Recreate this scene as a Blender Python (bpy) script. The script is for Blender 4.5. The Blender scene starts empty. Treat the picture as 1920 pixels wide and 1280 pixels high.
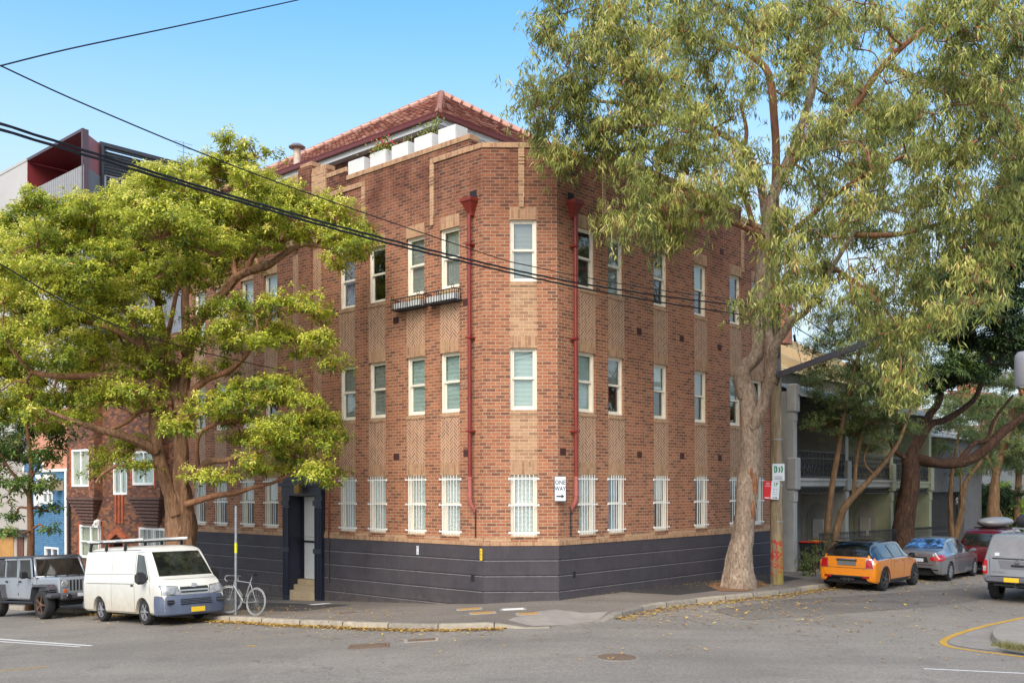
import bpy, math, random
import numpy as np
from mathutils import Vector, Matrix, noise
from mathutils.bvhtree import BVHTree
R = math.radians
rnd = random.Random(7)
SC = bpy.context.scene
COL = SC.collection
F = 1850.0
H0 = 2.95
ROLL = 0.0030

# ---------------------------------------------------------------- survey helpers (photo pixel + distance -> point)
def un(px, py):
    dx, dy = px - 960.0, py - 915.0
    c, s = math.cos(ROLL), math.sin(ROLL)
    return dx * c - dy * s, dx * s + dy * c
def P(px, py, Y):
    dx, dy = un(px, py)
    return Vector((dx / F * Y, Y, H0 - dy / F * Y))
def sstep(a, b, x):
    t = min(1, max(0, (x - a) / (b - a)))
    return t * t * (3 - 2 * t)
def zg(x, y):
    xl = max(-45.0, min(x, 4)); yl = max(24.0, min(y, 60))
    zl = 0.03 + 0.0355 * xl - 0.0465 * (yl - 24.6)
    xr = max(-4.0, min(x, 40))
    zr = 0.10 - 0.014 * (xr - 1.2)
    w = sstep(-2.2, 3.4, x)
    return zl * (1 - w) + zr * w
def G(px, py, off=0.0):
    Y = 25.0
    for _ in range(40):
        p = P(px, py, Y)
        dy = un(px, py)[1]
        Yn = F * (H0 - (zg(p.x, p.y) + off)) / max(dy, 20)
        Y = 0.5 * Y + 0.5 * Yn
    p = P(px, py, Y)
    return Vector((p.x, p.y, zg(p.x, p.y) + off))

# ---------------------------------------------------------------- objects
def tag(o, label=None, cat=None, group=None, kind=None):
    if label: o['label'] = label
    if cat: o['category'] = cat
    if group: o['group'] = group
    if kind: o['kind'] = kind
    return o
def empty(name, loc=(0, 0, 0), rz=0.0, label=None, cat=None, group=None, parent=None):
    o = bpy.data.objects.new(name, None)
    o.empty_display_size = 0.2
    o.location = loc; o.rotation_euler = (0, 0, rz)
    COL.objects.link(o)
    if parent: o.parent = parent
    return tag(o, label, cat, group)
def root_of(o):
    while o.parent: o = o.parent
    return o
def mat_of(o):
    m = Matrix.Translation(o.location) @ o.rotation_euler.to_matrix().to_4x4() @ Matrix.Diagonal((*o.scale, 1))
    return mat_of(o.parent) @ m if o.parent else m
def copy_tree(o, parent=None):
    c = o.copy(); COL.objects.link(c)
    if parent is not None: c.parent = parent
    for ch in list(o.children):
        copy_tree(ch, c)
    return c

class MB:
    """collects faces, then links them as one mesh object"""
    def __init__(s, M=None):
        s.v = []; s.f = []; s.uv = {}; s.M = M
    def vert(s, p):
        p = Vector(p)
        if s.M is not None: p = s.M @ p
        s.v.append(p); return len(s.v) - 1
    def face(s, pts, uv=None):
        ids = [s.vert(p) for p in pts]
        s.f.append(ids)
        if uv: s.uv[len(s.f) - 1] = uv
        return ids
    def grid(s, rows, closed=False, uv=None):
        """rows of equal numbers of points"""
        idx = [[s.vert(p) for p in r] for r in rows]
        n = len(rows[0])
        for i in range(len(rows) - 1):
            for j in range(n if closed else n - 1):
                k = (j + 1) % n
                s.f.append([idx[i][j], idx[i][k], idx[i + 1][k], idx[i + 1][j]])
                if uv:
                    s.uv[len(s.f) - 1] = [uv(i, j), uv(i, j + 1), uv(i + 1, j + 1), uv(i + 1, j)]
        return idx
    def box(s, c, size, rot=None, bev=0.0):
        """box by centre and full size; rot is a Matrix or angle about z"""
        hx, hy, hz = size[0] / 2, size[1] / 2, size[2] / 2
        c = Vector(c)
        if rot is None: Rm = Matrix.Identity(3)
        elif isinstance(rot, (int, float)): Rm = Matrix.Rotation(rot, 3, 'Z')
        else: Rm = rot
        if bev <= 0:
            q = [Vector((x, y, z)) for z in (-hz, hz) for x, y in ((-hx, -hy), (hx, -hy), (hx, hy), (-hx, hy))]
            b = [s.vert(c + Rm @ p) for p in q]
            for f in ((3, 2, 1, 0), (4, 5, 6, 7), (0, 1, 5, 4), (1, 2, 6, 5), (2, 3, 7, 6), (3, 0, 4, 7)):
                s.f.append([b[i] for i in f])
            return
        b_ = min(bev, hx * .95, hy * .95, hz * .95)
        rings = []
        for z, ins in ((-hz, b_), (-hz + b_, 0), (hz - b_, 0), (hz, b_)):
            x, y = hx - ins, hy - ins
            k = b_ * .6 if ins == 0 else b_ * .6
            ring = [(-x + k, -y), (x - k, -y), (x, -y + k), (x, y - k), (x - k, y), (-x + k, y), (-x, y - k), (-x, -y + k)]
            rings.append([c + Rm @ Vector((a, d, z)) for a, d in ring])
        idx = s.grid(rings, closed=True)
        s.f.append(idx[0][::-1]); s.f.append(idx[-1])
    def bar(s, a, b, w, h=None, up=(0, 0, 1)):
        """rectangular bar from a to b"""
        a, b = Vector(a), Vector(b); h = h or w
        d = (b - a); L = d.length
        if L < 1e-6: return
        d /= L; u = Vector(up)
        if abs(d.dot(u)) > .98: u = Vector((1, 0, 0))
        x = d.cross(u).normalized(); y = x.cross(d)
        s.box((a + b) / 2, (w, L, h), Matrix((x, d, y)).transposed())
    def tube(s, pts, r, n=8, caps=True, rough=0.0, seed=0):
        pts = [Vector(p) for p in pts]
        if not hasattr(r, '__len__'): r = [r] * len(pts)
        rings = []
        side = None
        for i, p in enumerate(pts):
            d = (pts[min(i + 1, len(pts) - 1)] - pts[max(i - 1, 0)])
            if d.length < 1e-9: d = Vector((0, 0, 1))
            d.normalize()
            if side is None:
                side = d.orthogonal().normalized()
            side = (side - d * side.dot(d))
            if side.length < 1e-6: side = d.orthogonal()
            side.normalize()
            y = d.cross(side)
            ring = []
            for k in range(n):
                a = 2 * math.pi * k / n
                rr = r[i]
                if rough:
                    q = (side * math.cos(a) + y * math.sin(a))
                    rr *= 1 + rough * noise.noise(q * 1.6 + p * 0.9 + Vector((seed, 0, 0))) + rough * .5 * noise.noise(q * 4 + p * 2.3)
                ring.append(p + (side * math.cos(a) + y * math.sin(a)) * rr)
            rings.append(ring)
        L = 0; cum = [0]
        for i in range(1, len(pts)): L += (pts[i] - pts[i - 1]).length; cum.append(L)
        idx = s.grid(rings, closed=True, uv=lambda i, j: (j / n * 2 * math.pi * r[i], cum[i]))
        if caps:
            s.f.append(idx[0][::-1]); s.f.append(idx[-1])
    def lathe(s, prof, n=24, axis='Z', c=(0, 0, 0), caps=True):
        """prof: (radius, height) pairs"""
        c = Vector(c); rings = []
        for rr, h in prof:
            ring = []
            for k in range(n):
                a = 2 * math.pi * k / n
                x, y = rr * math.cos(a), rr * math.sin(a)
                ring.append(c + (Vector((x, y, h)) if axis == 'Z' else Vector((x, h, y)) if axis == 'Y' else Vector((h, x, y))))
            rings.append(ring)
        idx = s.grid(rings, closed=True)
        if caps and prof[0][0] > 1e-5: s.f.append(idx[0][::-1])
        if caps and prof[-1][0] > 1e-5: s.f.append(idx[-1])
    def prism(s, poly, a, b, axis='Y'):
        """extrude a 2-D outline (u,v) between a and b along an axis"""
        mk = {'Y': lambda u, v, t: (u, t, v), 'X': lambda u, v, t: (t, u, v), 'Z': lambda u, v, t: (u, v, t)}[axis]
        A = [s.vert(mk(u, v, a)) for u, v in poly]; B = [s.vert(mk(u, v, b)) for u, v in poly]
        n = len(poly)
        s.f.append(A[::-1]); s.f.append(B)
        for i in range(n):
            j = (i + 1) % n
            s.f.append([A[i], A[j], B[j], B[i]])
    def mesh(s, name, inv=None, smooth=None):
        me = bpy.data.meshes.new(name)
        V = s.v
        W = [inv @ p for p in V] if inv is not None else V
        me.from_pydata([tuple(p) for p in W], [], s.f)
        uvl = me.uv_layers.new(name='UVMap')
        data = np.zeros(len(me.loops) * 2, dtype=np.float32)
        li = 0
        for fi, f in enumerate(s.f):
            n = len(f)
            if fi in s.uv:
                for k in range(n):
                    data[2 * (li + k)] = s.uv[fi][k][0]; data[2 * (li + k) + 1] = s.uv[fi][k][1]
            else:
                nx = ny = nz = 0.0
                for k in range(n):
                    p, q = V[f[k]], V[f[(k + 1) % n]]
                    nx += (p.y - q.y) * (p.z + q.z); ny += (p.z - q.z) * (p.x + q.x); nz += (p.x - q.x) * (p.y + q.y)
                if abs(nz) > .8 * math.sqrt(nx * nx + ny * ny + nz * nz + 1e-20):
                    for k in range(n):
                        p = V[f[k]]; data[2 * (li + k)] = p.x; data[2 * (li + k) + 1] = p.y
                else:
                    l = math.hypot(nx, ny) + 1e-12; tx, ty = -ny / l, nx / l
                    for k in range(n):
                        p = V[f[k]]; data[2 * (li + k)] = p.x * tx + p.y * ty; data[2 * (li + k) + 1] = p.z
            li += n
        if li == len(me.loops): uvl.data.foreach_set('uv', data)
        me.validate(); me.update()
        if smooth is not None: smooth_by(me, smooth)
        return me
    def build(s, name, m, parent=None, world=False, smooth=None, loc=None, rz=None):
        inv = None
        if world and parent is not None: inv = mat_of(parent).inverted()
        me = s.mesh(name, inv, smooth)
        if m is not None: me.materials.append(m)
        o = bpy.data.objects.new(name, me); COL.objects.link(o)
        if parent is not None: o.parent = parent
        if loc is not None: o.location = loc
        if rz is not None: o.rotation_euler = (0, 0, rz)
        return o

def smooth_by(me, ang):
    n = len(me.polygons)
    if n == 0: return
    me.polygons.foreach_set('use_smooth', [True] * n)
    if ang >= 180: return
    ef = {}
    for p in me.polygons:
        for ek in p.edge_keys: ef.setdefault(ek, []).append(p.index)
    ca = math.cos(R(ang))
    N = [p.normal.copy() for p in me.polygons]
    sh = me.attributes.get('sharp_edge') or me.attributes.new('sharp_edge', 'BOOLEAN', 'EDGE')
    vals = []
    for e in me.edges:
        k = ef.get(tuple(sorted(e.vertices)), [])
        vals.append(len(k) == 2 and N[k[0]].dot(N[k[1]]) < ca)
    sh.data.foreach_set('value', vals)

def catmull(pts, n):
    pts = [Vector(p) for p in pts]
    out = []
    for i in range(len(pts) - 1):
        p0 = pts[max(i - 1, 0)]; p1 = pts[i]; p2 = pts[i + 1]; p3 = pts[min(i + 2, len(pts) - 1)]
        for k in range(n):
            t = k / n
            out.append(0.5 * ((2 * p1) + (p2 - p0) * t + (2 * p0 - 5 * p1 + 4 * p2 - p3) * t * t + (3 * p1 - p0 - 3 * p2 + p3) * t ** 3))
    out.append(pts[-1].copy())
    return out

# ---------------------------------------------------------------- node expressions
class X:
    """a number that lives in a node tree"""
    def __init__(s, nt, sock): s.nt = nt; s.s = sock
    def _m(s, op, *a):
        n = s.nt.nodes.new('ShaderNodeMath'); n.operation = op
        for i, q in enumerate((s,) + a):
            if isinstance(q, X): s.nt.links.new(q.s, n.inputs[i])
            else: n.inputs[i].default_value = q
        return X(s.nt, n.outputs[0])
    def __add__(s, o): return s._m('ADD', o)
    __radd__ = __add__
    def __sub__(s, o): return s._m('SUBTRACT', o)
    def __rsub__(s, o): return (s * -1) + o
    def __mul__(s, o): return s._m('MULTIPLY', o)
    __rmul__ = __mul__
    def __truediv__(s, o): return s._m('DIVIDE', o)
    def floor(s): return s._m('FLOOR')
    def mod(s, o): return s._m('FLOORED_MODULO', o)
    def frac(s): return s._m('FRACT')
    def lt(s, o): return s._m('LESS_THAN', o)
    def gt(s, o): return s._m('GREATER_THAN', o)
    def mn(s, o): return s._m('MINIMUM', o)
    def mx(s, o): return s._m('MAXIMUM', o)
    def abs(s): return s._m('ABSOLUTE')
    def sin(s): return s._m('SINE')

def srgb(r, g, b):
    f = lambda c: (c / 255 / 12.92) if c <= 10.3 else ((c / 255 + 0.055) / 1.055) ** 2.4
    return (f(r), f(g), f(b), 1.0)
class Mat:
    def __init__(s, name, base=(.5, .5, .5, 1), rough=.6, metal=0.0, spec=0.5, coat=0.0):
        s.m = bpy.data.materials.new(name); s.m.use_nodes = True
        s.nt = s.m.node_tree; s.n = s.nt.nodes
        s.b = s.n['Principled BSDF']; s.out = s.n['Material Output']
        s.b.inputs['Base Color'].default_value = base
        s.b.inputs['Roughness'].default_value = rough
        s.b.inputs['Metallic'].default_value = metal
        s.b.inputs['Specular IOR Level'].default_value = spec
        if coat:
            s.b.inputs['Coat Weight'].default_value = coat
            s.b.inputs['Coat Roughness'].default_value = 0.04
    def new(s, t, **k):
        n = s.n.new(t)
        for a, b in k.items():
            if a in n.inputs: n.inputs[a].default_value = b
            else: setattr(n, a, b)
        return n
    def lk(s, a, b):
        s.nt.links.new(a.s if isinstance(a, X) else a, b)
    def coord(s, which='Object'):
        return s.new('ShaderNodeTexCoord').outputs[which]
    def noise(s, scale, detail=3, rough=.55, vec=None, dist=0.0):
        n = s.new('ShaderNodeTexNoise'); n.inputs['Scale'].default_value = scale
        n.inputs['Detail'].default_value = detail; n.inputs['Roughness'].default_value = rough
        n.inputs['Distortion'].default_value = dist
        s.lk(vec if vec is not None else s.coord(), n.inputs['Vector'])
        return n.outputs['Fac']
    def ramp(s, fac, stops, interp='LINEAR'):
        n = s.new('ShaderNodeValToRGB'); cr = n.color_ramp; cr.interpolation = interp
        while len(cr.elements) < len(stops): cr.elements.new(0.5)
        for e, (p, c) in zip(cr.elements, stops): e.position = p; e.color = c if len(c) == 4 else (*c, 1)
        s.lk(fac, n.inputs['Fac']); return n.outputs['Color']
    def mix(s, fac, a, b, mode='MIX'):
        n = s.new('ShaderNodeMix'); n.data_type = 'RGBA'; n.blend_type = mode; n.clamp_result = False
        for q, i in ((fac, 0), (a, 6), (b, 7)):
            if isinstance(q, X): s.lk(q, n.inputs[i])
            elif isinstance(q, (int, float)) : n.inputs[i].default_value = q
            elif isinstance(q, tuple): n.inputs[i].default_value = q
            else: s.lk(q, n.inputs[i])
        return n.outputs[2]
    def bump(s, h, strength=.3, dist=.01):
        n = s.new('ShaderNodeBump'); n.inputs['Strength'].default_value = strength; n.inputs['Distance'].default_value = dist
        s.lk(h, n.inputs['Height']); s.lk(n.outputs[0], s.b.inputs['Normal'])
    def color(s, c): s.lk(c, s.b.inputs['Base Color'])
    def uvxy(s, which='UV'):
        sp = s.new('ShaderNodeSeparateXYZ'); s.lk(s.coord(which), sp.inputs[0])
        return X(s.nt, sp.outputs[0]), X(s.nt, sp.outputs[1]), X(s.nt, sp.outputs[2])
    def wn(s, a, b):
        c = s.new('ShaderNodeCombineXYZ'); s.lk(a, c.inputs[0]); s.lk(b, c.inputs[1])
        w = s.new('ShaderNodeTexWhiteNoise'); w.noise_dimensions = '2D'; s.lk(c.outputs[0], w.inputs['Vector'])
        return X(s.nt, w.outputs['Value'])

def plain(name, base, rough=.6, metal=0., var=.12, scale=3., coat=0., spec=.5, bump=0.):
    m = Mat(name, base, rough, metal, spec, coat)
    if var:
        a = tuple(c * (1 - var) for c in base[:3]) + (1,); b = tuple(min(1, c * (1 + var)) for c in base[:3]) + (1,)
        n = m.noise(scale, 6, .65)
        m.color(m.ramp(n, [(.3, a), (.7, b)]))
        if bump: m.bump(n, bump, .01)
    return m.m

def brick_mat(name, cols, mortar, bw=.24, rh=.086, mt=.011, rough=.85, dirt=None, soldier=False, bumps=.5, big=None):
    """cols: colour ramp stops for single bricks"""
    m = Mat(name, rough=rough, spec=.25)
    u, v, _ = m.uvxy()
    if soldier: u, v = v, u
    row = (v / rh).floor()
    off = row.mod(2) * .5
    uu = u / bw + off
    col = uu.floor()
    fu = uu.frac() * bw; fv = (v / rh).frac() * rh
    e = fu.mn(bw - fu).mn(fv.mn(rh - fv))
    mort = e.lt(mt / 2)
    r1 = m.wn(col, row)
    grain = m.noise(38, 4, .7)
    rr = X(m.nt, r1.s) * .68 + (X(m.nt, grain) * .34) + (X(m.nt, m.noise(5, 4, .7)) * .3 - .16)
    c = m.ramp(rr, cols)
    mo = m.mix(X(m.nt, m.noise(14, 3)), tuple(x * .72 for x in mortar[:3]) + (1,), mortar)
    c = m.mix(mort, c, mo)
    if big:
        bn = m.ramp(m.noise(.55, 5, .6), [(.38, (1, 1, 1, 1)), (.72, big)])
        c = m.mix(1.0, c, bn, 'MULTIPLY')
    mp_ = m.new('ShaderNodeMapping'); mp_.inputs['Scale'].default_value = (3.2, 3.2, .22); m.lk(m.coord(), mp_.inputs['Vector'])
    c = m.mix(X(m.nt, m.ramp(m.noise(1.5, 6, .7, mp_.outputs[0]), [(.5, (0, 0, 0)), (.78, (.55, .55, .55))])), c, m.mix(1.0, c, (.62, .58, .56, 1), 'MULTIPLY'))
    pale = m.ramp(m.noise(1.1, 5, .75), [(.64, (0, 0, 0)), (.74, (.28, .28, .28))])
    c = m.mix(X(m.nt, pale), c, srgb(196, 178, 158))
    if dirt:
        z0, z1, dc = dirt
        zz = m.uvxy()[1]
        k = ((zz - z0) / (z1 - z0)).mx(0).mn(1) * X(m.nt, m.ramp(m.noise(.9, 6, .65), [(.3, (0.25, 0.25, 0.25)), (.6, (1, 1, 1))]))
        c = m.mix(k, c, m.mix(1.0, c, dc, 'MULTIPLY'))
    m.color(c)
    hgt = (e / mt).mn(1) + X(m.nt, grain) * .35
    m.bump(hgt, bumps, .008)
    return m.m

def herring_mat(name, cols, mortar, w=.07):
    m = Mat(name, rough=.85, spec=.25)
    u, v, _ = m.uvxy()
    s2 = 1 / math.sqrt(2) / w
    x = (u + v) * s2 + 400; y = (v - u) * s2 + 400
    i = x.floor(); j = y.floor()
    d = (i - j).mod(6)
    hor = d.lt(2.5)
    ver = 1 - hor
    p = 5 - d
    idx = hor * (i - d) + ver * i
    idy = hor * j + ver * (j - p + .5)
    fx = x.frac(); fy = y.frac(); t = .1
    lo = lambda f: f.lt(t)
    hi = lambda f: f.gt(1 - t)
    eh = lo(fy).mx(hi(fy)).mx(lo(fx) * d.lt(.5)).mx(hi(fx) * d.gt(1.5))
    ev = lo(fx).mx(hi(fx)).mx(lo(fy) * p.lt(.5)).mx(hi(fy) * p.gt(1.5))
    mort = hor * eh + ver * ev
    r1 = m.wn(idx, idy * 2)
    rr = r1 * .75 + X(m.nt, m.noise(38, 4, .7)) * .25
    c = m.mix(mort, m.ramp(rr, cols), mortar)
    m.color(c)
    m.bump(1 - mort, .5, .008)
    return m.m

def paint(name, base, metal=0.0, rough=.35, flake=0.0, dirt=0.0):
    m = Mat(name, base, rough, metal, .5, coat=.9)
    n = m.noise(2.2, 5, .6)
    c = m.ramp(n, [(.3, tuple(x * .93 for x in base[:3]) + (1,)), (.7, tuple(min(1, x * 1.04) for x in base[:3]) + (1,))])
    if dirt:
        sp = m.new('ShaderNodeSeparateXYZ'); m.lk(m.coord('Object'), sp.inputs[0])
        k = ((0.95 - X(m.nt, sp.outputs[2])) / .7).mx(0).mn(1) * X(m.nt, m.ramp(m.noise(5, 6, .7), [(.3, (.35, .35, .35)), (.65, (1, 1, 1))])) * dirt
        c = m.mix(k, c, srgb(178, 158, 118))
    m.color(c)
    return m.m

def glass_mat(name, tint=(1, 1, 1, 1), refl=.05, ior=1.5, rough=0.02):
    m = Mat(name)
    t = m.new('ShaderNodeBsdfTransparent'); t.inputs[0].default_value = tint
    g = m.new('ShaderNodeBsdfGlossy'); g.inputs['Roughness'].default_value = rough
    fr = m.new('ShaderNodeLayerWeight'); fr.inputs['Blend'].default_value = .5
    fc = X(m.nt, fr.outputs['Facing'])
    f = fc._m('POWER', 4.0) * .9 + (.04 + refl)
    mx = m.new('ShaderNodeMixShader')
    m.lk(f, mx.inputs[0]); m.lk(t.outputs[0], mx.inputs[1]); m.lk(g.outputs[0], mx.inputs[2])
    m.lk(mx.outputs[0], m.out.inputs[0])
    return m.m

def text_mesh(s, size, font_bold=False, w=1.0):
    cu = bpy.data.curves.new('t', 'FONT'); cu.body = s; cu.size = size; cu.align_x = 'CENTER'; cu.align_y = 'CENTER'
    cu.extrude = 0.0; cu.resolution_u = 3; cu.offset = 0.012 * size if font_bold else 0
    o = bpy.data.objects.new('t', cu); COL.objects.link(o)
    bpy.context.view_layer.update()
    me = bpy.data.meshes.new_from_object(o.evaluated_get(bpy.context.evaluated_depsgraph_get()))
    bpy.data.objects.remove(o); bpy.data.curves.remove(cu)
    vs = [Vector((v.co.x * w, v.co.y, 0)) for v in me.vertices]; fs = [list(p.vertices) for p in me.polygons]
    bpy.data.meshes.remove(me)
    return vs, fs
def add_text(mb, s, size, M, bold=False, w=1.0):
    """lettering in the local xy plane of M"""
    vs, fs = text_mesh(s, size, bold, w)
    ids = [mb.vert(M @ v) for v in vs]
    for f in fs: mb.f.append([ids[i] for i in f])
def frame_mat(o, xdir, up=(0, 0, 1)):
    """matrix whose local x = xdir, y = up, z = outwards"""
    x = Vector(xdir).normalized(); y = Vector(up).normalized(); z = x.cross(y).normalized()
    M = Matrix((x, y, z)).transposed().to_4x4(); M.translation = Vector(o)
    return M
# ================================================================ materials of the place
dL = Vector((-.7408, .6717, 0)); dR = Vector((.6716, .7409, 0)); UP = Vector((0, 0, 1))
P0 = Vector((-.73, 25.24, 0)); P1 = Vector((1.18, 25.28, 0))
nL = Vector((-.6717, -.7408, 0)); nR = Vector((.7409, -.6716, 0))
LL, LR = 14.94, 11.6
RED = [(.0, srgb(90, 66, 56)), (.16, srgb(118, 78, 60)), (.4, srgb(146, 93, 67)), (.72, srgb(169, 109, 77)), (.88, srgb(156, 108, 82)), (1., srgb(106, 86, 78))]
TAN = [(.0, srgb(132, 98, 76)), (.3, srgb(158, 120, 92)), (.7, srgb(180, 142, 108)), (1., srgb(140, 112, 92))]
MORT = srgb(188, 166, 140)
M_brick = brick_mat('red_face_brick', RED, MORT, mt=.015, dirt=(8.8, 11.4, srgb(158, 142, 148)), big=(.88, .83, .81, 1))
M_tanb = brick_mat('tan_face_brick', TAN, srgb(206, 184, 150), mt=.012)
M_sold = brick_mat('tan_soldier_brick', TAN, srgb(190, 164, 130), soldier=True)
M_herr = herring_mat('tan_herringbone_brick', [(0., srgb(132, 96, 76)), (.5, srgb(154, 116, 90)), (1., srgb(172, 132, 102))], srgb(206, 180, 152))
def plinth_mat():
    m = Mat('charcoal_render_paint', rough=.75, spec=.3)
    c = m.ramp(m.noise(1.1, 7, .68), [(.3, srgb(60, 56, 60)), (.7, srgb(76, 71, 74))])
    c = m.mix(X(m.nt, m.ramp(m.noise(9, 6, .75), [(.62, (0, 0, 0)), (.8, (.5, .5, .5))])), c, srgb(112, 106, 106))
    z_ = m.uvxy()[1]
    k = ((.35 - z_) / .9).mx(0).mn(1) * X(m.nt, m.ramp(m.noise(5, 7, .75), [(.4, (0, 0, 0)), (.62, (.7, .7, .7))]))
    c = m.mix(k, c, srgb(108, 98, 86))
    mp = m.new('ShaderNodeMapping'); mp.inputs['Scale'].default_value = (5, 5, .35); m.lk(m.coord(), mp.inputs['Vector'])
    c = m.mix(X(m.nt, m.ramp(m.noise(2.2, 5, .7, mp.outputs[0]), [(.55, (0, 0, 0)), (.8, (.4, .4, .4))])), c, srgb(96, 90, 90))
    m.color(c); m.bump(m.noise(30, 5, .7), .25, .006); return m.m
M_plinth = plinth_mat()
M_cream = plain('cream_window_paint', srgb(226, 218, 198), .5, var=.07, scale=9)
M_white = plain('white_gloss_paint', srgb(232, 232, 226), .4, var=.05, scale=8)
M_dpipe = plain('oxide_red_downpipe', srgb(122, 42, 34), .45, var=.14, scale=5)
M_pink = plain('faded_pink_primer', srgb(166, 92, 84), .7, var=.1, scale=8)
M_gutter = plain('dark_red_gutter', srgb(100, 42, 32), .4, var=.1)
M_navy = plain('navy_door_paint', srgb(36, 40, 54), .4, var=.15, scale=3)
M_iron = plain('black_wrought_iron', srgb(32, 34, 38), .45, var=.1)
M_dark = plain('dark_room', (.012, .012, .014, 1), .9, var=0)
M_glass = glass_mat('window_glass', (.86, .9, .9, 1), refl=.06)
M_blindg = plain('pale_green_blind', srgb(196, 208, 200), .7, var=.04)
M_blindw = plain('white_venetian_blind', srgb(244, 243, 236), .7, var=.03)
M_blindd = plain('grey_blind', srgb(176, 172, 164), .8, var=.05)
M_conc = plain('pale_concrete', srgb(214, 212, 206), .8, var=.1, scale=6)
M_galv = plain('galvanised_steel', srgb(150, 154, 158), .45, metal=.6, var=.15, scale=12)
M_leafy = None

def asphalt(name, a, b, crack=True, seed=0.):
    m = Mat(name, rough=.88, spec=.3)
    sp = m.coord('Object')
    mp = m.new('ShaderNodeMapping'); mp.inputs['Location'].default_value = (seed, seed * 2, 0); m.lk(sp, mp.inputs['Vector'])
    v = mp.outputs[0]
    c = m.ramp(m.noise(.22, 6, .62, v), [(.32, a), (.68, b)])
    g = m.noise(70, 3, .8, v)
    c = m.mix(.6, c, m.ramp(g, [(.3, (.2, .2, .2)), (.7, (.85, .84, .82))]), 'OVERLAY')
    c = m.mix(.55, c, m.ramp(m.noise(16, 5, .85, v), [(.35, (.25, .25, .25)), (.65, (.8, .79, .77))]), 'OVERLAY')
    c = m.mix(X(m.nt, m.ramp(m.noise(.8, 6, .7, v), [(.56, (0, 0, 0)), (.66, (.3, .3, .3))])), c, tuple(x * .62 for x in a[:3]) + (1,))
    # long worn tyre tracks and patches
    mp2 = m.new('ShaderNodeMapping'); mp2.inputs['Scale'].default_value = (.06, .5, 1); m.lk(sp, mp2.inputs['Vector'])
    c = m.mix(X(m.nt, m.ramp(m.noise(1.6, 4, .6, mp2.outputs[0]), [(.45, (0, 0, 0)), (.7, (.35, .35, .35))])), c, tuple(x * .7 for x in a[:3]) + (1,))
    if crack:
        vo = m.new('ShaderNodeTexVoronoi'); vo.feature = 'DISTANCE_TO_EDGE'; vo.inputs['Scale'].default_value = .23
        wv = m.new('ShaderNodeTexNoise'); wv.inputs['Scale'].default_value = .9; m.lk(v, wv.inputs['Vector'])
        va = m.new('ShaderNodeVectorMath'); va.operation = 'MULTIPLY_ADD'
        m.lk(wv.outputs['Color'], va.inputs[0]); va.inputs[1].default_value = (2.6, 2.6, 0); m.lk(v, va.inputs[2])
        m.lk(va.outputs[0], vo.inputs['Vector'])
        k = X(m.nt, vo.outputs['Distance']).lt(.0016) * .35
        c = m.mix(k, c, (.02, .02, .02, 1))
    m.color(c); m.bump(g, .35, .006)
    return m.m
M_road = asphalt('worn_grey_asphalt', srgb(116, 110, 102), srgb(137, 130, 120))
M_foot = asphalt('footpath_asphalt', srgb(106, 98, 90), srgb(126, 118, 108), seed=7.)
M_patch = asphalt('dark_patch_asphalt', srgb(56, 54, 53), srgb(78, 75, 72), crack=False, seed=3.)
def kerb_mat():
    m = Mat('kerb_stone', rough=.85, spec=.25)
    u, v, _ = m.uvxy()
    jt = (u / 1.25).frac()
    j = jt.lt(.014).mx(jt.gt(.992))
    idc = m.wn((u / 1.25).floor(), (u / 1.25).floor())
    c = m.ramp(idc, [(0, srgb(124, 118, 108)), (.5, srgb(146, 138, 124)), (1, srgb(158, 148, 130))])
    c = m.mix(.5, c, m.ramp(m.noise(7, 7, .75), [(.3, (.22, .21, .2)), (.7, (.82, .8, .77))]), 'OVERLAY')
    m.color(m.mix(j, c, srgb(52, 46, 40))); m.bump(m.noise(22, 5, .7), .4, .01)
    return m.m
M_kerb = kerb_mat()
M_slab = plain('footpath_concrete', srgb(140, 132, 121), .85, var=.14, scale=2.5, bump=.2)

# ================================================================ ground, road, footpaths
def axis(lo, hi, a, b, fine, coarse):
    out = []; x = lo
    while x < hi:
        out.append(x)
        x += fine if a <= x < b else max(fine, min(coarse, .12 * min(abs(x - a), abs(x - b)) + fine))
    out.append(hi); return out
def sheet(name, m, off):
    xs = axis(-420, 420, -14, 20, .5, 40); ys = axis(-60, 620, 12, 40, .5, 40)
    mb = MB(); mb.grid([[Vector((x, y, zg(x, y) + off)) for x in xs] for y in ys])
    return tag(mb.build(name, m, smooth=180), kind='structure')
sheet('road', M_road, -.13)

kpix = [(430, 1155.5), (525, 1160.5), (622, 1164), (675, 1166.5), (799, 1169.5), (876, 1168.7), (949, 1166)]
ramp_px = [(1000, 1176), (1060, 1173), (1116, 1165.6)]
rpix = [(1152, 1150), (1190, 1141), (1232, 1131), (1300, 1123), (1374, 1115), (1472, 1105), (1520, 1098)]
KL = [G(x, y) for x, y in kpix]
KR0 = [G(x, y, -.11) for x, y in ramp_px]
KR = [G(x, y) for x, y in rpix]
print('kerb', [tuple(round(c, 2) for c in p) for p in KL + KR0 + KR])
far_l = [KL[0] + dL * k for k in (40, 22, 14, 8, 4, 2)]
far_r = [KR[-1] + dR * k for k in (1.5, 4, 8, 14, 22, 34)]
KK = [p.copy() for p in far_l + KL + KR0 + KR + far_r]
ramp_ids = (len(far_l) + len(KL), len(far_l) + len(KL) + len(KR0))
lowf = [1. if ramp_ids[0] <= i < ramp_ids[1] else 0. for i in range(len(KK))]
def dip(x, y):
    p = Vector((x, y, 0)); best = 9.
    for a, b in zip(KR0[:-1], KR0[1:]):
        a = Vector((a.x, a.y, 0)); b = Vector((b.x, b.y, 0)); d = b - a
        t = max(0, min(1, (p - a).dot(d) / d.length_squared)); best = min(best, (a + d * t - p).length)
    return .122 * (1 - sstep(.1, 1.15, best))
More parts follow.
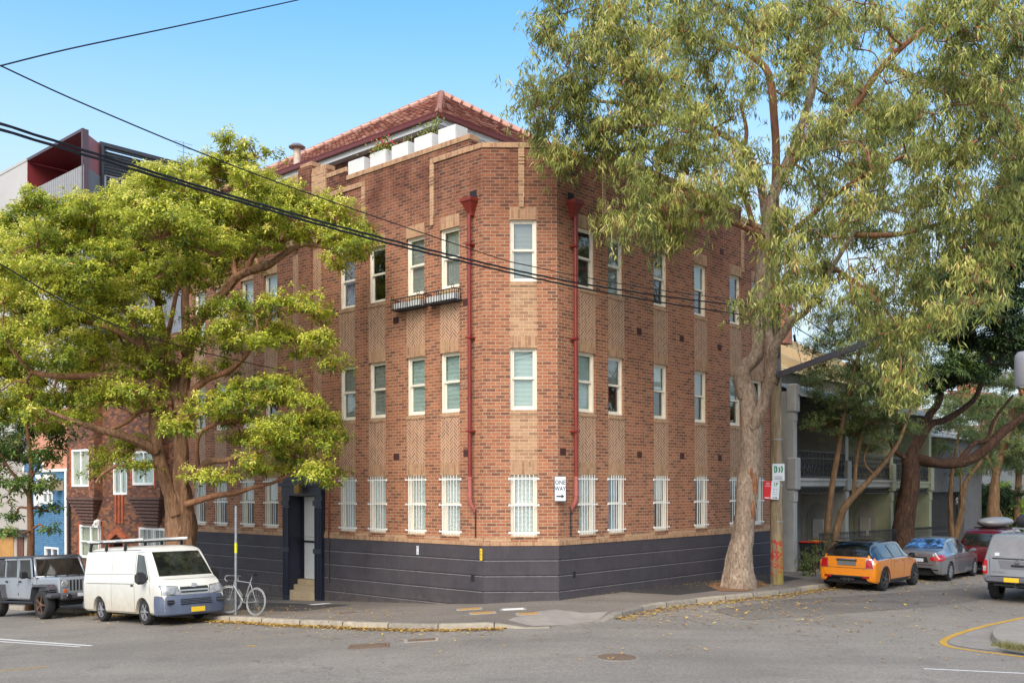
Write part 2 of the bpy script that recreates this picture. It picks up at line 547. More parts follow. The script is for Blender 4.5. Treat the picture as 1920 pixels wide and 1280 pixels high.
def zf(x, y): return zg(x, y) - dip(x, y)
def resample(pts, vals, step):
    c = catmull([(p.x, p.y, 0) for p in pts], 10)
    v = []
    for i in range(len(vals) - 1):
        for k in range(10): v.append(vals[i] + (vals[i + 1] - vals[i]) * k / 10)
    v.append(vals[-1])
    return c, v
KC, KV = resample(KK, lowf, .3)
def kz(p, low): return zf(p.x, p.y)
def perp(pts, i):
    d = pts[min(i + 1, len(pts) - 1)] - pts[max(i - 1, 0)]; d.normalize()
    return Vector((-d.y, d.x, 0))     # inwards (towards the building)
rows_top = []; kb = MB(); acc = 0.
back = []
for i, p in enumerate(KC):
    q = p + perp(KC, i) * .16
    back.append(q)
# kerb: face, rounded arris and top
krows = []
for i, p in enumerate(KC):
    n = perp(KC, i); z = kz(p, KV[i]); zr = zg(p.x, p.y) - .13
    wob = .006 * noise.noise(p * 3)
    krows.append([Vector((p.x, p.y, zr - .1)) - n * .012, Vector((p.x, p.y, max(zr, z - .03))), p + n * .012 + Vector((0, 0, z - .006 + wob - p.z)), p + n * .035 + Vector((0, 0, z + .003 + wob - p.z)), p + n * .16 + Vector((0, 0, z + .004 - p.z))])
cum = [0]
for i in range(1, len(KC)): cum.append(cum[-1] + (KC[i] - KC[i - 1]).length)
off4 = [0, .13, .15, .18, .3]
kb.grid(krows, uv=lambda i, j: (cum[min(i, len(cum) - 1)], off4[j]))
tag(kb.build('kerb', M_kerb, smooth=50), kind='structure')
# footpath ribbon from the kerb back to the building line
def build_line(p):
    """nearest point of the frontage, pushed inside it"""
    best = None
    for A, d, n, L0, L1 in ((P0, dL, nL, 0, 60), (P1, dR, nR, 0, 60)):
        t = max(L0, min(L1, (p - A).dot(d))); q = A + d * t - n * .6
        dd = (q - p).length
        if best is None or dd < best[0]: best = (dd, q)
    f = Vector((P0.x + max(0, min(1, (p.x - P0.x) / (P1.x - P0.x))) * (P1.x - P0.x), 25.8, 0))
    if (f - p).length < best[0]: best = (0, f)
    return best[1]
fr = []
for i, p in enumerate(KC):
    a = back[i].copy(); b = build_line(a); low = sstep(.2, .9, KV[i])
    row = []
    for k in range(25):
        t = (k / 24) ** 1.3; q = a.lerp(b, t)
        row.append(Vector((q.x, q.y, zf(q.x, q.y))))
    fr.append(row)
fp = MB(); fp.grid(fr)
tag(fp.build('footpath', M_foot, smooth=180), kind='structure')
def draped(name, poly, m, off, kind='structure', step=.3, label=None, cat=None, grp=None):
    """a thin sheet lying on the footpath or road"""
    c = sum((Vector(p) for p in poly), Vector()) / len(poly)
    mb = MB(); rows = []
    poly = [Vector(p) for p in poly]
    for k in range(11):
        t = k / 10
        r = []
        for i, p in enumerate(poly):
            q = poly[(i + 1) % len(poly)]
            for s in range(4):
                w = c.lerp(p.lerp(q, s / 4), max(t, .001)); r.append(Vector((w.x, w.y, zf(w.x, w.y) + off)))
        rows.append(r)
    mb.grid(rows, closed=True)
    o = mb.build(name, m, smooth=180)
    if kind: tag(o, kind=kind)
    if label: tag(o, label, cat, grp)
    return o
# concrete of the pram ramp and darker asphalt patch round the gum tree
draped('concrete_footpath', [G(952, 1160), G(1004, 1146), G(1040, 1142), G(1090, 1147), G(1140, 1146), G(1120, 1158, -.05), G(1060, 1169, -.09), G(1000, 1171, -.09)], M_slab, .004)
draped('asphalt_patch_and_shade', [G(1125, 1107), G(1235, 1089), G(1330, 1078), G(1440, 1074), G(1505, 1084), G(1430, 1096), G(1330, 1108), G(1270, 1115)], M_patch, .004)
draped('asphalt_patch_and_shade', [G(440, 1128), G(560, 1131), G(660, 1133), G(560, 1146), G(440, 1143)], M_patch, .004)
M_earth = plain('bark_litter_earth', srgb(128, 92, 62), .95, var=.3, scale=9, bump=.5)
draped('earth', [G(1328, 1098), G(1370, 1084), G(1420, 1086), G(1440, 1096), G(1400, 1108), G(1350, 1108)], M_earth, .01)

draped('asphalt_patch_and_shade', [G(x, y, -.13) for x, y in ((1330, 1143), (1480, 1123), (1570, 1118), (1840, 1100), (1915, 1113), (1760, 1136), (1560, 1151), (1400, 1162))], asphalt('damp_dark_asphalt', srgb(98, 92, 86), srgb(122, 115, 106), seed=5.), -.126)  # tree shade over the side street, painted as a darker asphalt sheet
# painted markings
M_line_w = plain('white_road_paint', srgb(206, 204, 198), .7, var=.16, scale=14)
M_line_y = plain('yellow_road_paint', srgb(184, 142, 48), .7, var=.25, scale=9)
def ribbon(name, px, w, m, off=-.126, world=None, cat=None):
    pts = world or [G(x, y, -.13) for x, y in px]
    pts = catmull(pts, 8); rows = []
    for i, p in enumerate(pts):
        n = perp(pts, i) * w / 2; a = p + n; b = p - n
        rows.append([Vector((a.x, a.y, zg(a.x, a.y) + off)), Vector((b.x, b.y, zg(b.x, b.y) + off))])
    mb = MB(); mb.grid(rows)
    return tag(mb.build(name, m, smooth=180), kind='structure')
ribbon('road_marking', [(-120, 1188.5), (0, 1197.5), (100, 1205), (172, 1210)], .1, M_line_w)
ribbon('road_marking', [(-120, 1193.0), (0, 1202), (90, 1208), (150, 1212)], .07, M_line_w)
ribbon('road_marking', [(1732, 1253), (1830, 1257.5), (1990, 1265)], .07, M_line_w)
ribbon('road_marking', [(-60, 1262), (20, 1255), (88, 1249)], .06, M_line_y)
ribbon('road_marking', [(462, 1210), (480, 1210.5)], .1, M_line_y)
ribbon('road_marking', [(2050, 1126), (1920, 1157), (1850, 1172), (1795, 1188), (1769, 1201), (1779, 1211), (1820, 1218.5), (1873, 1225), (1960, 1236)], .13, M_line_y)
yk = [KR[k] - perp(KR, k) * .3 for k in range(2, len(KR))] + [p - nR * -.3 for p in far_r[:2]]
ribbon('road_marking', None, .05, M_line_y, world=yk)

# opposite corner at the right: gutter apron, kerb and raised footpath
isl = [G(1990, 1134, -.13), G(1920, 1166, -.13), G(1875, 1180, -.13), G(1858, 1192, -.13), G(1862, 1206, -.13), G(1885, 1216, -.13), G(1960, 1228, -.13), G(2060, 1236, -.13)]
isl = catmull(isl, 6)
cen = G(2130, 1185, 0)
mb = MB(); rows = []
for p in isl:
    d = (cen - p); d.z = 0; d.normalize()
    g = zg(p.x, p.y)
    rows.append([Vector((p.x, p.y, g - .15)), Vector((p.x, p.y, g - .05)) + d * .02, Vector((p.x, p.y, g + .0)) + d * .05, Vector((p.x, p.y, g + .005)) + d * .2, Vector((cen.x, cen.y, zg(cen.x, cen.y) + .02))])
mb.grid(rows)
tag(mb.build('traffic_island_kerb', M_slab, smooth=50), kind='structure')
apr = [G(x, y, -.13) for x, y in ((1990, 1128), (1920, 1160), (1855, 1174), (1802, 1190), (1781, 1201), (1792, 1210), (1870, 1221), (1960, 1232))]
apr = catmull(apr, 6); mb = MB()
mb.grid([[Vector((p.x, p.y, zg(p.x, p.y) - .122)), Vector((q.x, q.y, zg(q.x, q.y) - .122))] for p, q in zip(apr, [isl[int(i * (len(isl) - 1) / (len(apr) - 1))] + (cen - isl[int(i * (len(isl) - 1) / (len(apr) - 1))]).normalized() * .1 for i in range(len(apr))])])
tag(mb.build('gutter_apron', plain('gutter_concrete', srgb(134, 126, 116), .85, var=.16, scale=3), smooth=180), kind='structure')

# service covers
M_cover = plain('rusty_cast_iron_cover', srgb(116, 96, 78), .7, metal=.2, var=.3, scale=16, bump=.6)
M_coverf = plain('cover_surround_concrete', srgb(150, 143, 131), .85, var=.1, scale=9)
M_covery = plain('ochre_cover_plate', srgb(168, 128, 66), .8, var=.2, scale=20)
def cover(px, py, w, l, ang, off, label, inner, surround=M_coverf, rnd_=False, grp='service covers in the footpath'):
    c = G(px, py, off)
    e = empty('service_cover', c, ang, label, 'service cover', grp)
    def disc(s, z, h):
        mb = MB()
        if rnd_: prof = [(s * w / 2, 0), (s * w / 2, h * .8), (s * w / 2 - .01, h), (0.0001, h)]; mb.lathe(prof, 32)
        else: mb.box((0, 0, h / 2), (w * s, l * s, h), bev=.004)
        for i, v in enumerate(mb.v):
            q = Matrix.Rotation(ang, 3, 'Z') @ v
            mb.v[i] = Vector((v.x, v.y, v.z + z + zg(c.x + q.x, c.y + q.y) - zg(c.x, c.y)))
        return mb
    disc(1, -.03, .037).build('surround', surround, e)
    disc(.8, -.02, .032).build('lid', inner, e)
cover(880, 1141, .62, .42, .1, 0, 'small ochre service cover set in the footpath, left one of the pair by the corner', M_covery)
cover(905, 1148.5, .62, .42, .1, 0, 'ochre service cover with a pale rim, nearest the kerb in front of the corner', M_covery)
cover(962, 1141.5, .62, .34, .1, 0, 'blank white concrete service cover in front of the building corner', M_conc)
cover(991, 1150, .58, .4, .1, 0, 'ochre service cover at the edge of the pale concrete ramp', M_covery)
cover(600, 1132, .62, .4, .75, 0, 'pale concrete service cover at the foot of the entrance steps', M_conc)
cover(648, 1148, .5, .35, .5, 0, 'dark iron service cover in the footpath between bicycle and corner', M_cover, M_patch)
cover(692, 1210.5, .82, .62, .1, -.13, 'rectangular iron service cover in the road, left of the two', M_cover, M_cover, grp='service covers in the road')
cover(790, 1199.5, .7, .42, .1, -.13, 'rectangular service cover with concrete rim in the road near the kerb', M_cover, grp='service covers in the road')
cover(1157, 1231.5, .86, .86, 0, -.13, 'large round manhole cover in the foreground road', M_cover, M_road, True, 'service covers in the road')

# fallen leaves along the gutters (nobody could count them)
M_litter = None
def litter_mat():
    m = Mat('dry_leaf', rough=.8)
    at = m.new('ShaderNodeAttribute', attribute_name='tone')
    m.color(m.ramp(at.outputs['Fac'], [(0, srgb(96, 70, 44)), (.35, srgb(158, 116, 60)), (.7, srgb(200, 160, 84)), (1, srgb(214, 186, 60))]))
    return m.m
M_litter = litter_mat()
def litter(name, label, centres, seed):
    rg = np.random.default_rng(seed)
    V = []; Fc = []; T = []
    for (c, sx, n, zo, ln) in centres:
        for _ in range(n):
            if callable(c): x, y = c(rg)
            else: x, y = c.x + rg.normal(0, sx), c.y + rg.normal(0, sx)
            a = rg.uniform(0, 6.28); l = ln * rg.uniform(.6, 1.3); w = l * rg.uniform(.25, .45)
            z = zg(x, y) + zo + rg.uniform(.004, .03); t = rg.uniform(-.25, .25)
            ca, sa = math.cos(a), math.sin(a); b = len(V)
            for u, v, h in ((-l / 2, 0, 0), (0, -w / 2, .25 * w), (l / 2, 0, abs(t) * l), (0, w / 2, .25 * w)):
                V.append((x + ca * u - sa * v, y + sa * u + ca * v, z + h))
            Fc.append((b, b + 1, b + 2, b + 3)); T += [rg.random()] * 4
    me = bpy.data.meshes.new(name); me.from_pydata(V, [], Fc)
    at = me.attributes.new('tone', 'FLOAT', 'POINT'); at.data.foreach_set('value', T)
    me.materials.append(M_litter)
    o = bpy.data.objects.new(name, me); COL.objects.link(o)
    return tag(o, label, 'fallen leaves', kind='stuff')
def along(pts, side, spread, lo=0., hi=1.):
    seg = [(pts[i + 1] - pts[i]).length for i in range(len(pts) - 1)]; tot = sum(seg)
    def f(rg):
        s = rg.uniform(lo, hi) * tot; i = 0
        while i < len(seg) - 1 and s > seg[i]: s -= seg[i]; i += 1
        p = pts[i].lerp(pts[i + 1], min(1, s / seg[i])); n = perp(pts, i)
        q = p - n * (side + abs(rg.normal(0, spread)))
        return q.x, q.y
    return f
kl = [p for p in far_l[3:] + KL]; kr = KR + far_r[:4]
litter('leaf_litter', 'brown and yellow fallen leaves gathered along the left gutter', [(along(kl, .0, .15), 0, 5200, -.13, .1), (along(kl, .02, .9), 0, 420, -.13, .1)], 3)
litter('leaf_litter', 'fallen gum leaves scattered along the right gutter and road', [(along(kr, .0, .25), 0, 1700, -.13, .12), (along(kr, .1, 2.8), 0, 1100, -.13, .13), (lambda rg: (rg.uniform(-2, 14), rg.uniform(17, 27)), 0, 420, -.13, .09)], 4)
litter('leaf_litter', 'fallen leaves strewn over the footpath beside the bicycle', [(lambda rg: (lambda p: (p.x, p.y))(KL[0] - dL * rg.uniform(-3, 4.5) - nL * rg.uniform(.2, 2.9)), 0, 330, 0, .09)], 5)
litter('leaf_litter', 'bark and leaves on the footpath round the gum tree', [(G(1385, 1096), .6, 300, .01, .1), (G(1300, 1095), 1.2, 160, .005, .06), (lambda rg: (lambda p: (p.x, p.y))(P1 + dR * rg.uniform(0, 11) + nR * abs(rg.normal(.05, .12))), 0, 260, 0, .05)], 6)
# ================================================================ the brick apartment building on the corner
class Fac:
    """a vertical facade: t runs left to right seen from outside, out is towards the street"""
    def __init__(s, O, d):
        s.O = Vector(O); s.d = d.normalized(); s.n = s.d.cross(UP)
    def q(s, t, z, out=0.): 
        p = s.O + s.d * t + s.n * out; return Vector((p.x, p.y, z))
    def rz(s): return math.atan2(s.d.y, s.d.x)
    def wall(s, mb, segs, z0, opens, rev=.11, out=0.):
        """segs: (t0,t1,ztop); opens: (t0,t1,zb,zt)"""
        ts = sorted({round(a, 4) for g in segs for a in g[:2]} | {round(a, 4) for o in opens for a in o[:2]})
        zs = sorted({z0} | {g[2] for g in segs} | {a for o in opens for a in o[2:4]})
        for i in range(len(ts) - 1):
            tm = (ts[i] + ts[i + 1]) / 2
            top = max([g[2] for g in segs if g[0] <= tm <= g[1]] or [z0])
            for j in range(len(zs) - 1):
                zm = (zs[j] + zs[j + 1]) / 2
                if zm > top: continue
                if any(o[0] < tm < o[1] and o[2] < zm < o[3] for o in opens): continue
                mb.face([s.q(ts[i], zs[j], out), s.q(ts[i + 1], zs[j], out), s.q(ts[i + 1], zs[j + 1], out), s.q(ts[i], zs[j + 1], out)])
        for a, b, zb, zt in opens:
            for p, r in (((a, zb), (a, zt)), ((b, zt), (b, zb)), ((a, zt), (b, zt)), ((b, zb), (a, zb))):
                mb.face([s.q(*p, out), s.q(*r, out), s.q(*r, out - rev), s.q(*p, out - rev)])
    def slab(s, mb, t0, t1, z0, z1, out0, out1, bev=0.):
        c = (s.q(t0, z0, out0) + s.q(t1, z1, out1)) / 2
        mb.box(c, (abs(t1 - t0), abs(out1 - out0), abs(z1 - z0)), s.rz(), bev)

FL = Fac(P0 + dL * LL, -dL); FF = Fac(P0, P1 - P0); FR = Fac(P1, dR)
WF = (P1 - P0).length
B = empty('apartment_building', (0, 26, 0), 0, 'three storey red brick corner apartment building with charcoal base and chamfered corner', 'apartment building')
LV = [(1.70, 3.33), (4.94, 6.57), (8.22, 9.85)]
cl = [1.22, 2.56, 4.18, 5.52, 9.42, 10.76, 12.38, 13.72]
cl = sorted(LL - c for c in cl)          # t from the left end
cr = [1.23, 2.53, 4.73, 6.93, 9.06, 10.5]
HW = .37
opl = [(c - HW, c + HW, a, b) for c in cl for a, b in LV]
opr = [(c - HW, c + HW, a, b) for c in cr for a, b in LV]
fc = WF / 2 + .08
opf = [(fc - .345, fc + .345, a, b) for a, b in LV]
DC = LL - 7.6                              # entrance
dop = (DC - .66, DC + .62, -.6, 2.72)
capz = .14
segL = [(0, .43, 11.79), (.43, 5.5, 12.12), (5.5, 6.47, 12.38), (6.47, 7.17, 12.68), (7.17, 7.77, 12.92), (7.77, 8.47, 12.68), (8.47, 9.44, 12.38), (9.44, 14.51, 12.12), (14.51, LL, 11.79)]
segR = [(0, 2.05, 11.79), (2.05, 9.45, 12.12), (9.45, LR, 11.79)]
ZW = 1.48
w = MB()
FL.wall(w, [(a, b, z - capz) for a, b, z in segL], ZW, opl + [(dop[0], dop[1], ZW, 2.72)])
FF.wall(w, [(0, WF, 11.79 - capz)], ZW, opf)
FR.wall(w, [(a, b, z - capz) for a, b, z in segR], ZW, opr)
# end walls, rear walls, inner faces of the parapet
endL = FL.q(0, 0); endR = FR.q(LR, 0)
bl = endL - nL * 11; br = endR - nR * 13
def vq(mb, a, b, z0, z1): mb.face([Vector((a.x, a.y, z0)), Vector((b.x, b.y, z0)), Vector((b.x, b.y, z1)), Vector((a.x, a.y, z1))])
vq(w, bl, endL, -2.5, 11.65); vq(w, endR, br, -1, 11.65); vq(w, br, bl, -2, 11.65)
for fa, sg, L in ((FL, segL, LL), (FR, segR, LR)):
    for a, b, z in sg:
        w.face([fa.q(b, 10.9, -.28), fa.q(a, 10.9, -.28), fa.q(a, z - capz, -.28), fa.q(b, z - capz, -.28)])
        for t in (a, b): w.face([fa.q(t, 11.5, 0), fa.q(t, z - capz, 0), fa.q(t, z - capz, -.28), fa.q(t, 11.5, -.28)])
w.face([FF.q(WF, 10.9, -.28), FF.q(0, 10.9, -.28), FF.q(0, 11.65, -.28), FF.q(WF, 11.65, -.28)])
w.build('wall', M_brick, B, world=True)
# dark inner shell so that the rooms are closed
s_ = MB()
for fa, L in ((FL, LL), (FR, LR)):
    s_.face([fa.q(.3, 0.0, -1.6), fa.q(L - .3, 0.0, -1.6), fa.q(L - .3, 10.8, -1.6), fa.q(.3, 10.8, -1.6)])
s_.face([FF.q(-1.2, 0.0, -1.5), FF.q(WF + 1.2, 0, -1.5), FF.q(WF + 1.2, 10.8, -1.5), FF.q(-1.2, 10.8, -1.5)])
for z in (4.3, 7.5, 10.85):
    pts = [FL.q(0.05, z, -.13), FL.q(LL, z, -.13), FF.q(WF, z, -.13), FR.q(LR - .05, z, -.13), FR.q(LR, z, -11), FL.q(0, z, -11)]
    s_.face(pts); s_.face([p + Vector((0, 0, -.2)) for p in pts])
s_.build('interior_partition', plain('dim_room_plaster', srgb(96, 92, 86), .9, var=.1), B, world=True)

# plinth in five proud courses with shadow grooves
pl = MB()
joints = [1.12, .72, .32, -.08, -.48]
def plinth(fa, L, parts, a_ext=0., b_ext=0.):
    for a, b in parts:
        a2 = a - (a_ext if a == 0 else 0); b2 = b + (b_ext if b == L else 0)
        top = ZW
        for j in joints + [-2.6]:
            fa.slab(pl, a2, b2, j + .012, top, -.1, .035)
            top = j - .012
        fa.slab(pl, a2, b2, -2.5, ZW - .02, -.12, .012)
plinth(FL, LL, [(0, DC - 1.02), (DC + 1.0, LL)], 0, .014)
plinth(FF, WF, [(0, WF)], .014, .014)
plinth(FR, LR, [(0, LR)], .014, 0)
pl.build('plinth', M_plinth, B, world=True)
ed = MB()  # thin paler strip along the top of each plinth course
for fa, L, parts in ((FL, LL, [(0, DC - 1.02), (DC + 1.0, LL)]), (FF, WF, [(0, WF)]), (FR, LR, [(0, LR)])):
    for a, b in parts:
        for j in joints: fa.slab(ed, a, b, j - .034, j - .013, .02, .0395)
ed.build('pale_plinth_edge', plain('pale_plinth_paint', srgb(118, 112, 112), .8, var=.35, scale=9), B, world=True)
# sill band above the plinth
sb = MB()
for fa, L, gaps in ((FL, LL, [(DC - 1.02, DC + 1.0)]), (FF, WF, []), (FR, LR, [])):
    if gaps: rr = [(0, gaps[0][0]), (gaps[0][1], L)]
    else: rr = [(0, L)]
    for a, b in rr:
        e1 = .02 if a == 0 and fa is not FL else 0; e2 = .02 if b == L and fa is not FR else 0
        fa.slab(sb, a - e1, b + e2, ZW + .002, ZW + .105, -.05, .05)
sb.build('sill_band', M_sold, B, world=True)
def piece(name, m, fa, *a):
    mb = MB(); fa.slab(mb, *a); return mb.build(name, m, B, world=True)
for fa, L, cs, hw in ((FL, LL, cl, HW), (FF, WF, [fc], .345), (FR, LR, cr, HW)):
    seg = []; x = 0
    for c in cs: seg.append((x, c - hw)); x = c + hw
    seg.append((x, L))
    for a, b in seg:
        if fa is FL and a < DC < b:
            piece('string_course', M_tanb, fa, a, DC - 1.02, ZW + .105, ZW + .2, -.04, .03); piece('string_course', M_tanb, fa, DC + 1.0, b, ZW + .105, ZW + .2, -.04, .03)
        else: piece('string_course', M_tanb, fa, a, b, ZW + .105, ZW + .2, -.04, .03)

# tan panels, soldier lintels and sills between the windows
for fa, cs, hw in ((FL, cl, HW), (FF, [fc], .345), (FR, cr, HW)):
    for c in cs:
        for k in range(3):
            zt = LV[k][1]
            piece('soldier_lintel', M_sold, fa, c - hw, c + hw, zt - .03, zt + .3, -.1, .004)
            if k < 2:
                zb = LV[k + 1][0]
                piece(*(('corner_panel', M_tanb) if fa is FF else ('herringbone_panel', M_herr)), fa, c - hw, c + hw, zt + .3, zb - .1, -.03, .003)
                piece('window_sill', M_tanb, fa, c - hw, c + hw, zb - .1, zb + .012, -.1, .022)
        piece('window_sill', M_tanb, fa, c - hw, c + hw, LV[0][0] - .02, LV[0][0] + .012, -.1, .03)
for c in (LL - 7.92, LL - 7.04):           # the two tall strips of the stair bay
    piece('herringbone_panel', M_herr, FL, c - .28, c + .28, 3.6, 9.9, -.03, .003); piece('soldier_lintel', M_sold, FL, c - .28, c + .28, 9.9, 10.2, -.03, .004)

# copings and decorative strips
cp = MB()
for fa, sg in ((FL, segL), (FR, segR)):
    for a, b, z in sg: fa.slab(cp, a, b, z - capz, z, -.31, .035, .008)
FF.slab(cp, -.01, WF + .01, 11.79 - capz + .001, 11.79 - .001, -.31, .034, .008)
FL.slab(cp, LL - 1.93, LL - .43, 11.66, 11.8, -.02, .036); FL.slab(cp, LL - 6.44, LL - 4.68, 11.66, 11.8, -.02, .036)
FL.slab(cp, 4.68, 6.44, 11.66, 11.8, -.02, .036)
FR.slab(cp, 2.05, 2.1, 11.65, 11.79, -.02, .036)
cp.build('parapet_coping', M_sold, B, world=True)
def strip(fa, t, z0, z1):
    st = MB()
    fa.slab(st, t - .075, t + .075, z0 + .25, z1, -.02, .03)
    fa.slab(st, t - .06, t + .06, z0, z0 + .25, -.02, .045)
    for k in range(3): fa.slab(st, t - .08, t + .08, z0 + 1.1 + k * .09, z0 + 1.15 + k * .09, -.02, .05)
    st.build('brick_strip', M_tanb, B, world=True)
strip(FL, LL - 1.87, 10.0, 11.66); strip(FL, LL - 4.75, 10.0, 11.66); strip(FL, 1.87, 10.0, 11.79 - .14); strip(FL, 4.75, 10.0, 11.66)
strip(FF, fc - .04, 10.14, 11.65); strip(FR, 1.98, 10.0, 11.65); strip(FR, 9.52, 10.0, 11.65)
for t0 in (6.47, 7.77): piece('brick_pilaster', M_tanb, FL, t0, t0 + .7, 10.4, 12.54, -.01, .05)
pr = MB(); FL.slab(pr, 7.17, 7.77, 3.6, 12.78, -.05, .11); pr.build('brick_pier', M_brick, B, world=True)
# air vents
M_vent = plain('vent_terracotta', srgb(72, 40, 32), .8, var=.15)
for fa, t, z in [(FL, LL - 3.36, 7.55), (FL, LL - 3.36, 3.75), (FL, LL - .6, 7.7), (FL, LL - .6, 3.78), (FR, 3.63, 3.8), (FR, 5.85, 3.82), (FR, 8.05, 3.8), (FR, 3.63, 7.3), (FR, 5.85, 7.33), (FR, 8.05, 7.3), (FR, 5.9, 10.3), (FR, 8.2, 10.35), (FR, .2, 3.8)]:
    av = MB()
    for k in range(4): fa.slab(av, t - .11, t + .11, z + k * .045, z + k * .045 + .026, -.03, .008)
    fa.slab(av, t - .12, t + .12, z - .01, z + .18, -.05, .003)
    av.build('air_vent', M_vent, B, world=True)

# ---- sash windows: x along the wall, y inwards, z up, origin at the foot of the opening
def sash_window(wd, ht, kind, blind, glazed=M_glass):
    o = MB(); h = wd / 2
    for sx in (-1, 1): o.box((sx * (h - .03), .13, ht / 2), (.06, .12, ht), bev=.006)
    o.box((0, .13, ht - .035), (wd - .12, .119, .07), bev=.006)
    o.box((0, .115, .03), (wd - .12, .15, .06), bev=.006)
    fr = o
    wi = wd - .12; zb, zt = .06, ht - .07; zm = (zb + zt) / 2 + .02
    s1 = MB(); s2 = MB()
    def sash(m, a, b, y):
        for sx in (-1, 1): m.box((sx * (wi / 2 - .024), y, (a + b) / 2), (.046, .035, b - a), bev=.004)
        m.box((0, y, b - .022), (wi - .096, .034, .044), bev=.004); m.box((0, y, a + .03), (wi - .096, .034, .06), bev=.004)
    sash(s1, zm - .025, zt, .115); sash(s2, zb, zm + .02, .153)
    g1 = MB(); g1.box((0, .117, (zm + zt) / 2), (wi - .09, .004, zt - zm - .08)); g2 = MB(); g2.box((0, .155, (zb + zm) / 2), (wi - .09, .004, zm - zb - .08))
    bl_ = MB()
    if blind == 'full':
        n = 26
        bl_.grid([[Vector((sx * (wd / 2 - .05), .195 + (.008 if k % 2 else 0), .05 + (ht - .1) * k / n)) for sx in (-1, 1)] for k in range(n + 1)])
    elif blind == 'venetian':
        n = int(ht / .05)
        for k in range(n): bl_.box((0, .215, .06 + k * .05), (wd - .1, .03, .008), Matrix.Rotation(R(-35), 3, 'X'))
        bl_.box((0, .235, ht / 2), (wd - .1, .006, ht - .1))
    elif blind == 'curtain':
        pts = []
        for k in range(25):
            x = -wd / 2 + .05 + (wd - .1) * k / 24; pts.append(Vector((x, .22 + .014 * math.sin(k * 1.7), 0)))
        bl_.grid([[p + UP * .06 for p in pts], [p + UP * (ht - .1) for p in pts]])
    elif blind == 'half': bl_.box((0, .21, ht * .76), (wd - .1, .01, ht * .42))
    return fr, s1, s2, g1, g2, bl_
def bars_mb(wd, ht, n=6):
    m = MB(); h = wd / 2
    for k in range(n):
        x = -h + .1 + (wd - .2) * k / (n - 1); m.box((x, -.03, ht / 2), (.014, .014, ht - .06))
    for z in (.11, ht * .5, ht - .14):
        m.box((0, -.03, z), (wd + .05, .012, .03))
        for sx in (-1, 1): m.box((sx * (h + .02), -.016, z), (.02, .03, .034))
        for sx in (-1, 1): m.box((sx * (h + .03), -.004, z), (.04, .01, .06))
    return m
_cache = {}
def place_window(fa, t, zb, wd, ht, blind, bm=None, bars=False, label=None, fm=M_cream):
    key = (wd, ht, blind, bm.name if bm else '', bars, fm.name)
    e = bpy.data.objects.new('window', None); e.empty_display_size = .1
    if key not in _cache:
        fr, s1, s2, g1, g2, b = sash_window(wd, ht, 0, blind)
        L = [('window_frame', fr.mesh('window_frame'), fm), ('sash', s1.mesh('sash'), fm), ('sash', s2.mesh('sash'), fm), ('pane', g1.mesh('pane'), M_glass), ('pane', g2.mesh('pane'), M_glass)]
        if b.f: L.append(('curtain' if blind == 'curtain' else 'blind', b.mesh('blind'), bm))
        if bars: L.append(('security_bars', bars_mb(wd, ht).mesh('security_bars'), M_white))
        for _, me, m in L: me.materials.append(m)
        _cache[key] = L
    p = fa.q(t, zb)
    Bl = Vector(B.location)
    # the frame mesh itself is the part; the rest are its sub-parts
    L = _cache[key]
    w0 = bpy.data.objects.new('window', L[0][1]); COL.objects.link(w0)
    w0.parent = B; w0.location = p - Bl; w0.rotation_euler = (0, 0, fa.rz())
    bpy.data.objects.remove(e)
    for nm, me, _ in L[1:]:
        o = bpy.data.objects.new(nm, me); COL.objects.link(o); o.parent = w0
    return w0
WW = 2 * HW
gl = {0: [('venetian', M_blindw)] * 8, }
left_up = [('full', M_blindw), ('full', M_blindw), ('curtain', M_blindw), ('half', M_blindw), ('curtain', plain('lavender_curtain', srgb(176, 172, 196), .8)), (None, None), ('full', M_blindd), ('curtain', M_blindd)]
left_mid = [('full', M_blindd), ('half', M_blindw), ('full', M_blindg), (None, None), ('full', M_blindd), ('full', M_blindd), ('full', M_blindg), ('full', M_blindg)]
for i, c in enumerate(cl):
    place_window(FL, c, LV[0][0], WW, 1.63, 'full' if i >= 4 else 'half', M_blindw, True)
    place_window(FL, c, LV[1][0], WW, 1.63, *left_mid[i])
    place_window(FL, c, LV[2][0], WW, 1.63, *left_up[i])
place_window(FF, fc, LV[0][0], .69, 1.63, 'full', M_blindw, True)
place_window(FF, fc, LV[1][0], .69, 1.63, 'full', M_blindg)
place_window(FF, fc, LV[2][0], .69, 1.63, 'full', M_blindd)
rg_ = [('full', M_blindw), ('curtain', plain('pale_blue_curtain', srgb(150, 182, 200), .8)), ('half', M_blindw), (None, None), (None, None), ('half', M_blindw)]
rm_ = [('full', M_blindg), ('half', M_blindd), ('half', M_blindw), ('half', M_blindd), ('half', M_blindd), (None, None)]
ru_ = [(None, None), ('full', M_blindd), ('half', plain('ochre_curtain', srgb(178, 156, 110), .8)), ('half', M_blindg), (None, None), (None, None)]
for i, c in enumerate(cr):
    place_window(FR, c, LV[0][0], WW, 1.63, *rg_[i], True)
    place_window(FR, c, LV[1][0], WW, 1.63, *rm_[i]); place_window(FR, c, LV[2][0], WW, 1.63, *ru_[i])

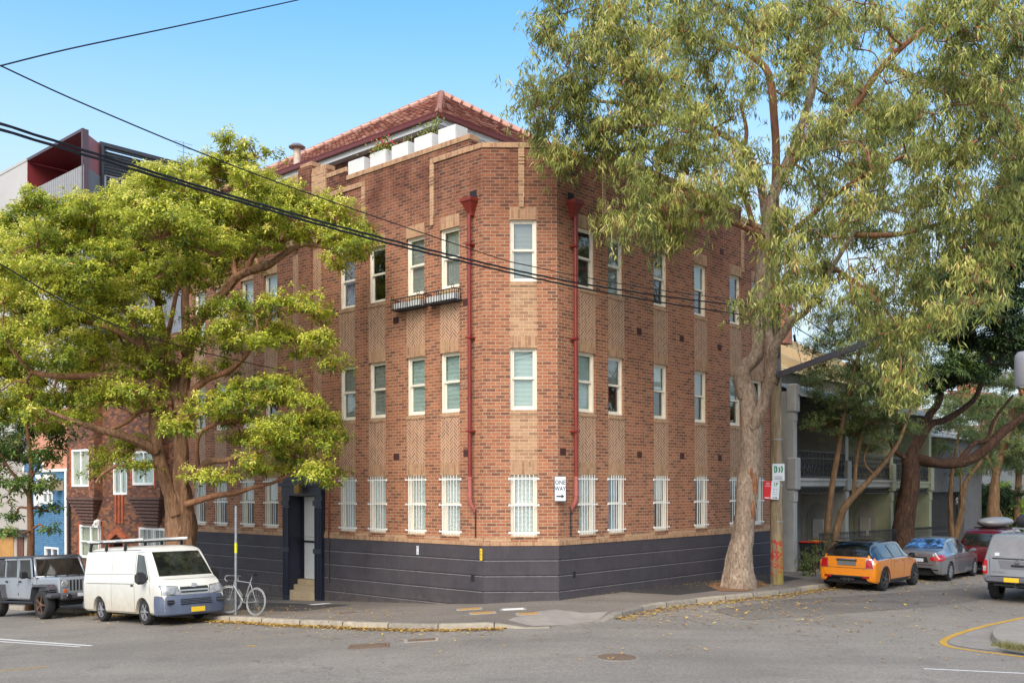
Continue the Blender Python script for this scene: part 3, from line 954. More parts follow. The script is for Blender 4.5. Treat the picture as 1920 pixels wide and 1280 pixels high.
# ---- downpipes with rainwater heads
def downpipe(fa, t, ztop, zpaint, zend, turn, head=True):
    m = MB(); m.tube([fa.q(t, zpaint, .13), fa.q(t, ztop, .13)], .05, 12)
    for z in (zpaint + 1.2, zpaint + 3.6, zpaint + 6): 
        if z < ztop: fa.slab(m, t - .09, t + .09, z, z + .05, 0.0, .19)
    o = m.build('downpipe', M_dpipe, B, world=True, smooth=40)
    m2 = MB(); m2.tube([fa.q(t, zpaint, .13), fa.q(t, zend + .28, .13), fa.q(t + turn * .02, zend + .14, .12), fa.q(t + turn * .045, zend, .04), fa.q(t + turn * .05, zend - .1, -.02)], .054, 12)
    m2.tube([fa.q(t, zpaint - .02, .13), fa.q(t, zpaint + .05, .13)], .064, 12)
    m2.tube([fa.q(t, zend + .3, .13), fa.q(t, zend + .36, .13)], .064, 12)
    m3 = MB(); m3.tube([fa.q(t + turn * .09, zend, .02), fa.q(t + turn * .09, ZW + .2, .02)], .02, 6); m3.build('old_pipe', M_iron, o, world=True)
    m2.build('pipe_end', M_pink, o, world=True, smooth=40)
    if head:
        h = MB(); rows = []
        for z, a in ((ztop - .02, .07), (ztop + .06, .08), (ztop + .3, .17), (ztop + .34, .2), (ztop + .42, .205), (ztop + .42, .17), (ztop + .3, .13)):
            rows.append([fa.q(t - a, z, .0), fa.q(t + a, z, .0), fa.q(t + a, z, .02 + a * 1.25), fa.q(t - a, z, .02 + a * 1.25)])
        h.grid(rows, closed=True)
        h.build('rainwater_head', M_dpipe, o, world=True)
downpipe(FL, LL - .36, 9.98, 3.2, 2.42, 1)
downpipe(FR, .58, 9.98, 3.2, 2.45, -1)
downpipe(FR, 11.45, 9.98, 2.6, 1.9, -1)
m = MB(); m.tube([FL.q(LL - 6.36, 4.4, .06), FL.q(LL - 6.36, 1.5, .06)], .022, 8)
m.build('downpipe', plain('rust_orange_pipe', srgb(158, 88, 66), .6), B, world=True, smooth=40)
m = MB(); m.tube([FL.q(LL - 6.36, 1.5, .07), FL.q(LL - 6.36, .4, .07), FL.q(LL - 6.33, .32, .1), FL.q(LL - 6.3, .2, .1)], .024, 8)
m.build('downpipe', M_plinth, B, world=True, smooth=40)
# stained hollows below the rainwater outlets
for fa, t in ((FL, LL - .33), (FR, .55)): piece('overflow_hole', M_dark, fa, t - .12, t + .12, 10.45, 10.62, -.02, .012)
piece('service_hatch', M_dark, FL, LL - .42, LL - .3, .56, .72, -.02, .045); piece('service_hatch', M_dark, FR, .55, .66, .62, .78, -.02, .045)

# ---- roof: hipped terracotta with stepped courses
E0 = Vector((-2.05, 28.07, 13.6)); AP = P(827, 178, 35.2)
EL = E0 + dL * 15.2; ER = E0 + dR * 10.3; EB = EL + dR * 10.3
def tile_mat():
    m = Mat('terracotta_roof_tile', rough=.8, spec=.25)
    u, v, _ = m.uvxy()
    row = (v / .3).floor(); cu_ = (u / .22 + row.mod(2) * .5); col = cu_.floor()
    c = m.ramp(m.wn(col, row), [(0, srgb(112, 74, 64)), (.3, srgb(146, 98, 84)), (.7, srgb(168, 120, 104)), (1, srgb(194, 158, 142))])
    c = m.mix(.5, c, m.ramp(m.noise(2, 7, .7), [(.3, (.3, .28, .28)), (.7, (.75, .72, .7))]), 'OVERLAY')
    fu = cu_.frac(); e = fu.mn(1 - fu).lt(.07)
    m.color(m.mix(e * .6, c, srgb(70, 34, 28)))
    m.bump((cu_ * math.pi * 2).sin(), .6, .02)
    return m.m
M_tile = tile_mat()
rf = MB()
def tiled(mb, A, Bp, T0, T1, courses=20, lift=.035, nseg=1):
    """quad A-B eave, T0-T1 top; stepped courses"""
    A, Bp, T0, T1 = map(Vector, (A, Bp, T0, T1))
    nrm = (Bp - A).cross(T0 - A).normalized()
    if nrm.z < 0: nrm = -nrm
    Lh = ((T0 + T1) / 2 - (A + Bp) / 2).length
    du = (Bp - A).normalized(); vd = (T0 - A) - du * (T0 - A).dot(du); vd.normalize()
    for k in range(courses):
        a, b = k / courses, (k + 1) / courses
        p0, p1 = A.lerp(T0, a), Bp.lerp(T1, a); q0, q1 = A.lerp(T0, b), Bp.lerp(T1, b)
        uv = lambda p: ((p - A).dot(du), (p - A).dot(vd))
        hi = nrm * lift
        mb.face([p0 + hi, p1 + hi, q1, q0], [uv(p0), uv(p1), uv(q1), uv(q0)])
        mb.face([p0 - nrm * .01, p1 - nrm * .01, p1 + hi, p0 + hi], [uv(p0), uv(p1), uv(p1), uv(p0)])
tiled(rf, EL, E0, AP, AP, 20); tiled(rf, E0, ER, AP, AP, 20); tiled(rf, ER, EB, AP, AP, 8); tiled(rf, EB, EL, AP, AP, 8)
ro = rf.build('roof', M_tile, B, world=True)
hc = MB()
for a in (E0, EL, ER):
    n = int((AP - a).length / .38)
    for k in range(n):
        p, q = a.lerp(AP, k / n), a.lerp(AP, (k + 1.12) / n)
        hc.tube([p + UP * .03, q + UP * .06], [.14, .105], 8)
hc.build('ridge_cap', M_tile, ro, world=True, smooth=60)
gt = MB()
for a, b in ((EL, E0), (E0, ER)):
    d = (b - a).normalized(); o_ = d.cross(UP)
    gt.bar(a + o_ * .07 - UP * .05, b + o_ * .07 - UP * .05 + d * .07, .13, .14)
    gt.bar(a + o_ * .13 + UP * .015, b + o_ * .13 + UP * .015 + d * .12, .03, .03)
gt.build('gutter', M_gutter, ro, world=True)
fs = MB()
for a, b in ((EL, E0), (E0, ER)):
    d = (b - a).normalized(); o_ = d.cross(UP)
    fs.bar(a - o_ * .012 - UP * .19, b - o_ * .012 - UP * .19, .03, .17)
for z in (-.28,):
    fs.face([p + UP * z for p in (EL, E0, ER, EB)])
fs.build('soffit', plain('pale_soffit', srgb(206, 206, 204), .6, var=.06), ro, world=True)
tw = MB(); W0 = E0 - nL * .25 - nR * .25
tf = [W0 + dL * 13.9, W0, W0 + dR * 9.1, W0 + dL * 13.9 + dR * 9.1]
for i in range(4): vq(tw, tf[i], tf[(i + 1) % 4], 10.8, 13.33)
tw.build('attic_wall', M_brick, B, world=True)
m = MB(); p_ = E0 - nL * .3 - nR * .5 + dR * .9; m.tube([p_ + UP * -2.4, p_ - UP * .2], .07, 8); m.build('roof_post', M_plinth, B, world=True)
dk = MB(); dk.face([FL.q(0, 11.0, -.2), FL.q(LL, 11.0, -.2), FF.q(WF, 11.0, -.2), FR.q(LR, 11.0, -.2), FR.q(LR, 11, -12), FL.q(0, 11.0, -10)])
dk.build('terrace_deck', M_conc, B, world=True)
# flue
fl = P(557, 290, 33.0)
m = MB(); m.tube([fl - UP * 1.2, fl + UP * .22], .12, 14); o = m.build('flue', plain('rusty_zinc_flue', srgb(186, 168, 148), .6, var=.2, scale=6), B, world=True, smooth=40)
m = MB(); m.lathe([(.1, 0.18), (.27, .22), (.28, .25), (.16, .34), (0.001, .38)], 20, c=fl); m.build('flue_cowl', plain('grey_zinc', srgb(120, 112, 108), .5), o, world=True, smooth=40)

# ---- entrance: navy portal, recess, white panel, steps
en = MB()
zt = 2.72
for a, b in ((DC - 1.02, DC - .66), (DC + .62, DC + 1.0)):
    FL.slab(en, a, b, -1.2, zt + .02, -.02, .12)
    for k in range(5):
        x = a + .05 + k * ((b - a) - .1) / 4; FL.slab(en, x - .018, x + .018, -.35, zt - .35, .12, .15)
    FL.slab(en, a - .02, b + .02, zt - .28, zt - .12, .12, .17); FL.slab(en, a - .02, b + .02, 1.0, 1.14, .12, .165)
FL.slab(en, DC - 1.02, DC + 1.0, zt + .02, zt + .32, -.02, .16); FL.slab(en, DC - 1.1, DC + 1.08, zt + .32, zt + .42, -.02, .24)
pd = [(-1.02, 0), (1.0, 0), (1.0, .18), (.55, .45), (.3, .72), (0, .8), (-.3, .72), (-.55, .45), (-1.02, .18)]
A = [FL.q(DC + u, zt + .42 + v, .0) for u, v in pd]; A2 = [FL.q(DC + u, zt + .42 + v, .12) for u, v in pd]
en.f.append([en.vert(p) for p in A2]); en.grid([A, A2], closed=True)
po = en.build('entrance_portal', M_navy, B, world=True)
m = MB()
rd = .36
vqf = lambda a, b, oa, ob, z0, z1: m.face([FL.q(a, z0, oa), FL.q(b, z0, ob), FL.q(b, z1, ob), FL.q(a, z1, oa)])
vqf(dop[0] + .006, dop[0] + .006, .1, -rd, -1.2, zt); vqf(dop[1] - .006, dop[1] - .006, -rd, .1, -1.2, zt)
m.face([FL.q(dop[0], zt - .006, .1), FL.q(dop[1], zt - .006, .1), FL.q(dop[1], zt - .006, -rd), FL.q(dop[0], zt - .006, -rd)])
vqf(dop[0], dop[0] + .12, -rd + .01, -rd + .01, -1.2, zt)
m.build('door_reveal', M_navy, po, world=True)
m = MB(); FL.slab(m, dop[0] - .2, dop[1] + .3, .15, zt + .2, -rd - .1, -rd)
dr = m.build('door', plain('white_door_paint', srgb(206, 208, 206), .5, var=.04), B, world=True)
m = MB(); FL.slab(m, dop[0], dop[1], 1.28, 1.34, -rd, -rd + .03); m.build('door_rail', M_dark, dr, world=True)
m = MB(); FL.slab(m, dop[1] - .55, dop[1] - .2, .18, .48, -rd, -rd + .02); m.build('poster', plain('torn_notice', srgb(96, 92, 84), .8, var=.5, scale=9), dr, world=True)
m = MB()
for k in range(3):
    FL.slab(m, dop[0], dop[1], -.7, -.18 + k * .16, -rd - .02, .12 - k * .15, .01)
m.build('entrance_steps', plain('worn_sandstone_step', srgb(172, 152, 120), .8, var=.15, scale=5), B, world=True)
m = MB(); m.lathe([(.09, -.17), (.11, -.12), (.11, .05), (.06, .1), (.001, .12)], 14, c=FL.q(DC + .05, 2.98, .32)); m.tube([FL.q(DC + .05, 3.08, .32), FL.q(DC + .05, 3.2, .1)], .02, 6)
m.build('porch_lamp', plain('brass_lamp', srgb(150, 120, 60), .5, metal=.3), po, world=True, smooth=40)

# ---- things fixed to or standing on the building
def board(name, label, cat, c, xdir, w_, h_, m_, thick=.006, parent=None):
    o = MB(); M = frame_mat(c, xdir)
    o.box((0, 0, 0), (w_, h_, thick), bev=.002)
    for i, v in enumerate(o.v): o.v[i] = M @ v
    ob = o.build(name, m_, parent, world=True)
    if parent is None: tag(ob, label, cat)
    return ob, M
M_signw = plain('white_sign_face', srgb(204, 210, 216), .4, var=.04)
M_signk = plain('black_sign_ink', (.01, .01, .01, 1), .5, var=0)
cs_ = FF.q(1.87, 3.06, .06)
cs_ = P(1050.5, 916, 25.16)
e = empty('one_way_sign', cs_, 0, 'white ONE WAY road sign with right arrow on the brick corner beside the red downpipe', 'road sign')
bd = MB(); bd.box((0, 0, 0), (.28, .012, .62), bev=.005); bd.build('sign_plate', M_signw, e)
bk = MB(); bk.box((0, .006, 0), (.3, .008, .64), bev=.004); bk.build('sign_border', M_signk, e)
tx = MB(); M = frame_mat((0, -.0075, .16), (1, 0, 0)); add_text(tx, 'ONE', .155, M, True, .82)
M = frame_mat((0, -.0075, 0), (1, 0, 0)); add_text(tx, 'WAY', .155, M, True, .78)
arrow = [(-.1, -.018), (.03, -.018), (.03, -.05), (.105, 0), (.03, .05), (.03, .018), (-.1, .018)]
tx.f.append([tx.vert((u, -.0075, v - .19)) for u, v in arrow])
tx.build('sign_lettering', M_signk, e)

def small_plate(px, py, w_, h_, base, ink, lines, label, t=None, fa=FL, out=.05):
    z = P(px, py, 25.3).z
    tt_ = None
    # position on the facade from the photo
    lo, hi = 0, 15
    u = un(px, py)[0] / F
    O = fa.O + fa.n * out
    tt_ = (u * O.y - O.x) / (fa.d.x - u * fa.d.y)
    Y = O.y + fa.d.y * tt_
    c = fa.q(tt_, P(px, py, Y).z, out)
    e = empty('wall_plate', c, fa.rz(), label, 'small sign')
    m = MB(); m.box((0, 0, 0), (w_, .01, h_), bev=.003); m.build('plate', base, e)
    tx = MB()
    for s, dz in lines: add_text(tx, s, w_ * .8, frame_mat((0, -.0065, dz), (1, 0, 0)), True)
    if tx.f: tx.build('plate_lettering', ink, e)
small_plate(783, 1031, .09, .24, M_signw, plain('red_ink', srgb(150, 40, 40), .5, var=0), [('H', .07), ('P', -.07)], 'tiny white plate with red letters high on the charcoal base')
small_plate(902, 1039, .085, .3, plain('yellow_plate', srgb(222, 186, 30), .5, var=.05), M_signk, [('P', .08), ('G', -.0), ('S', -.08)], 'tiny yellow vertical plate beside the chamfered corner')

# planter boxes along the raised parapet
def leaf_bunch(mb, c, r, n, seed, ln=.09, up=.3):
    rg = random.Random(seed)
    for _ in range(n):
        p = c + Vector((rg.gauss(0, r), rg.gauss(0, r * .6), abs(rg.gauss(0, r * .8))))
        d = Vector((rg.gauss(0, 1), rg.gauss(0, 1), rg.gauss(up, .8))).normalized(); s = d.orthogonal().normalized() * ln * .22
        l = ln * rg.uniform(.6, 1.3)
        mb.face([p, p + d * l * .5 + s, p + d * l, p + d * l * .5 - s])
M_gr1 = plain('planter_foliage', srgb(118, 128, 52), .7, var=.35, scale=20)
M_pet = plain('red_flower', srgb(196, 40, 40), .6, var=.3, scale=20)
M_fib = plain('white_fibre_cement', srgb(206, 205, 200), .6, var=.05, scale=4)
boxes = [(652.5, 692), (693.7, 733), (734, 775.5), (776.6, 820.7), (821.4, 866)]
kinds = ['empty-looking square white planter box, leftmost on the brick parapet', 'white planter box full of red flowers on the brick parapet',
         'white planter box with bare twigs, middle of the five on the parapet', 'white planter box with small pale blossoms, fourth along the parapet', 'white planter box at the corner end of the raised parapet']
for i, (a, b) in enumerate(boxes):
    O = FL.O + FL.n * -.02
    tv = [((un(x, 300)[0] / F) * O.y - O.x) / (FL.d.x - (un(x, 300)[0] / F) * FL.d.y) for x in (a, b)]
    t0, t1 = tv[0], tv[1] - .22
    c = FL.q((t0 + t1) / 2, 12.12, -.24); Lx = (t1 - t0) * .97
    e = empty('planter_box', c, FL.rz(), kinds[i], 'planter box', 'planter boxes along the parapet')
    m = MB(); hb = .4
    for sy in (-1, 1): m.box((0, sy * .21, hb / 2), (Lx, .03, hb), bev=.006)
    for sx in (-1, 1): m.box((sx * (Lx / 2 - .015), 0, hb / 2), (.03, .39, hb), bev=.006)
    m.box((0, 0, .18), (Lx - .05, .38, .3)); m.build('planter_shell', M_fib, e)
    m = MB(); m.box((0, 0, hb - .06), (Lx - .06, .39, .02)); m.build('soil', M_earth, e)
    m = MB()
    if i == 1: leaf_bunch(m, Vector((0, 0, hb)), .22, 420, 3)
    elif i == 2: leaf_bunch(m, Vector((.1, 0, hb)), .12, 22, 5); [m.tube([(x, 0, hb - .05), (x + .03, 0, hb + .3)], .008, 5) for x in (-.1, -.04, .22)]
    elif i == 3: leaf_bunch(m, Vector((0, 0, hb)), .2, 90, 6); [m.tube([(x, 0, hb - .05), (x + .1 * rnd.uniform(-1, 1), 0, hb + .4)], .007, 5) for x in (-.2, -.04, .12, .25)]; leaf_bunch(m, Vector((.3, 0, hb + .3)), .12, 70, 9)
    if m.f: m.build('planting', M_gr1, e)['kind'] = 'stuff'
    if i == 1:
        m = MB(); leaf_bunch(m, Vector((0, -.03, hb + .12)), .18, 150, 8, .07); m.build('blossom', M_pet, e)
# prickly pear behind the corner parapet
M_cact = plain('cactus_green', srgb(110, 148, 40), .6, var=.2, scale=6)
cb = FL.q(LL - .62, 11.2, -.5)
m = MB()
for dx, dz, a, s in ((-.12, .6, .1, 1.), (.25, .42, .6, 1.1), (.1, .1, 0., 1.2), (-.05, .3, -.2, 1.)):
    n0 = len(m.v); m.lathe([(.001, -.2), (.09, -.16), (.13, 0), (.11, .14), (.001, .2)], 10)
    Mx = Matrix.Translation(cb + Vector((dx, 0, dz + .2))) @ Matrix.Rotation(a, 4, 'Y') @ Matrix.Diagonal((s * .75, .2, s, 1))
    for i in range(n0, len(m.v)): m.v[i] = Mx @ m.v[i]
tag(m.build('cactus', M_cact, smooth=60), 'green prickly pear cactus poking up behind the corner parapet', 'cactus')

# wrought iron window baskets at two top-floor windows
for k, tc in enumerate((LL - 2.62, LL - 1.3)):
    e = empty('window_box', FL.q(tc, 7.83, .02), FL.rz(), ['wrought iron window basket with curled ends below the left of the two top windows', 'wrought iron window basket nearest the red downpipe below a top window'][k], 'window box', 'iron baskets under the top floor windows')
    m = MB(); Wb = 1.16; D = .3
    for z in (0.02, .3): 
        m.bar((-Wb / 2, -D, z), (Wb / 2, -D, z), .022); m.bar((-Wb / 2, -D, z), (-Wb / 2, 0, z), .022); m.bar((Wb / 2, -D, z), (Wb / 2, 0, z), .022)
    for q in range(13): x = -Wb / 2 + Wb * q / 12; m.bar((x, -D, .0), (x, -D - .02 * math.sin(q), .3), .014)
    for q in range(1, 4): 
        for sx in (-1, 1): m.bar((sx * Wb / 2, -D * q / 4, 0), (sx * Wb / 2, -D * q / 4, .3), .014)
    for q in range(5): m.bar((-Wb / 2, -D * q / 4, .0), (Wb / 2, -D * q / 4, .0), .014)
    for sx in (-1, 1):
        m.tube([(sx * (Wb / 2 - .06) + .05 * math.cos(a) * sx, -D, .36 + .05 * math.sin(a)) for a in [x * .7 for x in range(-2, 7)]], .01, 5)
    m.build('iron_basket', M_iron, e)
    m = MB()
    for q in range(2): m.box((-.28 + .56 * q, -.15, .12), (.5, .2, .17), bev=.015)
    m.build('trough', plain('pale_plastic_trough', srgb(206, 208, 204), .6, var=.05), e)
    m = MB(); leaf_bunch(m, Vector((.25 if k == 0 else 0, -.15, .2)), .06, 30, 11 + k, .06); m.build('planting', M_gr1, e)
# ================================================================ trees
def leaf_mat(name, stops, trans=.32, rough=.5):
    m = Mat(name, rough=rough, spec=.35)
    at = m.new('ShaderNodeAttribute', attribute_name='tone')
    c = m.ramp(at.outputs['Fac'], stops)
    m.color(c)
    tr = m.new('ShaderNodeBsdfTranslucent'); m.lk(c, tr.inputs[0])
    mx = m.new('ShaderNodeMixShader'); mx.inputs[0].default_value = trans
    m.lk(m.b.outputs[0], mx.inputs[1]); m.lk(tr.outputs[0], mx.inputs[2]); m.lk(mx.outputs[0], m.out.inputs[0])
    return m.m
def bark_mat(name, a, b, c_, sc=3., bump=.8, stretch=.18):
    m = Mat(name, rough=.9, spec=.2)
    mp = m.new('ShaderNodeMapping'); mp.inputs['Scale'].default_value = (1, 1, stretch); m.lk(m.coord('Object'), mp.inputs['Vector'])
    n1 = m.noise(sc * 5, 6, .7, mp.outputs[0], dist=.6)
    c = m.ramp(n1, [(.3, a), (.5, b), (.72, c_)])
    c = m.mix(X(m.nt, m.ramp(m.noise(1.3, 4, .6), [(.4, (0, 0, 0)), (.7, (.6, .6, .6))])), c, tuple(x * .55 for x in b[:3]) + (1,))
    m.color(c); m.bump(n1, bump, .05)
    return m.m
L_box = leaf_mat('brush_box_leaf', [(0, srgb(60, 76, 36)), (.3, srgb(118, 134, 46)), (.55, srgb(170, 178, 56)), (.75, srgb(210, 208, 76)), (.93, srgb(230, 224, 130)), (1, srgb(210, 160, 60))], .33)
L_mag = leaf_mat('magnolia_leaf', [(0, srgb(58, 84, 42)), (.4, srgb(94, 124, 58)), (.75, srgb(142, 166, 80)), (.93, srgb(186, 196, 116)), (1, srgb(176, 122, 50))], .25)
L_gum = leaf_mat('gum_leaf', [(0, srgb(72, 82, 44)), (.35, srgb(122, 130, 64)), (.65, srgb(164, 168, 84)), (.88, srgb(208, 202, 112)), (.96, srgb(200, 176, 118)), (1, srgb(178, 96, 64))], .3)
L_fig = leaf_mat('dark_fig_leaf', [(0, srgb(30, 44, 26)), (.5, srgb(50, 70, 36)), (.85, srgb(84, 104, 48)), (1, srgb(126, 140, 60))], .2)
L_tea = leaf_mat('small_olive_leaf', [(0, srgb(62, 76, 44)), (.5, srgb(108, 124, 70)), (.85, srgb(152, 160, 90)), (1, srgb(182, 160, 84))], .35)
L_lime = leaf_mat('lime_shrub_leaf', [(0, srgb(96, 128, 30)), (.5, srgb(150, 178, 46)), (1, srgb(198, 212, 70))], .4)
L_rust = leaf_mat('rusty_twig_leaf', [(0, srgb(112, 88, 62)), (.5, srgb(152, 118, 86)), (.8, srgb(176, 138, 108)), (1, srgb(150, 150, 80))], .3)
B_box = bark_mat('fibrous_brown_bark', srgb(72, 52, 40), srgb(138, 104, 78), srgb(184, 146, 112), bump=1.)
B_gum = bark_mat('pale_grey_bark', srgb(92, 76, 64), srgb(158, 138, 118), srgb(200, 182, 162), stretch=.4, bump=1.)
B_lim = bark_mat('smooth_brown_limb', srgb(92, 62, 46), srgb(140, 100, 74), srgb(170, 128, 98), bump=.3)
B_dark = bark_mat('dark_bark', srgb(36, 26, 22), srgb(74, 54, 42), srgb(112, 84, 62))
B_tan = bark_mat('tan_bark', srgb(74, 54, 38), srgb(126, 98, 70), srgb(160, 130, 96))

def unit(a): return a / np.maximum(np.linalg.norm(a, axis=1, keepdims=True), 1e-9)
def quads_mesh(name, V4, tone, m):
    """V4: (n,4,3)"""
    n = len(V4)
    me = bpy.data.meshes.new(name)
    me.vertices.add(n * 4); me.vertices.foreach_set('co', V4.reshape(-1).astype(np.float32))
    me.loops.add(n * 4); me.loops.foreach_set('vertex_index', np.arange(n * 4, dtype=np.int32))
    me.polygons.add(n); me.polygons.foreach_set('loop_start', np.arange(0, n * 4, 4, dtype=np.int32))
    me.polygons.foreach_set('loop_total', np.full(n, 4, dtype=np.int32))
    at = me.attributes.new('tone', 'FLOAT', 'POINT'); at.data.foreach_set('value', np.repeat(tone, 4).astype(np.float32))
    me.update(calc_edges=True); me.materials.append(m)
    return me
def whorls(rg, C, A, k, L, Wd, th=(40, 105), droop=.35, tone0=None, fresh=.0):
    """k leaves around every shoot tip C with axis A"""
    n = len(C)
    u = unit(np.cross(A, np.tile([0.3, .1, 1.0], (n, 1)) + rg.normal(0, .2, (n, 3)))); v = np.cross(A, u)
    Cc = np.repeat(C, k, 0); Ac = np.repeat(A, k, 0); u = np.repeat(u, k, 0); v = np.repeat(v, k, 0)
    az = np.tile(np.arange(k) * 2.4, n) + rg.normal(0, .3, n * k)
    fr = np.tile(np.linspace(0, 1, k), n)
    tt = np.radians(th[0] + (th[1] - th[0]) * fr + rg.normal(0, 9, n * k))
    D = np.cos(tt)[:, None] * Ac + np.sin(tt)[:, None] * (np.cos(az)[:, None] * u + np.sin(az)[:, None] * v)
    D[:, 2] -= droop * fr; D = unit(D)
    l = L * rg.uniform(.65, 1.2, n * k) * (.6 + .4 * np.minimum(1, fr + .3)); w = l * Wd * rg.uniform(.8, 1.2, n * k)
    S = unit(np.cross(D, Ac + 1e-3)); N = np.cross(S, D)
    b = Cc + D * .015; mid = b + D * (l * .52)[:, None] + N * (l * .05)[:, None]
    tip = b + D * l[:, None]; tip[:, 2] -= l * .14
    V = np.stack([b, mid + S * (w / 2)[:, None], tip, mid - S * (w / 2)[:, None]], 1)
    t = np.repeat(tone0 if tone0 is not None else rg.random(n), k)
    tone = np.clip(t * .75 + fresh * (1 - fr) + rg.normal(0, .09, n * k), 0, .95)
    tone[rg.random(n * k) < .012] = 1.
    return V, tone
def hang(rg, C, k, L, Wd, spread, tone0):
    """k long drooping leaves hanging round each point"""
    n = len(C)
    Cc = np.repeat(C, k, 0) + rg.normal(0, spread, (n * k, 3))
    D = np.stack([rg.normal(0, .42, n * k), rg.normal(0, .42, n * k), -np.abs(rg.normal(.9, .25, n * k))], 1)
    dirn = np.repeat(unit(np.stack([rg.normal(0, 1, n), rg.normal(0, 1, n), np.zeros(n)], 1)), k, 0)
    D = unit(D + dirn * rg.uniform(-.1, .7, n * k)[:, None])
    l = L * rg.uniform(.55, 1.15, n * k); w = Wd * rg.uniform(.75, 1.25, n * k)
    S = unit(np.cross(D, unit(rg.normal(0, 1, (n * k, 3)))))
    cv = (rg.normal(0, .09, n * k) * l)[:, None] * S
    mid = Cc + D * (l * .45)[:, None] + cv
    tip = Cc + D * l[:, None]; tip[:, 2] -= l * .08
    V = np.stack([Cc, mid + S * (w / 2)[:, None], tip, mid - S * (w / 2)[:, None]], 1)
    tone = np.clip(np.repeat(tone0, k) + rg.normal(0, .13, n * k), 0, .95)
    tone[rg.random(n * k) < .008] = 1.
    return V, tone

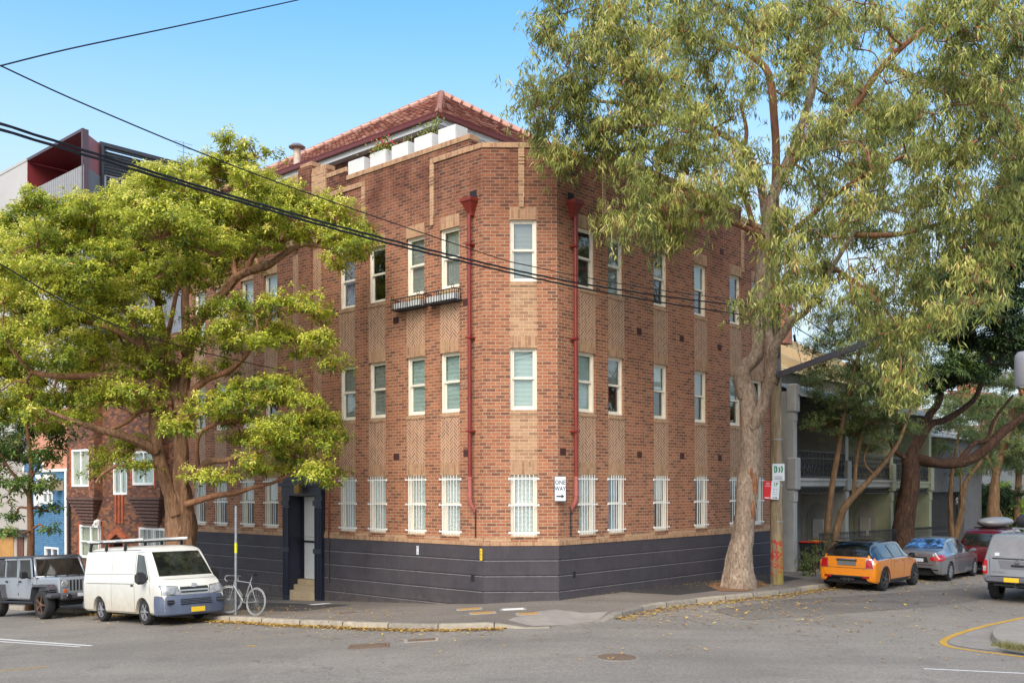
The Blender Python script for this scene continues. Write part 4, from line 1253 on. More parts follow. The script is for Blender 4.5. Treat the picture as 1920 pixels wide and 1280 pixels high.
def nearest_node(nodes, p):
    best = min(nodes, key=lambda q: (q[0] - p).length + (2.5 * max(0, q[0].z - p.z)))
    return best
def tree(label, cat, grp, stems, pads, leafm, barkm, limbm, style, seed, name='tree', base=None, sub=(5, .42), trunk_n=14, twig=True, L=.13, Wd=.34, k=8, dens=26, fresh=.25, rough=.3, ypix=None, dz=1.0):
    """stems: [pixel path with distance, start radius, end radius]; pads: (px,py,rx,ry,Y[,depth])"""
    rg = np.random.default_rng(seed); rr = random.Random(seed)
    b = base if base is not None else stems[0][0][0]
    e = empty(name, b, 0, label, cat, grp)
    nodes = []
    for si, (path, r0, r1) in enumerate(stems):
        pts = catmull(path, 6)
        n = len(pts)
        if isinstance(r1, list): rad = [q[0] for q in catmull([(q, 0, 0) for q in r1], 6)]
        else: rad = [r0 + (r1 - r0) * (i / (n - 1)) ** .9 for i in range(n)]
        if si == 0 and not isinstance(r1, list): rad = [r * (1 + .35 * math.exp(-i * 3.2 / 6)) for i, r in enumerate(rad)]
        pts = [p + Vector((noise.noise(p * .8 + Vector((seed, 0, 0))), noise.noise(p * .8 + Vector((0, seed, 5))), 0)) * min(.12, rad[i] * .6) for i, p in enumerate(pts)] if si else pts
        mb = MB(); mb.tube(pts, rad, trunk_n if r0 > .12 else 8, rough=rough if r0 > .15 else .12, seed=seed)
        mb.build('trunk' if si == 0 else 'branch', barkm if r0 > .13 else limbm, e, world=True, smooth=60)
        nodes += [(p, r) for p, r in zip(pts, rad)][2:]
    tw = MB(); Vs = []; Ts = []
    todo = [(P(pd[0], pd[1], pd[4]), pd) for pd in pads]
    dist = [min(((q[0] - c).length, i) for i, q in enumerate(nodes)) for c, _ in todo]
    while todo:
        k_ = min(range(len(todo)), key=lambda i: dist[i][0])
        (c, pd), (_, ni) = todo.pop(k_), dist.pop(k_)
        px, py, rx, ry, Y = pd[:5]; q, r = nodes[ni]
        Rx = rx * Y / F; Rz = ry * Y / F; Ry = pd[5] if len(pd) > 5 else max(.6, min(1.5, (Rx + Rz) / 2))
        # limb to the pad hub
        hub = c - UP * Rz * .45
        ln_ = (hub - q).length; wb = .13 * ln_
        lim = catmull([q] + [q.lerp(hub, t) + Vector((rr.uniform(-wb, wb), rr.uniform(-wb, wb), rr.uniform(-wb, wb) + .12 * ln_ * math.sin(t * 3.1))) for t in (.33, .66)] + [hub], 4)
        d0 = min(r * .7, .03 + .012 * ln_)
        rl = [max(.013, d0 + (.016 - d0) * i / len(lim)) for i in range(len(lim))]
        if twig: tw.tube(lim, rl, 6, False)
        n0 = len(nodes); nodes += [(p, a) for p, a in zip(lim, rl)][3::2]
        for i in range(len(todo)):
            for j in range(n0, len(nodes)):
                dd = (nodes[j][0] - todo[i][0]).length + .15
                if dd < dist[i][0]: dist[i] = (dd, j)
        ns = max(2, int(sub[0] * (Rx * Rz) / .9 * dz) + 2)
        for s in range(ns):
            # sub-clumps fill the pad, biased outward
            o = np.array([rr.gauss(0, 1), rr.gauss(0, 1), rr.gauss(0, 1)]); o /= np.linalg.norm(o); o *= rr.random() ** .4
            sc = c + Vector((o[0] * Rx * .82, o[1] * Ry * .82, o[2] * Rz * .8))
            sr = sub[1] * rr.choice((.55, .75, .9, 1.1, 1.4)); an = np.array([rr.uniform(.7, 1.5), rr.uniform(.7, 1.5), rr.uniform(.5, 1.0)])
            if twig:
                m_ = hub.lerp(sc, .5) + Vector((rr.uniform(-.12, .12), rr.uniform(-.12, .12), rr.uniform(-.05, .12)))
                pts = catmull([hub, m_, sc], 3); tw.tube(pts, [.017, .015, .013, .011, .009, .008, .007][:len(pts)], 5, False)
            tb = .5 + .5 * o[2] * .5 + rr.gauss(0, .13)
            if style == 'whorl':
                n = int(dens * (sr / .42) ** 2)
                dv = rg.normal(0, 1, (n, 3)); dv[:, 2] = np.abs(dv[:, 2]) * .95 - .25; dv = unit(dv)
                Cn = np.array(sc) + dv * sr * rg.uniform(.35, 1.25, (n, 1)) * an
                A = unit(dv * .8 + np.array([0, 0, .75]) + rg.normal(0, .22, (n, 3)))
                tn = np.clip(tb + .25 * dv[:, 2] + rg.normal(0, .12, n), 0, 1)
                V, T = whorls(rg, Cn, A, k, L, Wd, tone0=tn, fresh=fresh)
            else:
                n = int(dens * (sr / .42) ** 2)
                dv = unit(rg.normal(0, 1, (n, 3)))
                Cn = np.array(sc) + dv * sr * rg.uniform(.2, 1.3, (n, 1)) * an + np.array([0, 0, .1])
                Cn[:, 2] -= (rg.random(n) < .3) * rg.uniform(.1, .75, n) * (.6 if rr.random() < .5 else 1.1)
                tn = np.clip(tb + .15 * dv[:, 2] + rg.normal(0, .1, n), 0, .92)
                V, T = hang(rg, Cn, k, L, Wd, .05, tn)
                if twig:
                    for t_ in range(3):
                        j = rr.randrange(n); p2 = Vector(Cn[j]); tw.tube([sc, (sc + p2) / 2 + UP * .08, p2], [.008, .006, .004], 4, False)
            Vs.append(V); Ts.append(T)
    V = np.concatenate(Vs); T = np.concatenate(Ts)
    V = V - np.array(b)[None, None, :]
    me = quads_mesh('crown', V, T, leafm); o = bpy.data.objects.new('crown', me); COL.objects.link(o); o.parent = e
    if twig and tw.f:
        t_ = tw.build('twigs', limbm, e, world=True, smooth=180); t_['kind'] = 'stuff'
    LEAFCOUNT.append((label[:20], len(V)))
    return e
LEAFCOUNT = []
def inpoly(x, y, poly):
    c = False; j = len(poly) - 1
    for i in range(len(poly)):
        if (poly[i][1] > y) != (poly[j][1] > y) and x < (poly[j][0] - poly[i][0]) * (y - poly[i][1]) / (poly[j][1] - poly[i][1]) + poly[i][0]: c = not c
        j = i
    return c
def fill_pads(poly, n, rx, ry, Yf, seed, gaps=(), mind=30):
    rg = random.Random(seed); out = []
    xs = [p[0] for p in poly]; ys = [p[1] for p in poly]; tries = 0
    while len(out) < n and tries < 6000:
        tries += 1
        x, y = rg.uniform(min(xs), max(xs)), rg.uniform(min(ys), max(ys))
        if not inpoly(x, y, poly) or any(math.hypot(x - a, y - b) < r for a, b, r in gaps): continue
        if any(math.hypot(x - q[0], (y - q[1]) * 1.3) < mind for q in out): continue
        out.append((x, y, rg.uniform(*rx), rg.uniform(*ry), Yf(rg, x, y)))
    return out
def pth(pix, Y0, Y1=None):
    Y1 = Y0 if Y1 is None else Y1
    n = len(pix); return [P(x, y, Y0 + (Y1 - Y0) * i / max(1, n - 1)) for i, (x, y) in enumerate(pix)]

# ---- big brush box on the left footpath
YB = 27.4
tb_ = P(340, 1120, YB); tb_.z = zg(tb_.x, tb_.y) - .1
rj = random.Random(5)
boxpads = [(430, 310, 70, 40), (480, 350, 48, 38), (370, 335, 60, 36), (300, 352, 62, 36), (240, 385, 70, 40), (150, 390, 60, 32), (80, 392, 46, 24), (180, 440, 90, 45), (80, 455, 90, 42), (10, 470, 60, 38), (300, 425, 95, 55), (400, 395, 90, 52), (480, 405, 78, 46), (560, 398, 66, 40), (618, 425, 50, 34), (655, 458, 32, 22), (520, 445, 70, 32), (400, 462, 80, 40), (250, 495, 90, 46), (120, 520, 90, 46), (20, 540, 60, 46), (330, 500, 70, 34), (385, 520, 45, 28), (180, 575, 80, 42), (70, 600, 80, 44), (0, 640, 50, 55), (100, 660, 66, 36), (190, 635, 50, 30), (240, 665, 45, 26), (140, 730, 55, 30), (45, 730, 60, 40), (250, 600, 45, 30), (395, 585, 32, 18), (420, 610, 36, 18),
           (470, 578, 42, 20), (525, 570, 50, 20), (580, 582, 40, 20), (608, 600, 24, 20), (478, 645, 34, 16), (545, 632, 50, 18), (600, 655, 36, 26), (622, 690, 24, 24), (370, 640, 30, 22), (632, 500, 26, 16),
           (430, 735, 38, 24), (485, 735, 42, 22), (520, 760, 38, 20), (385, 765, 38, 20), (350, 795, 34, 22), (330, 800, 30, 24), (440, 790, 50, 16), (460, 822, 36, 20), (530, 805, 62, 28), (588, 800, 42, 32), (606, 850, 32, 30), (550, 850, 50, 22), (596, 890, 34, 18), (470, 876, 50, 18), (408, 898, 40, 14), (530, 884, 40, 14), (612, 905, 24, 10),
           (200, 860, 34, 20), (250, 840, 40, 20), (175, 892, 26, 14), (270, 872, 26, 16), (215, 745, 50, 24), (290, 690, 34, 26), (170, 690, 40, 22), (80, 780, 50, 22), (150, 780, 40, 16), (30, 700, 50, 30)]
bp = []
for x, y, rx, ry in boxpads:
    if x > 500: Y = rj.uniform(24.6, 26.6)
    elif y < 420: Y = rj.uniform(26.0, 29.5)
    elif y > 720: Y = rj.uniform(25.5, 27.8)
    else: Y = rj.uniform(23.8, 30.0)
    if x < 250 and y < 620: Y += rj.uniform(0, 2.5)
    bp.append((x, y, rx, ry, Y))
crown_poly = [(0, 450), (40, 380), (110, 375), (170, 385), (230, 350), (300, 325), (360, 320), (395, 280), (440, 268), (500, 290), (515, 340), (560, 365), (630, 400), (680, 440), (672, 480), (600, 450), (520, 440), (470, 480), (400, 520), (350, 545), (250, 560), (200, 600), (120, 640), (-60, 640)]
bp += fill_pads(crown_poly, 85, (30, 50), (20, 32), lambda r, x, y: r.uniform(24.6, 30.5) if x < 480 else r.uniform(24.6, 26.6), 12, mind=34)
bp += fill_pads([(-40, 600), (200, 600), (300, 560), (330, 620), (300, 700), (240, 720), (180, 760), (60, 820), (-40, 800)], 26, (24, 40), (14, 24), lambda r, x, y: r.uniform(26, 30.5), 13, mind=36)
bp += fill_pads([(385, 740), (520, 715), (600, 760), (630, 800), (625, 900), (560, 885), (480, 860), (420, 800)], 16, (24, 36), (14, 22), lambda r, x, y: r.uniform(24.8, 26.8), 14, mind=30)
bp += fill_pads([(400, 560), (600, 565), (620, 640), (630, 700), (540, 660), (430, 650)], 8, (20, 30), (10, 16), lambda r, x, y: r.uniform(24.8, 26.4), 15, mind=34)
bp += fill_pads([(-60, 560), (120, 540), (150, 700), (100, 800), (-60, 790)], 16, (24, 38), (14, 24), lambda r, x, y: r.uniform(26, 31), 17, mind=30)
bp += fill_pads([(190, 620), (420, 600), (440, 700), (430, 760), (300, 800), (200, 800), (120, 780), (130, 680)], 20, (20, 34), (12, 20), lambda r, x, y: r.uniform(25.2, 30), 16, mind=36)
stB = [([tb_, P(338, 1030, YB), P(335, 960, YB), P(334, 915, YB), P(336, 880, YB)], .47, [.53, .42, .39, .34, .1]),
       ([P(338, 965, YB), P(344, 890, YB), P(342, 840, YB), P(343, 775, YB), P(352, 665, YB), P(350, 560, YB), P(360, 470, YB), P(380, 380, YB)], .25, .06),
       (pth([(332, 965), (311, 888), (297, 830), (287, 752), (282, 702), (270, 652), (240, 590), (205, 540), (180, 470)], 27.2, 27.0), .2, .05),
       (pth([(342, 775), (328, 720), (318, 670), (300, 590), (290, 480), (300, 400)], 27.4, 28.2), .2, .05),
       (pth([(297, 845), (260, 827), (225, 815), (175, 802), (140, 790), (90, 770)], 27.0, 25.2), .16, .05),
       (pth([(322, 755), (287, 762), (260, 772), (235, 792), (195, 810), (165, 824)], 27.2, 26.0), .1, .04),
       (pth([(277, 727), (250, 715), (217, 706), (155, 705), (107, 705), (62, 697), (45, 682), (10, 640)], 27.0, 26.0), .13, .04),
       (pth([(297, 870), (265, 875), (225, 872), (195, 887), (180, 905)], 27.0, 26.3), .08, .03),
       (pth([(357, 753), (365, 733), (391, 710), (422, 698), (446, 682), (464, 662), (480, 640), (510, 590)], 27.3, 25.8), .12, .04),
       (pth([(353, 881), (375, 885), (387, 869), (402, 863), (422, 863), (448, 855), (490, 845), (540, 835)], 27.3, 25.8), .14, .04),
       (pth([(371, 880), (371, 820), (404, 794), (422, 792), (470, 780)], 27.3, 26.5), .08, .03),
       (pth([(350, 945), (401, 930), (442, 924), (473, 914), (517, 903), (560, 880)], 27.2, 26.0), .1, .03),
       (pth([(352, 665), (356, 630), (375, 599), (417, 550), (443, 520), (480, 505), (504, 498), (539, 472), (562, 461), (586, 459), (621, 468)], 27.4, 25.6), .17, .04),
       (pth([(464, 507), (476, 480), (492, 458), (518, 428), (540, 400)], 26.6, 26.2), .08, .03),
       (pth([(443, 520), (438, 490), (442, 440), (440, 380), (440, 330)], 26.8, 27.4), .09, .03),
       (pth([(287, 752), (300, 700), (312, 640), (330, 560), (345, 500)], 27.2, 26.2), .12, .04),
       (pth([(270, 652), (220, 620), (150, 600), (90, 580), (40, 560)], 27.1, 28.4), .1, .04),
       (pth([(240, 590), (180, 520), (120, 470), (60, 450)], 27, 29), .09, .03)]
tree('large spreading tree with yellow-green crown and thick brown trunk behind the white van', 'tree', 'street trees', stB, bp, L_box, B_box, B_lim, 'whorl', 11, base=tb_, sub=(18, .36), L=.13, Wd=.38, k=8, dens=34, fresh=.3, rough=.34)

# ---- young magnolia at the far left
ym = 31.5
bm_ = P(57, 1100, ym); bm_.z = zg(bm_.x, bm_.y) - .05
mp_ = [(40, 800, 48, 30), (108, 806, 38, 24), (30, 850, 42, 32), (88, 862, 34, 28), (18, 910, 32, 28), (75, 915, 24, 20), (92, 955, 17, 9), (96, 990, 15, 8), (18, 960, 24, 18), (45, 765, 44, 26), (120, 835, 24, 18), (-20, 880, 34, 40), (-10, 820, 40, 40), (15, 1000, 20, 12)]
tree('slim young tree with broad glossy leaves behind the silver off-roader', 'tree', 'street trees', [([bm_, P(58, 1010, ym), P(56, 930, ym), P(58, 870, ym), P(50, 800, ym), P(45, 760, ym)], .13, .03), (pth([(57, 935), (35, 900), (18, 880), (0, 850), (-15, 820)], ym, ym - .8), .06, .02), (pth([(57, 900), (75, 870), (100, 840)], ym, ym - .6), .045, .02)],
     [(a, b, c, d, ym + rj.uniform(-.9, .9)) for a, b, c, d in mp_], L_mag, B_lim, B_lim, 'whorl', 21, base=bm_, sub=(20, .36), L=.19, Wd=.36, k=8, dens=15, fresh=.2)

# ---- the gum tree
bg_ = G(1386, 1101); YG = bg_.y; bg_.z -= .08
Y = YG
gs = [([bg_, P(1387, 1060, Y), P(1391, 1014, Y), P(1399, 931, Y), P(1407, 856, Y), P(1410, 790, Y), P(1402, 740, Y), P(1394, 705, Y)], .32, [.5, .37, .325, .31, .3, .3, .25, .2]),
      (pth([(1400, 745), (1392, 712), (1397, 690), (1412, 676), (1421, 650), (1419, 600), (1425, 540), (1432, 480), (1438, 430), (1446, 380), (1458, 345), (1475, 305), (1490, 267), (1505, 225), (1515, 185), (1527, 140), (1540, 65), (1537, 0), (1530, -80)], Y, Y - .4), .24, .08),
      (pth([(1412, 800), (1430, 753), (1438, 716), (1447, 674), (1455, 645), (1472, 620), (1485, 600), (1509, 584), (1524, 560), (1560, 500), (1600, 440), (1650, 380)], Y - .15, Y - 3.5), .17, .05),
      (pth([(1442, 700), (1443, 640), (1438, 600), (1440, 540), (1436, 470)], Y - .1, Y - .1), .15, .1),
      (pth([(1432, 445), (1422, 440), (1387, 422), (1340, 403), (1300, 395), (1240, 400), (1200, 410)], Y, Y - 3.2), .12, .03),
      (pth([(1432, 440), (1416, 430), (1401, 389), (1387, 340), (1389, 300), (1400, 250), (1390, 200)], Y, Y - 1.2), .1, .05),
      (pth([(1438, 425), (1426, 350), (1414, 320), (1400, 285), (1350, 250), (1290, 225), (1200, 200), (1120, 190), (1060, 190)], Y, Y - 3), .14, .03),
      (pth([(1455, 350), (1452, 250), (1440, 140), (1397, 95), (1385, 62), (1360, 32), (1335, 0), (1300, -60)], Y, Y - 1.5), .13, .05),
      (pth([(1397, 95), (1330, 75), (1260, 60), (1170, 60), (1100, 30)], Y - 1, Y - 3), .08, .03),
      (pth([(1440, 452), (1458, 448), (1479, 436), (1507, 416), (1560, 370), (1620, 330), (1700, 290)], Y, Y - 4), .11, .04),
      (pth([(1458, 345), (1520, 260), (1560, 230), (1600, 200), (1660, 120), (1700, 80), (1760, 30), (1800, -20)], Y, Y - 3), .13, .06),
      (pth([(1660, 120), (1740, 160), (1820, 190), (1900, 200)], Y - 2, Y - 5), .08, .03),
      (pth([(1350, 250), (1280, 270), (1200, 280), (1120, 280), (1070, 290)], Y - .8, Y - 2.6), .07, .025),
      (pth([(1600, 440), (1680, 440), (1760, 420), (1850, 400)], Y - 3, Y - 7), .08, .03),
      (pth([(1560, 500), (1620, 540), (1660, 580), (1690, 620)], Y - 2.2, Y - 5), .07, .02)]
gp = [(1050, 25, 46, 44), (1120, 30, 60, 48), (1062, 105, 44, 44), (1120, 100, 50, 42), (1180, 60, 60, 55), (1250, 40, 66, 55), (1330, 50, 60, 50), (1035, 190, 40, 38), (1003, 192, 24, 28), (1080, 205, 38, 40), (1022, 240, 28, 18), (1190, 150, 52, 42), (1160, 235, 36, 34), (1215, 215, 60, 42), (1280, 150, 60, 50), (1290, 230, 58, 44), (1350, 165, 46, 44), (1125, 275, 36, 16), (1170, 305, 46, 28), (1230, 300, 56, 34), (1290, 310, 56, 40), (1340, 285, 40, 34), (1044, 300, 12, 8), (1205, 365, 34, 22), (1250, 385, 40, 28), (1190, 425, 28, 14), (1240, 435, 24, 14), (1310, 365, 40, 32), (1355, 365, 28, 28), (1160, 412, 14, 12), (1262, 455, 14, 8), (1075, 292, 16, 8),
      (1425, 50, 44, 40), (1480, 60, 46, 46), (1565, 45, 56, 38), (1640, 30, 56, 30), (1780, 40, 50, 34), (1850, 40, 56, 40), (1910, 60, 40, 40), (1480, 150, 36, 36), (1590, 140, 48, 34), (1640, 170, 40, 34), (1640, 235, 60, 42), (1710, 200, 50, 34), (1790, 180, 56, 40), (1870, 180, 56, 48), (1560, 250, 40, 36), (1640, 310, 66, 42), (1720, 290, 64, 42), (1800, 280, 58, 44), (1880, 290, 58, 46), (1530, 340, 36, 38), (1600, 375, 56, 40), (1680, 380, 58, 40), (1750, 370, 58, 40), (1830, 370, 58, 40), (1905, 370, 46, 44), (1490, 410, 20, 30), (1560, 430, 46, 34), (1630, 450, 56, 38), (1700, 460, 56, 40), (1485, 500, 24, 28), (1545, 510, 44, 32), (1600, 545, 46, 32), (1660, 555, 46, 32), (1500, 560, 26, 16), (1462, 545, 18, 26), (1430, 575, 14, 16), (1625, 605, 40, 24), (1690, 625, 44, 32), (1668, 655, 34, 24), (1705, 685, 28, 26), (1690, 712, 18, 12), (1765, 600, 26, 16), (1860, 450, 44, 36), (1785, 460, 42, 34), (1880, 545, 24, 28), (1830, 520, 20, 26), (1440, 465, 22, 14), (1475, 330, 18, 24), (1400, 170, 26, 30), (1400, 320, 18, 22), (1520, 90, 30, 34), (1390, 20, 36, 26)]
gpp = []
for x, y, rx, ry in gp:
    if x > 1740: Yy = rj.uniform(19.5, 23.5)
    elif x > 1520: Yy = rj.uniform(21.5, YG + 1.5)
    elif x < 1180: Yy = rj.uniform(22.6, 24.4)
    else: Yy = rj.uniform(22.5, YG + 1.0 if y < 300 else 24.6)
    gpp.append((x, y, rx, ry, Yy))
gA = [(1015, -20), (1012, 60), (1035, 130), (988, 175), (984, 215), (1012, 250), (1035, 270), (1085, 255), (1125, 280), (1160, 320), (1185, 430), (1255, 445), (1285, 395), (1340, 395), (1385, 375), (1425, 370), (1445, 300), (1445, -20)]
gB = [(1445, -20), (1470, 180), (1480, 330), (1465, 400), (1455, 550), (1500, 580), (1560, 555), (1640, 640), (1665, 695), (1708, 695), (1730, 640), (1780, 610), (1840, 540), (1930, 500), (1940, -20)]
gpp += fill_pads(gA, 48, (22, 44), (20, 36), lambda r, x, y: r.uniform(22.6, 24.4) if x < 1200 else r.uniform(22.6, 26.5 if y < 300 else 24.4), 22, gaps=[(1120, 145, 22), (1105, 225, 20), (1400, 60, 18), (1410, 240, 16)], mind=30)
gpp += fill_pads([(1640, 600), (1740, 600), (1730, 700), (1715, 745), (1670, 735), (1650, 680)], 7, (18, 30), (18, 28), lambda r, x, y: r.uniform(21, 23.5), 24, mind=22)
gpp += fill_pads(gB, 105, (26, 46), (20, 38), lambda r, x, y: r.uniform(19.5, 23.5) if x > 1740 else r.uniform(21.5, YG + 1.5), 23, gaps=[(1715, 95, 42), (1640, 70, 16), (1500, 220, 18), (1830, 110, 14), (1560, 310, 12)], mind=34)
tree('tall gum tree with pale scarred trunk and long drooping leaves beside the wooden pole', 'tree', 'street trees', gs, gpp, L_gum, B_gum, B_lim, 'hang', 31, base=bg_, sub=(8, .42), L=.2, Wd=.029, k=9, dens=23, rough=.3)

# weathered wounds on the gum trunk
m = MB()
for (px, py, w_, h_) in ((1415, 905, .17, .34), (1411, 955, .13, .26), (1408, 885, .12, .2)):
    n0 = len(m.v); m.lathe([(.001, -1), (.6, -.8), (1, -.2), (.9, .4), (.5, .85), (.001, 1)], 12)
    cc = P(px, py, YG - .29)
    for i in range(n0, len(m.v)):
        v = m.v[i]; q = Vector((v.x * w_ * .5, v.y * .06, v.z * h_)); q *= 1 + .5 * noise.noise(q * 14 + cc); m.v[i] = cc + q
ge = [o for o in bpy.data.objects if o.name.startswith('tree') and o.get('label', '').startswith('tall gum')][0]
m.build('trunk_scar', bark_mat('orange_torn_bark', srgb(84, 52, 38), srgb(146, 98, 70), srgb(186, 146, 112), sc=5), ge, world=True, smooth=50)
# ---- trees further along the side street
def small_tree(label, base_px, Yt, stems, pads, leafm, bark, seed, r0=.12, style='whorl', **kw):
    b = P(base_px[0], base_px[1], Yt); b.z = zg(b.x, b.y) - .05
    st = []
    for i, (pix, a, c) in enumerate(stems):
        path = [P(x, y, Yt + (z if len(q) > 2 else 0)) for q in pix for x, y, z in [(q + (0,))[:3]]]
        if i == 0: path = [b] + path
        st.append((path, a, c))
    return tree(label, 'tree', 'street trees', st, pads, leafm, bark, bark, style, seed, base=b, **kw)
YA = 35.5
small_tree('slender twin-stemmed small-leaved tree growing behind the orange hatchback', (1548, 1050), YA,
           [([(1552, 980), (1562, 900), (1571, 850), (1580, 790), (1600, 700), (1615, 650), (1625, 600)], .14, .04), ([(1556, 1030), (1578, 965), (1605, 925), (1640, 890), (1665, 860), (1685, 830), (1700, 790), (1720, 740)], .15, .04), ([(1600, 930), (1605, 870), (1620, 800), (1650, 740), (1668, 690)], .09, .03), ([(1640, 890), (1620, 860), (1640, 800), (1600, 740)], .05, .02)],
           [(x, y, rx, ry, YA + rj.uniform(-1.5, 1.5)) for x, y, rx, ry in [(1530, 745, 26, 20), (1560, 700, 36, 24), (1590, 760, 44, 30), (1555, 790, 38, 24), (1640, 785, 38, 24), (1610, 690, 32, 20), (1660, 735, 28, 20), (1600, 630, 34, 22), (1550, 640, 20, 14), (1690, 800, 24, 16), (1570, 590, 30, 18), (1640, 650, 30, 20), (1520, 800, 20, 14), (1600, 810, 36, 16), (1590, 700, 40, 26), (1560, 750, 40, 24), (1620, 740, 40, 26), (1680, 760, 30, 22), (1540, 680, 24, 18), (1640, 700, 36, 24), (1580, 660, 36, 20), (1660, 820, 30, 14), (1520, 715, 20, 16), (1700, 730, 26, 18)]] + fill_pads([(1500, 700), (1540, 610), (1620, 580), (1700, 620), (1735, 700), (1720, 800), (1640, 850), (1560, 840), (1505, 800)], 30, (22, 34), (14, 22), lambda r, x, y: r.uniform(YA - 2, YA + 2), 42, mind=26),
           L_tea, B_tan, 41, sub=(38, .36), L=.1, Wd=.3, k=7, dens=24, fresh=.1, trunk_n=9)
YC = 40.0
small_tree('dark thick-trunked fig with a long low limb reaching over the parked cars', (1690, 1060), YC,
           [([(1694, 1000), (1701, 940), (1708, 890), (1705, 860)], .47, .33), ([(1705, 880), (1720, 860), (1760, 868), (1810, 865), (1850, 840), (1880, 810), (1920, 780), (1980, 740)], .26, .14), ([(1703, 870), (1715, 840), (1739, 783), (1757, 755), (1770, 700), (1790, 640), (1800, 560)], .22, .08), ([(1715, 850), (1741, 799), (1774, 787), (1802, 769), (1830, 745), (1844, 712), (1860, 650), (1880, 580)], .16, .07), ([(1800, 862), (1825, 832), (1849, 824), (1867, 783), (1900, 740)], .12, .05), ([(1700, 860), (1675, 840), (1660, 790), (1640, 760)], .12, .05)],
           [(x, y, rx, ry, YC + rj.uniform(-3, 2)) for x, y, rx, ry in [(1880, 600, 56, 34), (1820, 640, 44, 24), (1765, 700, 40, 20), (1805, 705, 30, 14), (1880, 655, 46, 20), (1742, 735, 24, 12), (1860, 550, 60, 46), (1905, 500, 44, 40), (1740, 600, 30, 24), (1790, 560, 50, 34), (1910, 680, 20, 12), (1720, 560, 34, 26), (1900, 430, 40, 30), (1830, 500, 50, 30), (1840, 690, 24, 12), (1930, 640, 30, 26), (1780, 640, 36, 24), (1850, 600, 50, 26), (1760, 530, 40, 30), (1870, 480, 46, 30), (1700, 620, 24, 20), (1900, 340, 46, 36), (1920, 250, 40, 36), (1860, 400, 40, 30)]]
           + fill_pads([(1730, 560), (1800, 480), (1860, 400), (1940, 300), (1940, 700), (1860, 690), (1800, 725), (1755, 745), (1725, 650)], 26, (24, 40), (16, 26), lambda r, x, y: r.uniform(YC - 4, YC + 3), 52, gaps=[(1800, 665, 18), (1835, 705, 14)], mind=30),
           L_fig, B_dark, 51, sub=(9, .5), L=.18, Wd=.42, k=8, dens=26, fresh=.12, trunk_n=12)
YD = 47.0
small_tree('pair of thin leaning stems with grey-green leaves in front of the dark roller door', (1788, 1030), YD,
           [([(1782, 960), (1784, 900), (1790, 860), (1800, 800)], .14, .05), ([(1790, 1020), (1802, 950), (1815, 900), (1835, 870), (1850, 835), (1870, 780)], .17, .05), ([(1803, 935), (1802, 880), (1800, 840)], .08, .03)],
           [(x, y, rx, ry, YD + rj.uniform(-1.5, 1.5)) for x, y, rx, ry in [(1775, 790, 38, 28), (1825, 815, 38, 28), (1760, 850, 28, 26), (1805, 880, 34, 20), (1860, 785, 34, 28), (1850, 880, 30, 22)]],
           L_tea, B_tan, 61, sub=(8, .5), L=.14, Wd=.25, k=7, dens=22, fresh=.1, trunk_n=9)
YE = 52.0
small_tree('straight rough-barked trunk of a street tree rising behind the roof pods', (1862, 1010), YE,
           [([(1862, 960), (1865, 910), (1872, 870), (1885, 830), (1900, 760)], .34, .14), ([(1868, 890), (1850, 850), (1840, 790)], .12, .06), ([(1872, 955), (1885, 985), (1900, 990)], .1, .06)],
           [(x, y, rx, ry, YE + rj.uniform(-2, 2)) for x, y, rx, ry in [(1900, 830, 34, 26), (1885, 790, 30, 24), (1925, 780, 40, 34), (1930, 850, 30, 26), (1850, 760, 34, 20)]],
           L_tea, B_tan, 71, sub=(7, .55), L=.16, Wd=.28, k=7, dens=20, fresh=.1, trunk_n=9)
YF = 58.0
small_tree('slim brown trunk at the right edge beyond the silver pickup', (1908, 1010), YF, [([(1906, 950), (1910, 890), (1908, 820), (1915, 740)], .22, .1), ([(1906, 940), (1922, 920), (1945, 900)], .08, .04)],
           [(x, y, rx, ry, YF + rj.uniform(-2, 2)) for x, y, rx, ry in [(1895, 700, 40, 26), (1870, 670, 40, 24), (1920, 720, 30, 24), (1850, 720, 36, 18), (1900, 640, 40, 20), (1790, 740, 40, 20), (1820, 770, 30, 14)]],
           L_rust, B_tan, 81, sub=(4, .6), L=.16, Wd=.3, k=6, dens=18, fresh=.1, trunk_n=9)
def shrub(label, px, py, Ys, w_, h_, leafm, seed, name='shrub', L=.1, dens=26, grp=None, stem=True):
    c = P(px, py, Ys); c.z = zg(c.x, c.y)
    rg = np.random.default_rng(seed); rr = random.Random(seed)
    e = empty(name, c, 0, label, 'shrub', grp)
    tw = MB(); Vs = []; Ts = []
    for s in range(max(3, int(w_ * h_ * 5))):
        sc = Vector((rr.uniform(-.5, .5) * w_, rr.uniform(-.5, .5) * min(w_, 2), h_ * rr.uniform(.25, .95)))
        tw.tube([(sc.x * .3, sc.y * .3, 0), tuple(sc * .6), tuple(sc)], [.02, .014, .008], 5, False)
        n = dens; dv = unit(rg.normal(0, 1, (n, 3)))
        V, T = whorls(rg, np.array(sc) + dv * .4 * rg.uniform(.3, 1, (n, 1)), unit(dv + np.array([0, 0, .6])), 7, L, .34, tone0=np.clip(rg.normal(.5, .2, n), 0, 1), fresh=.15)
        Vs.append(V); Ts.append(T)
    o = bpy.data.objects.new('foliage', quads_mesh('foliage', np.concatenate(Vs), np.concatenate(Ts), leafm)); COL.objects.link(o); o.parent = e
    tw.build('stem', B_tan, e, smooth=180)
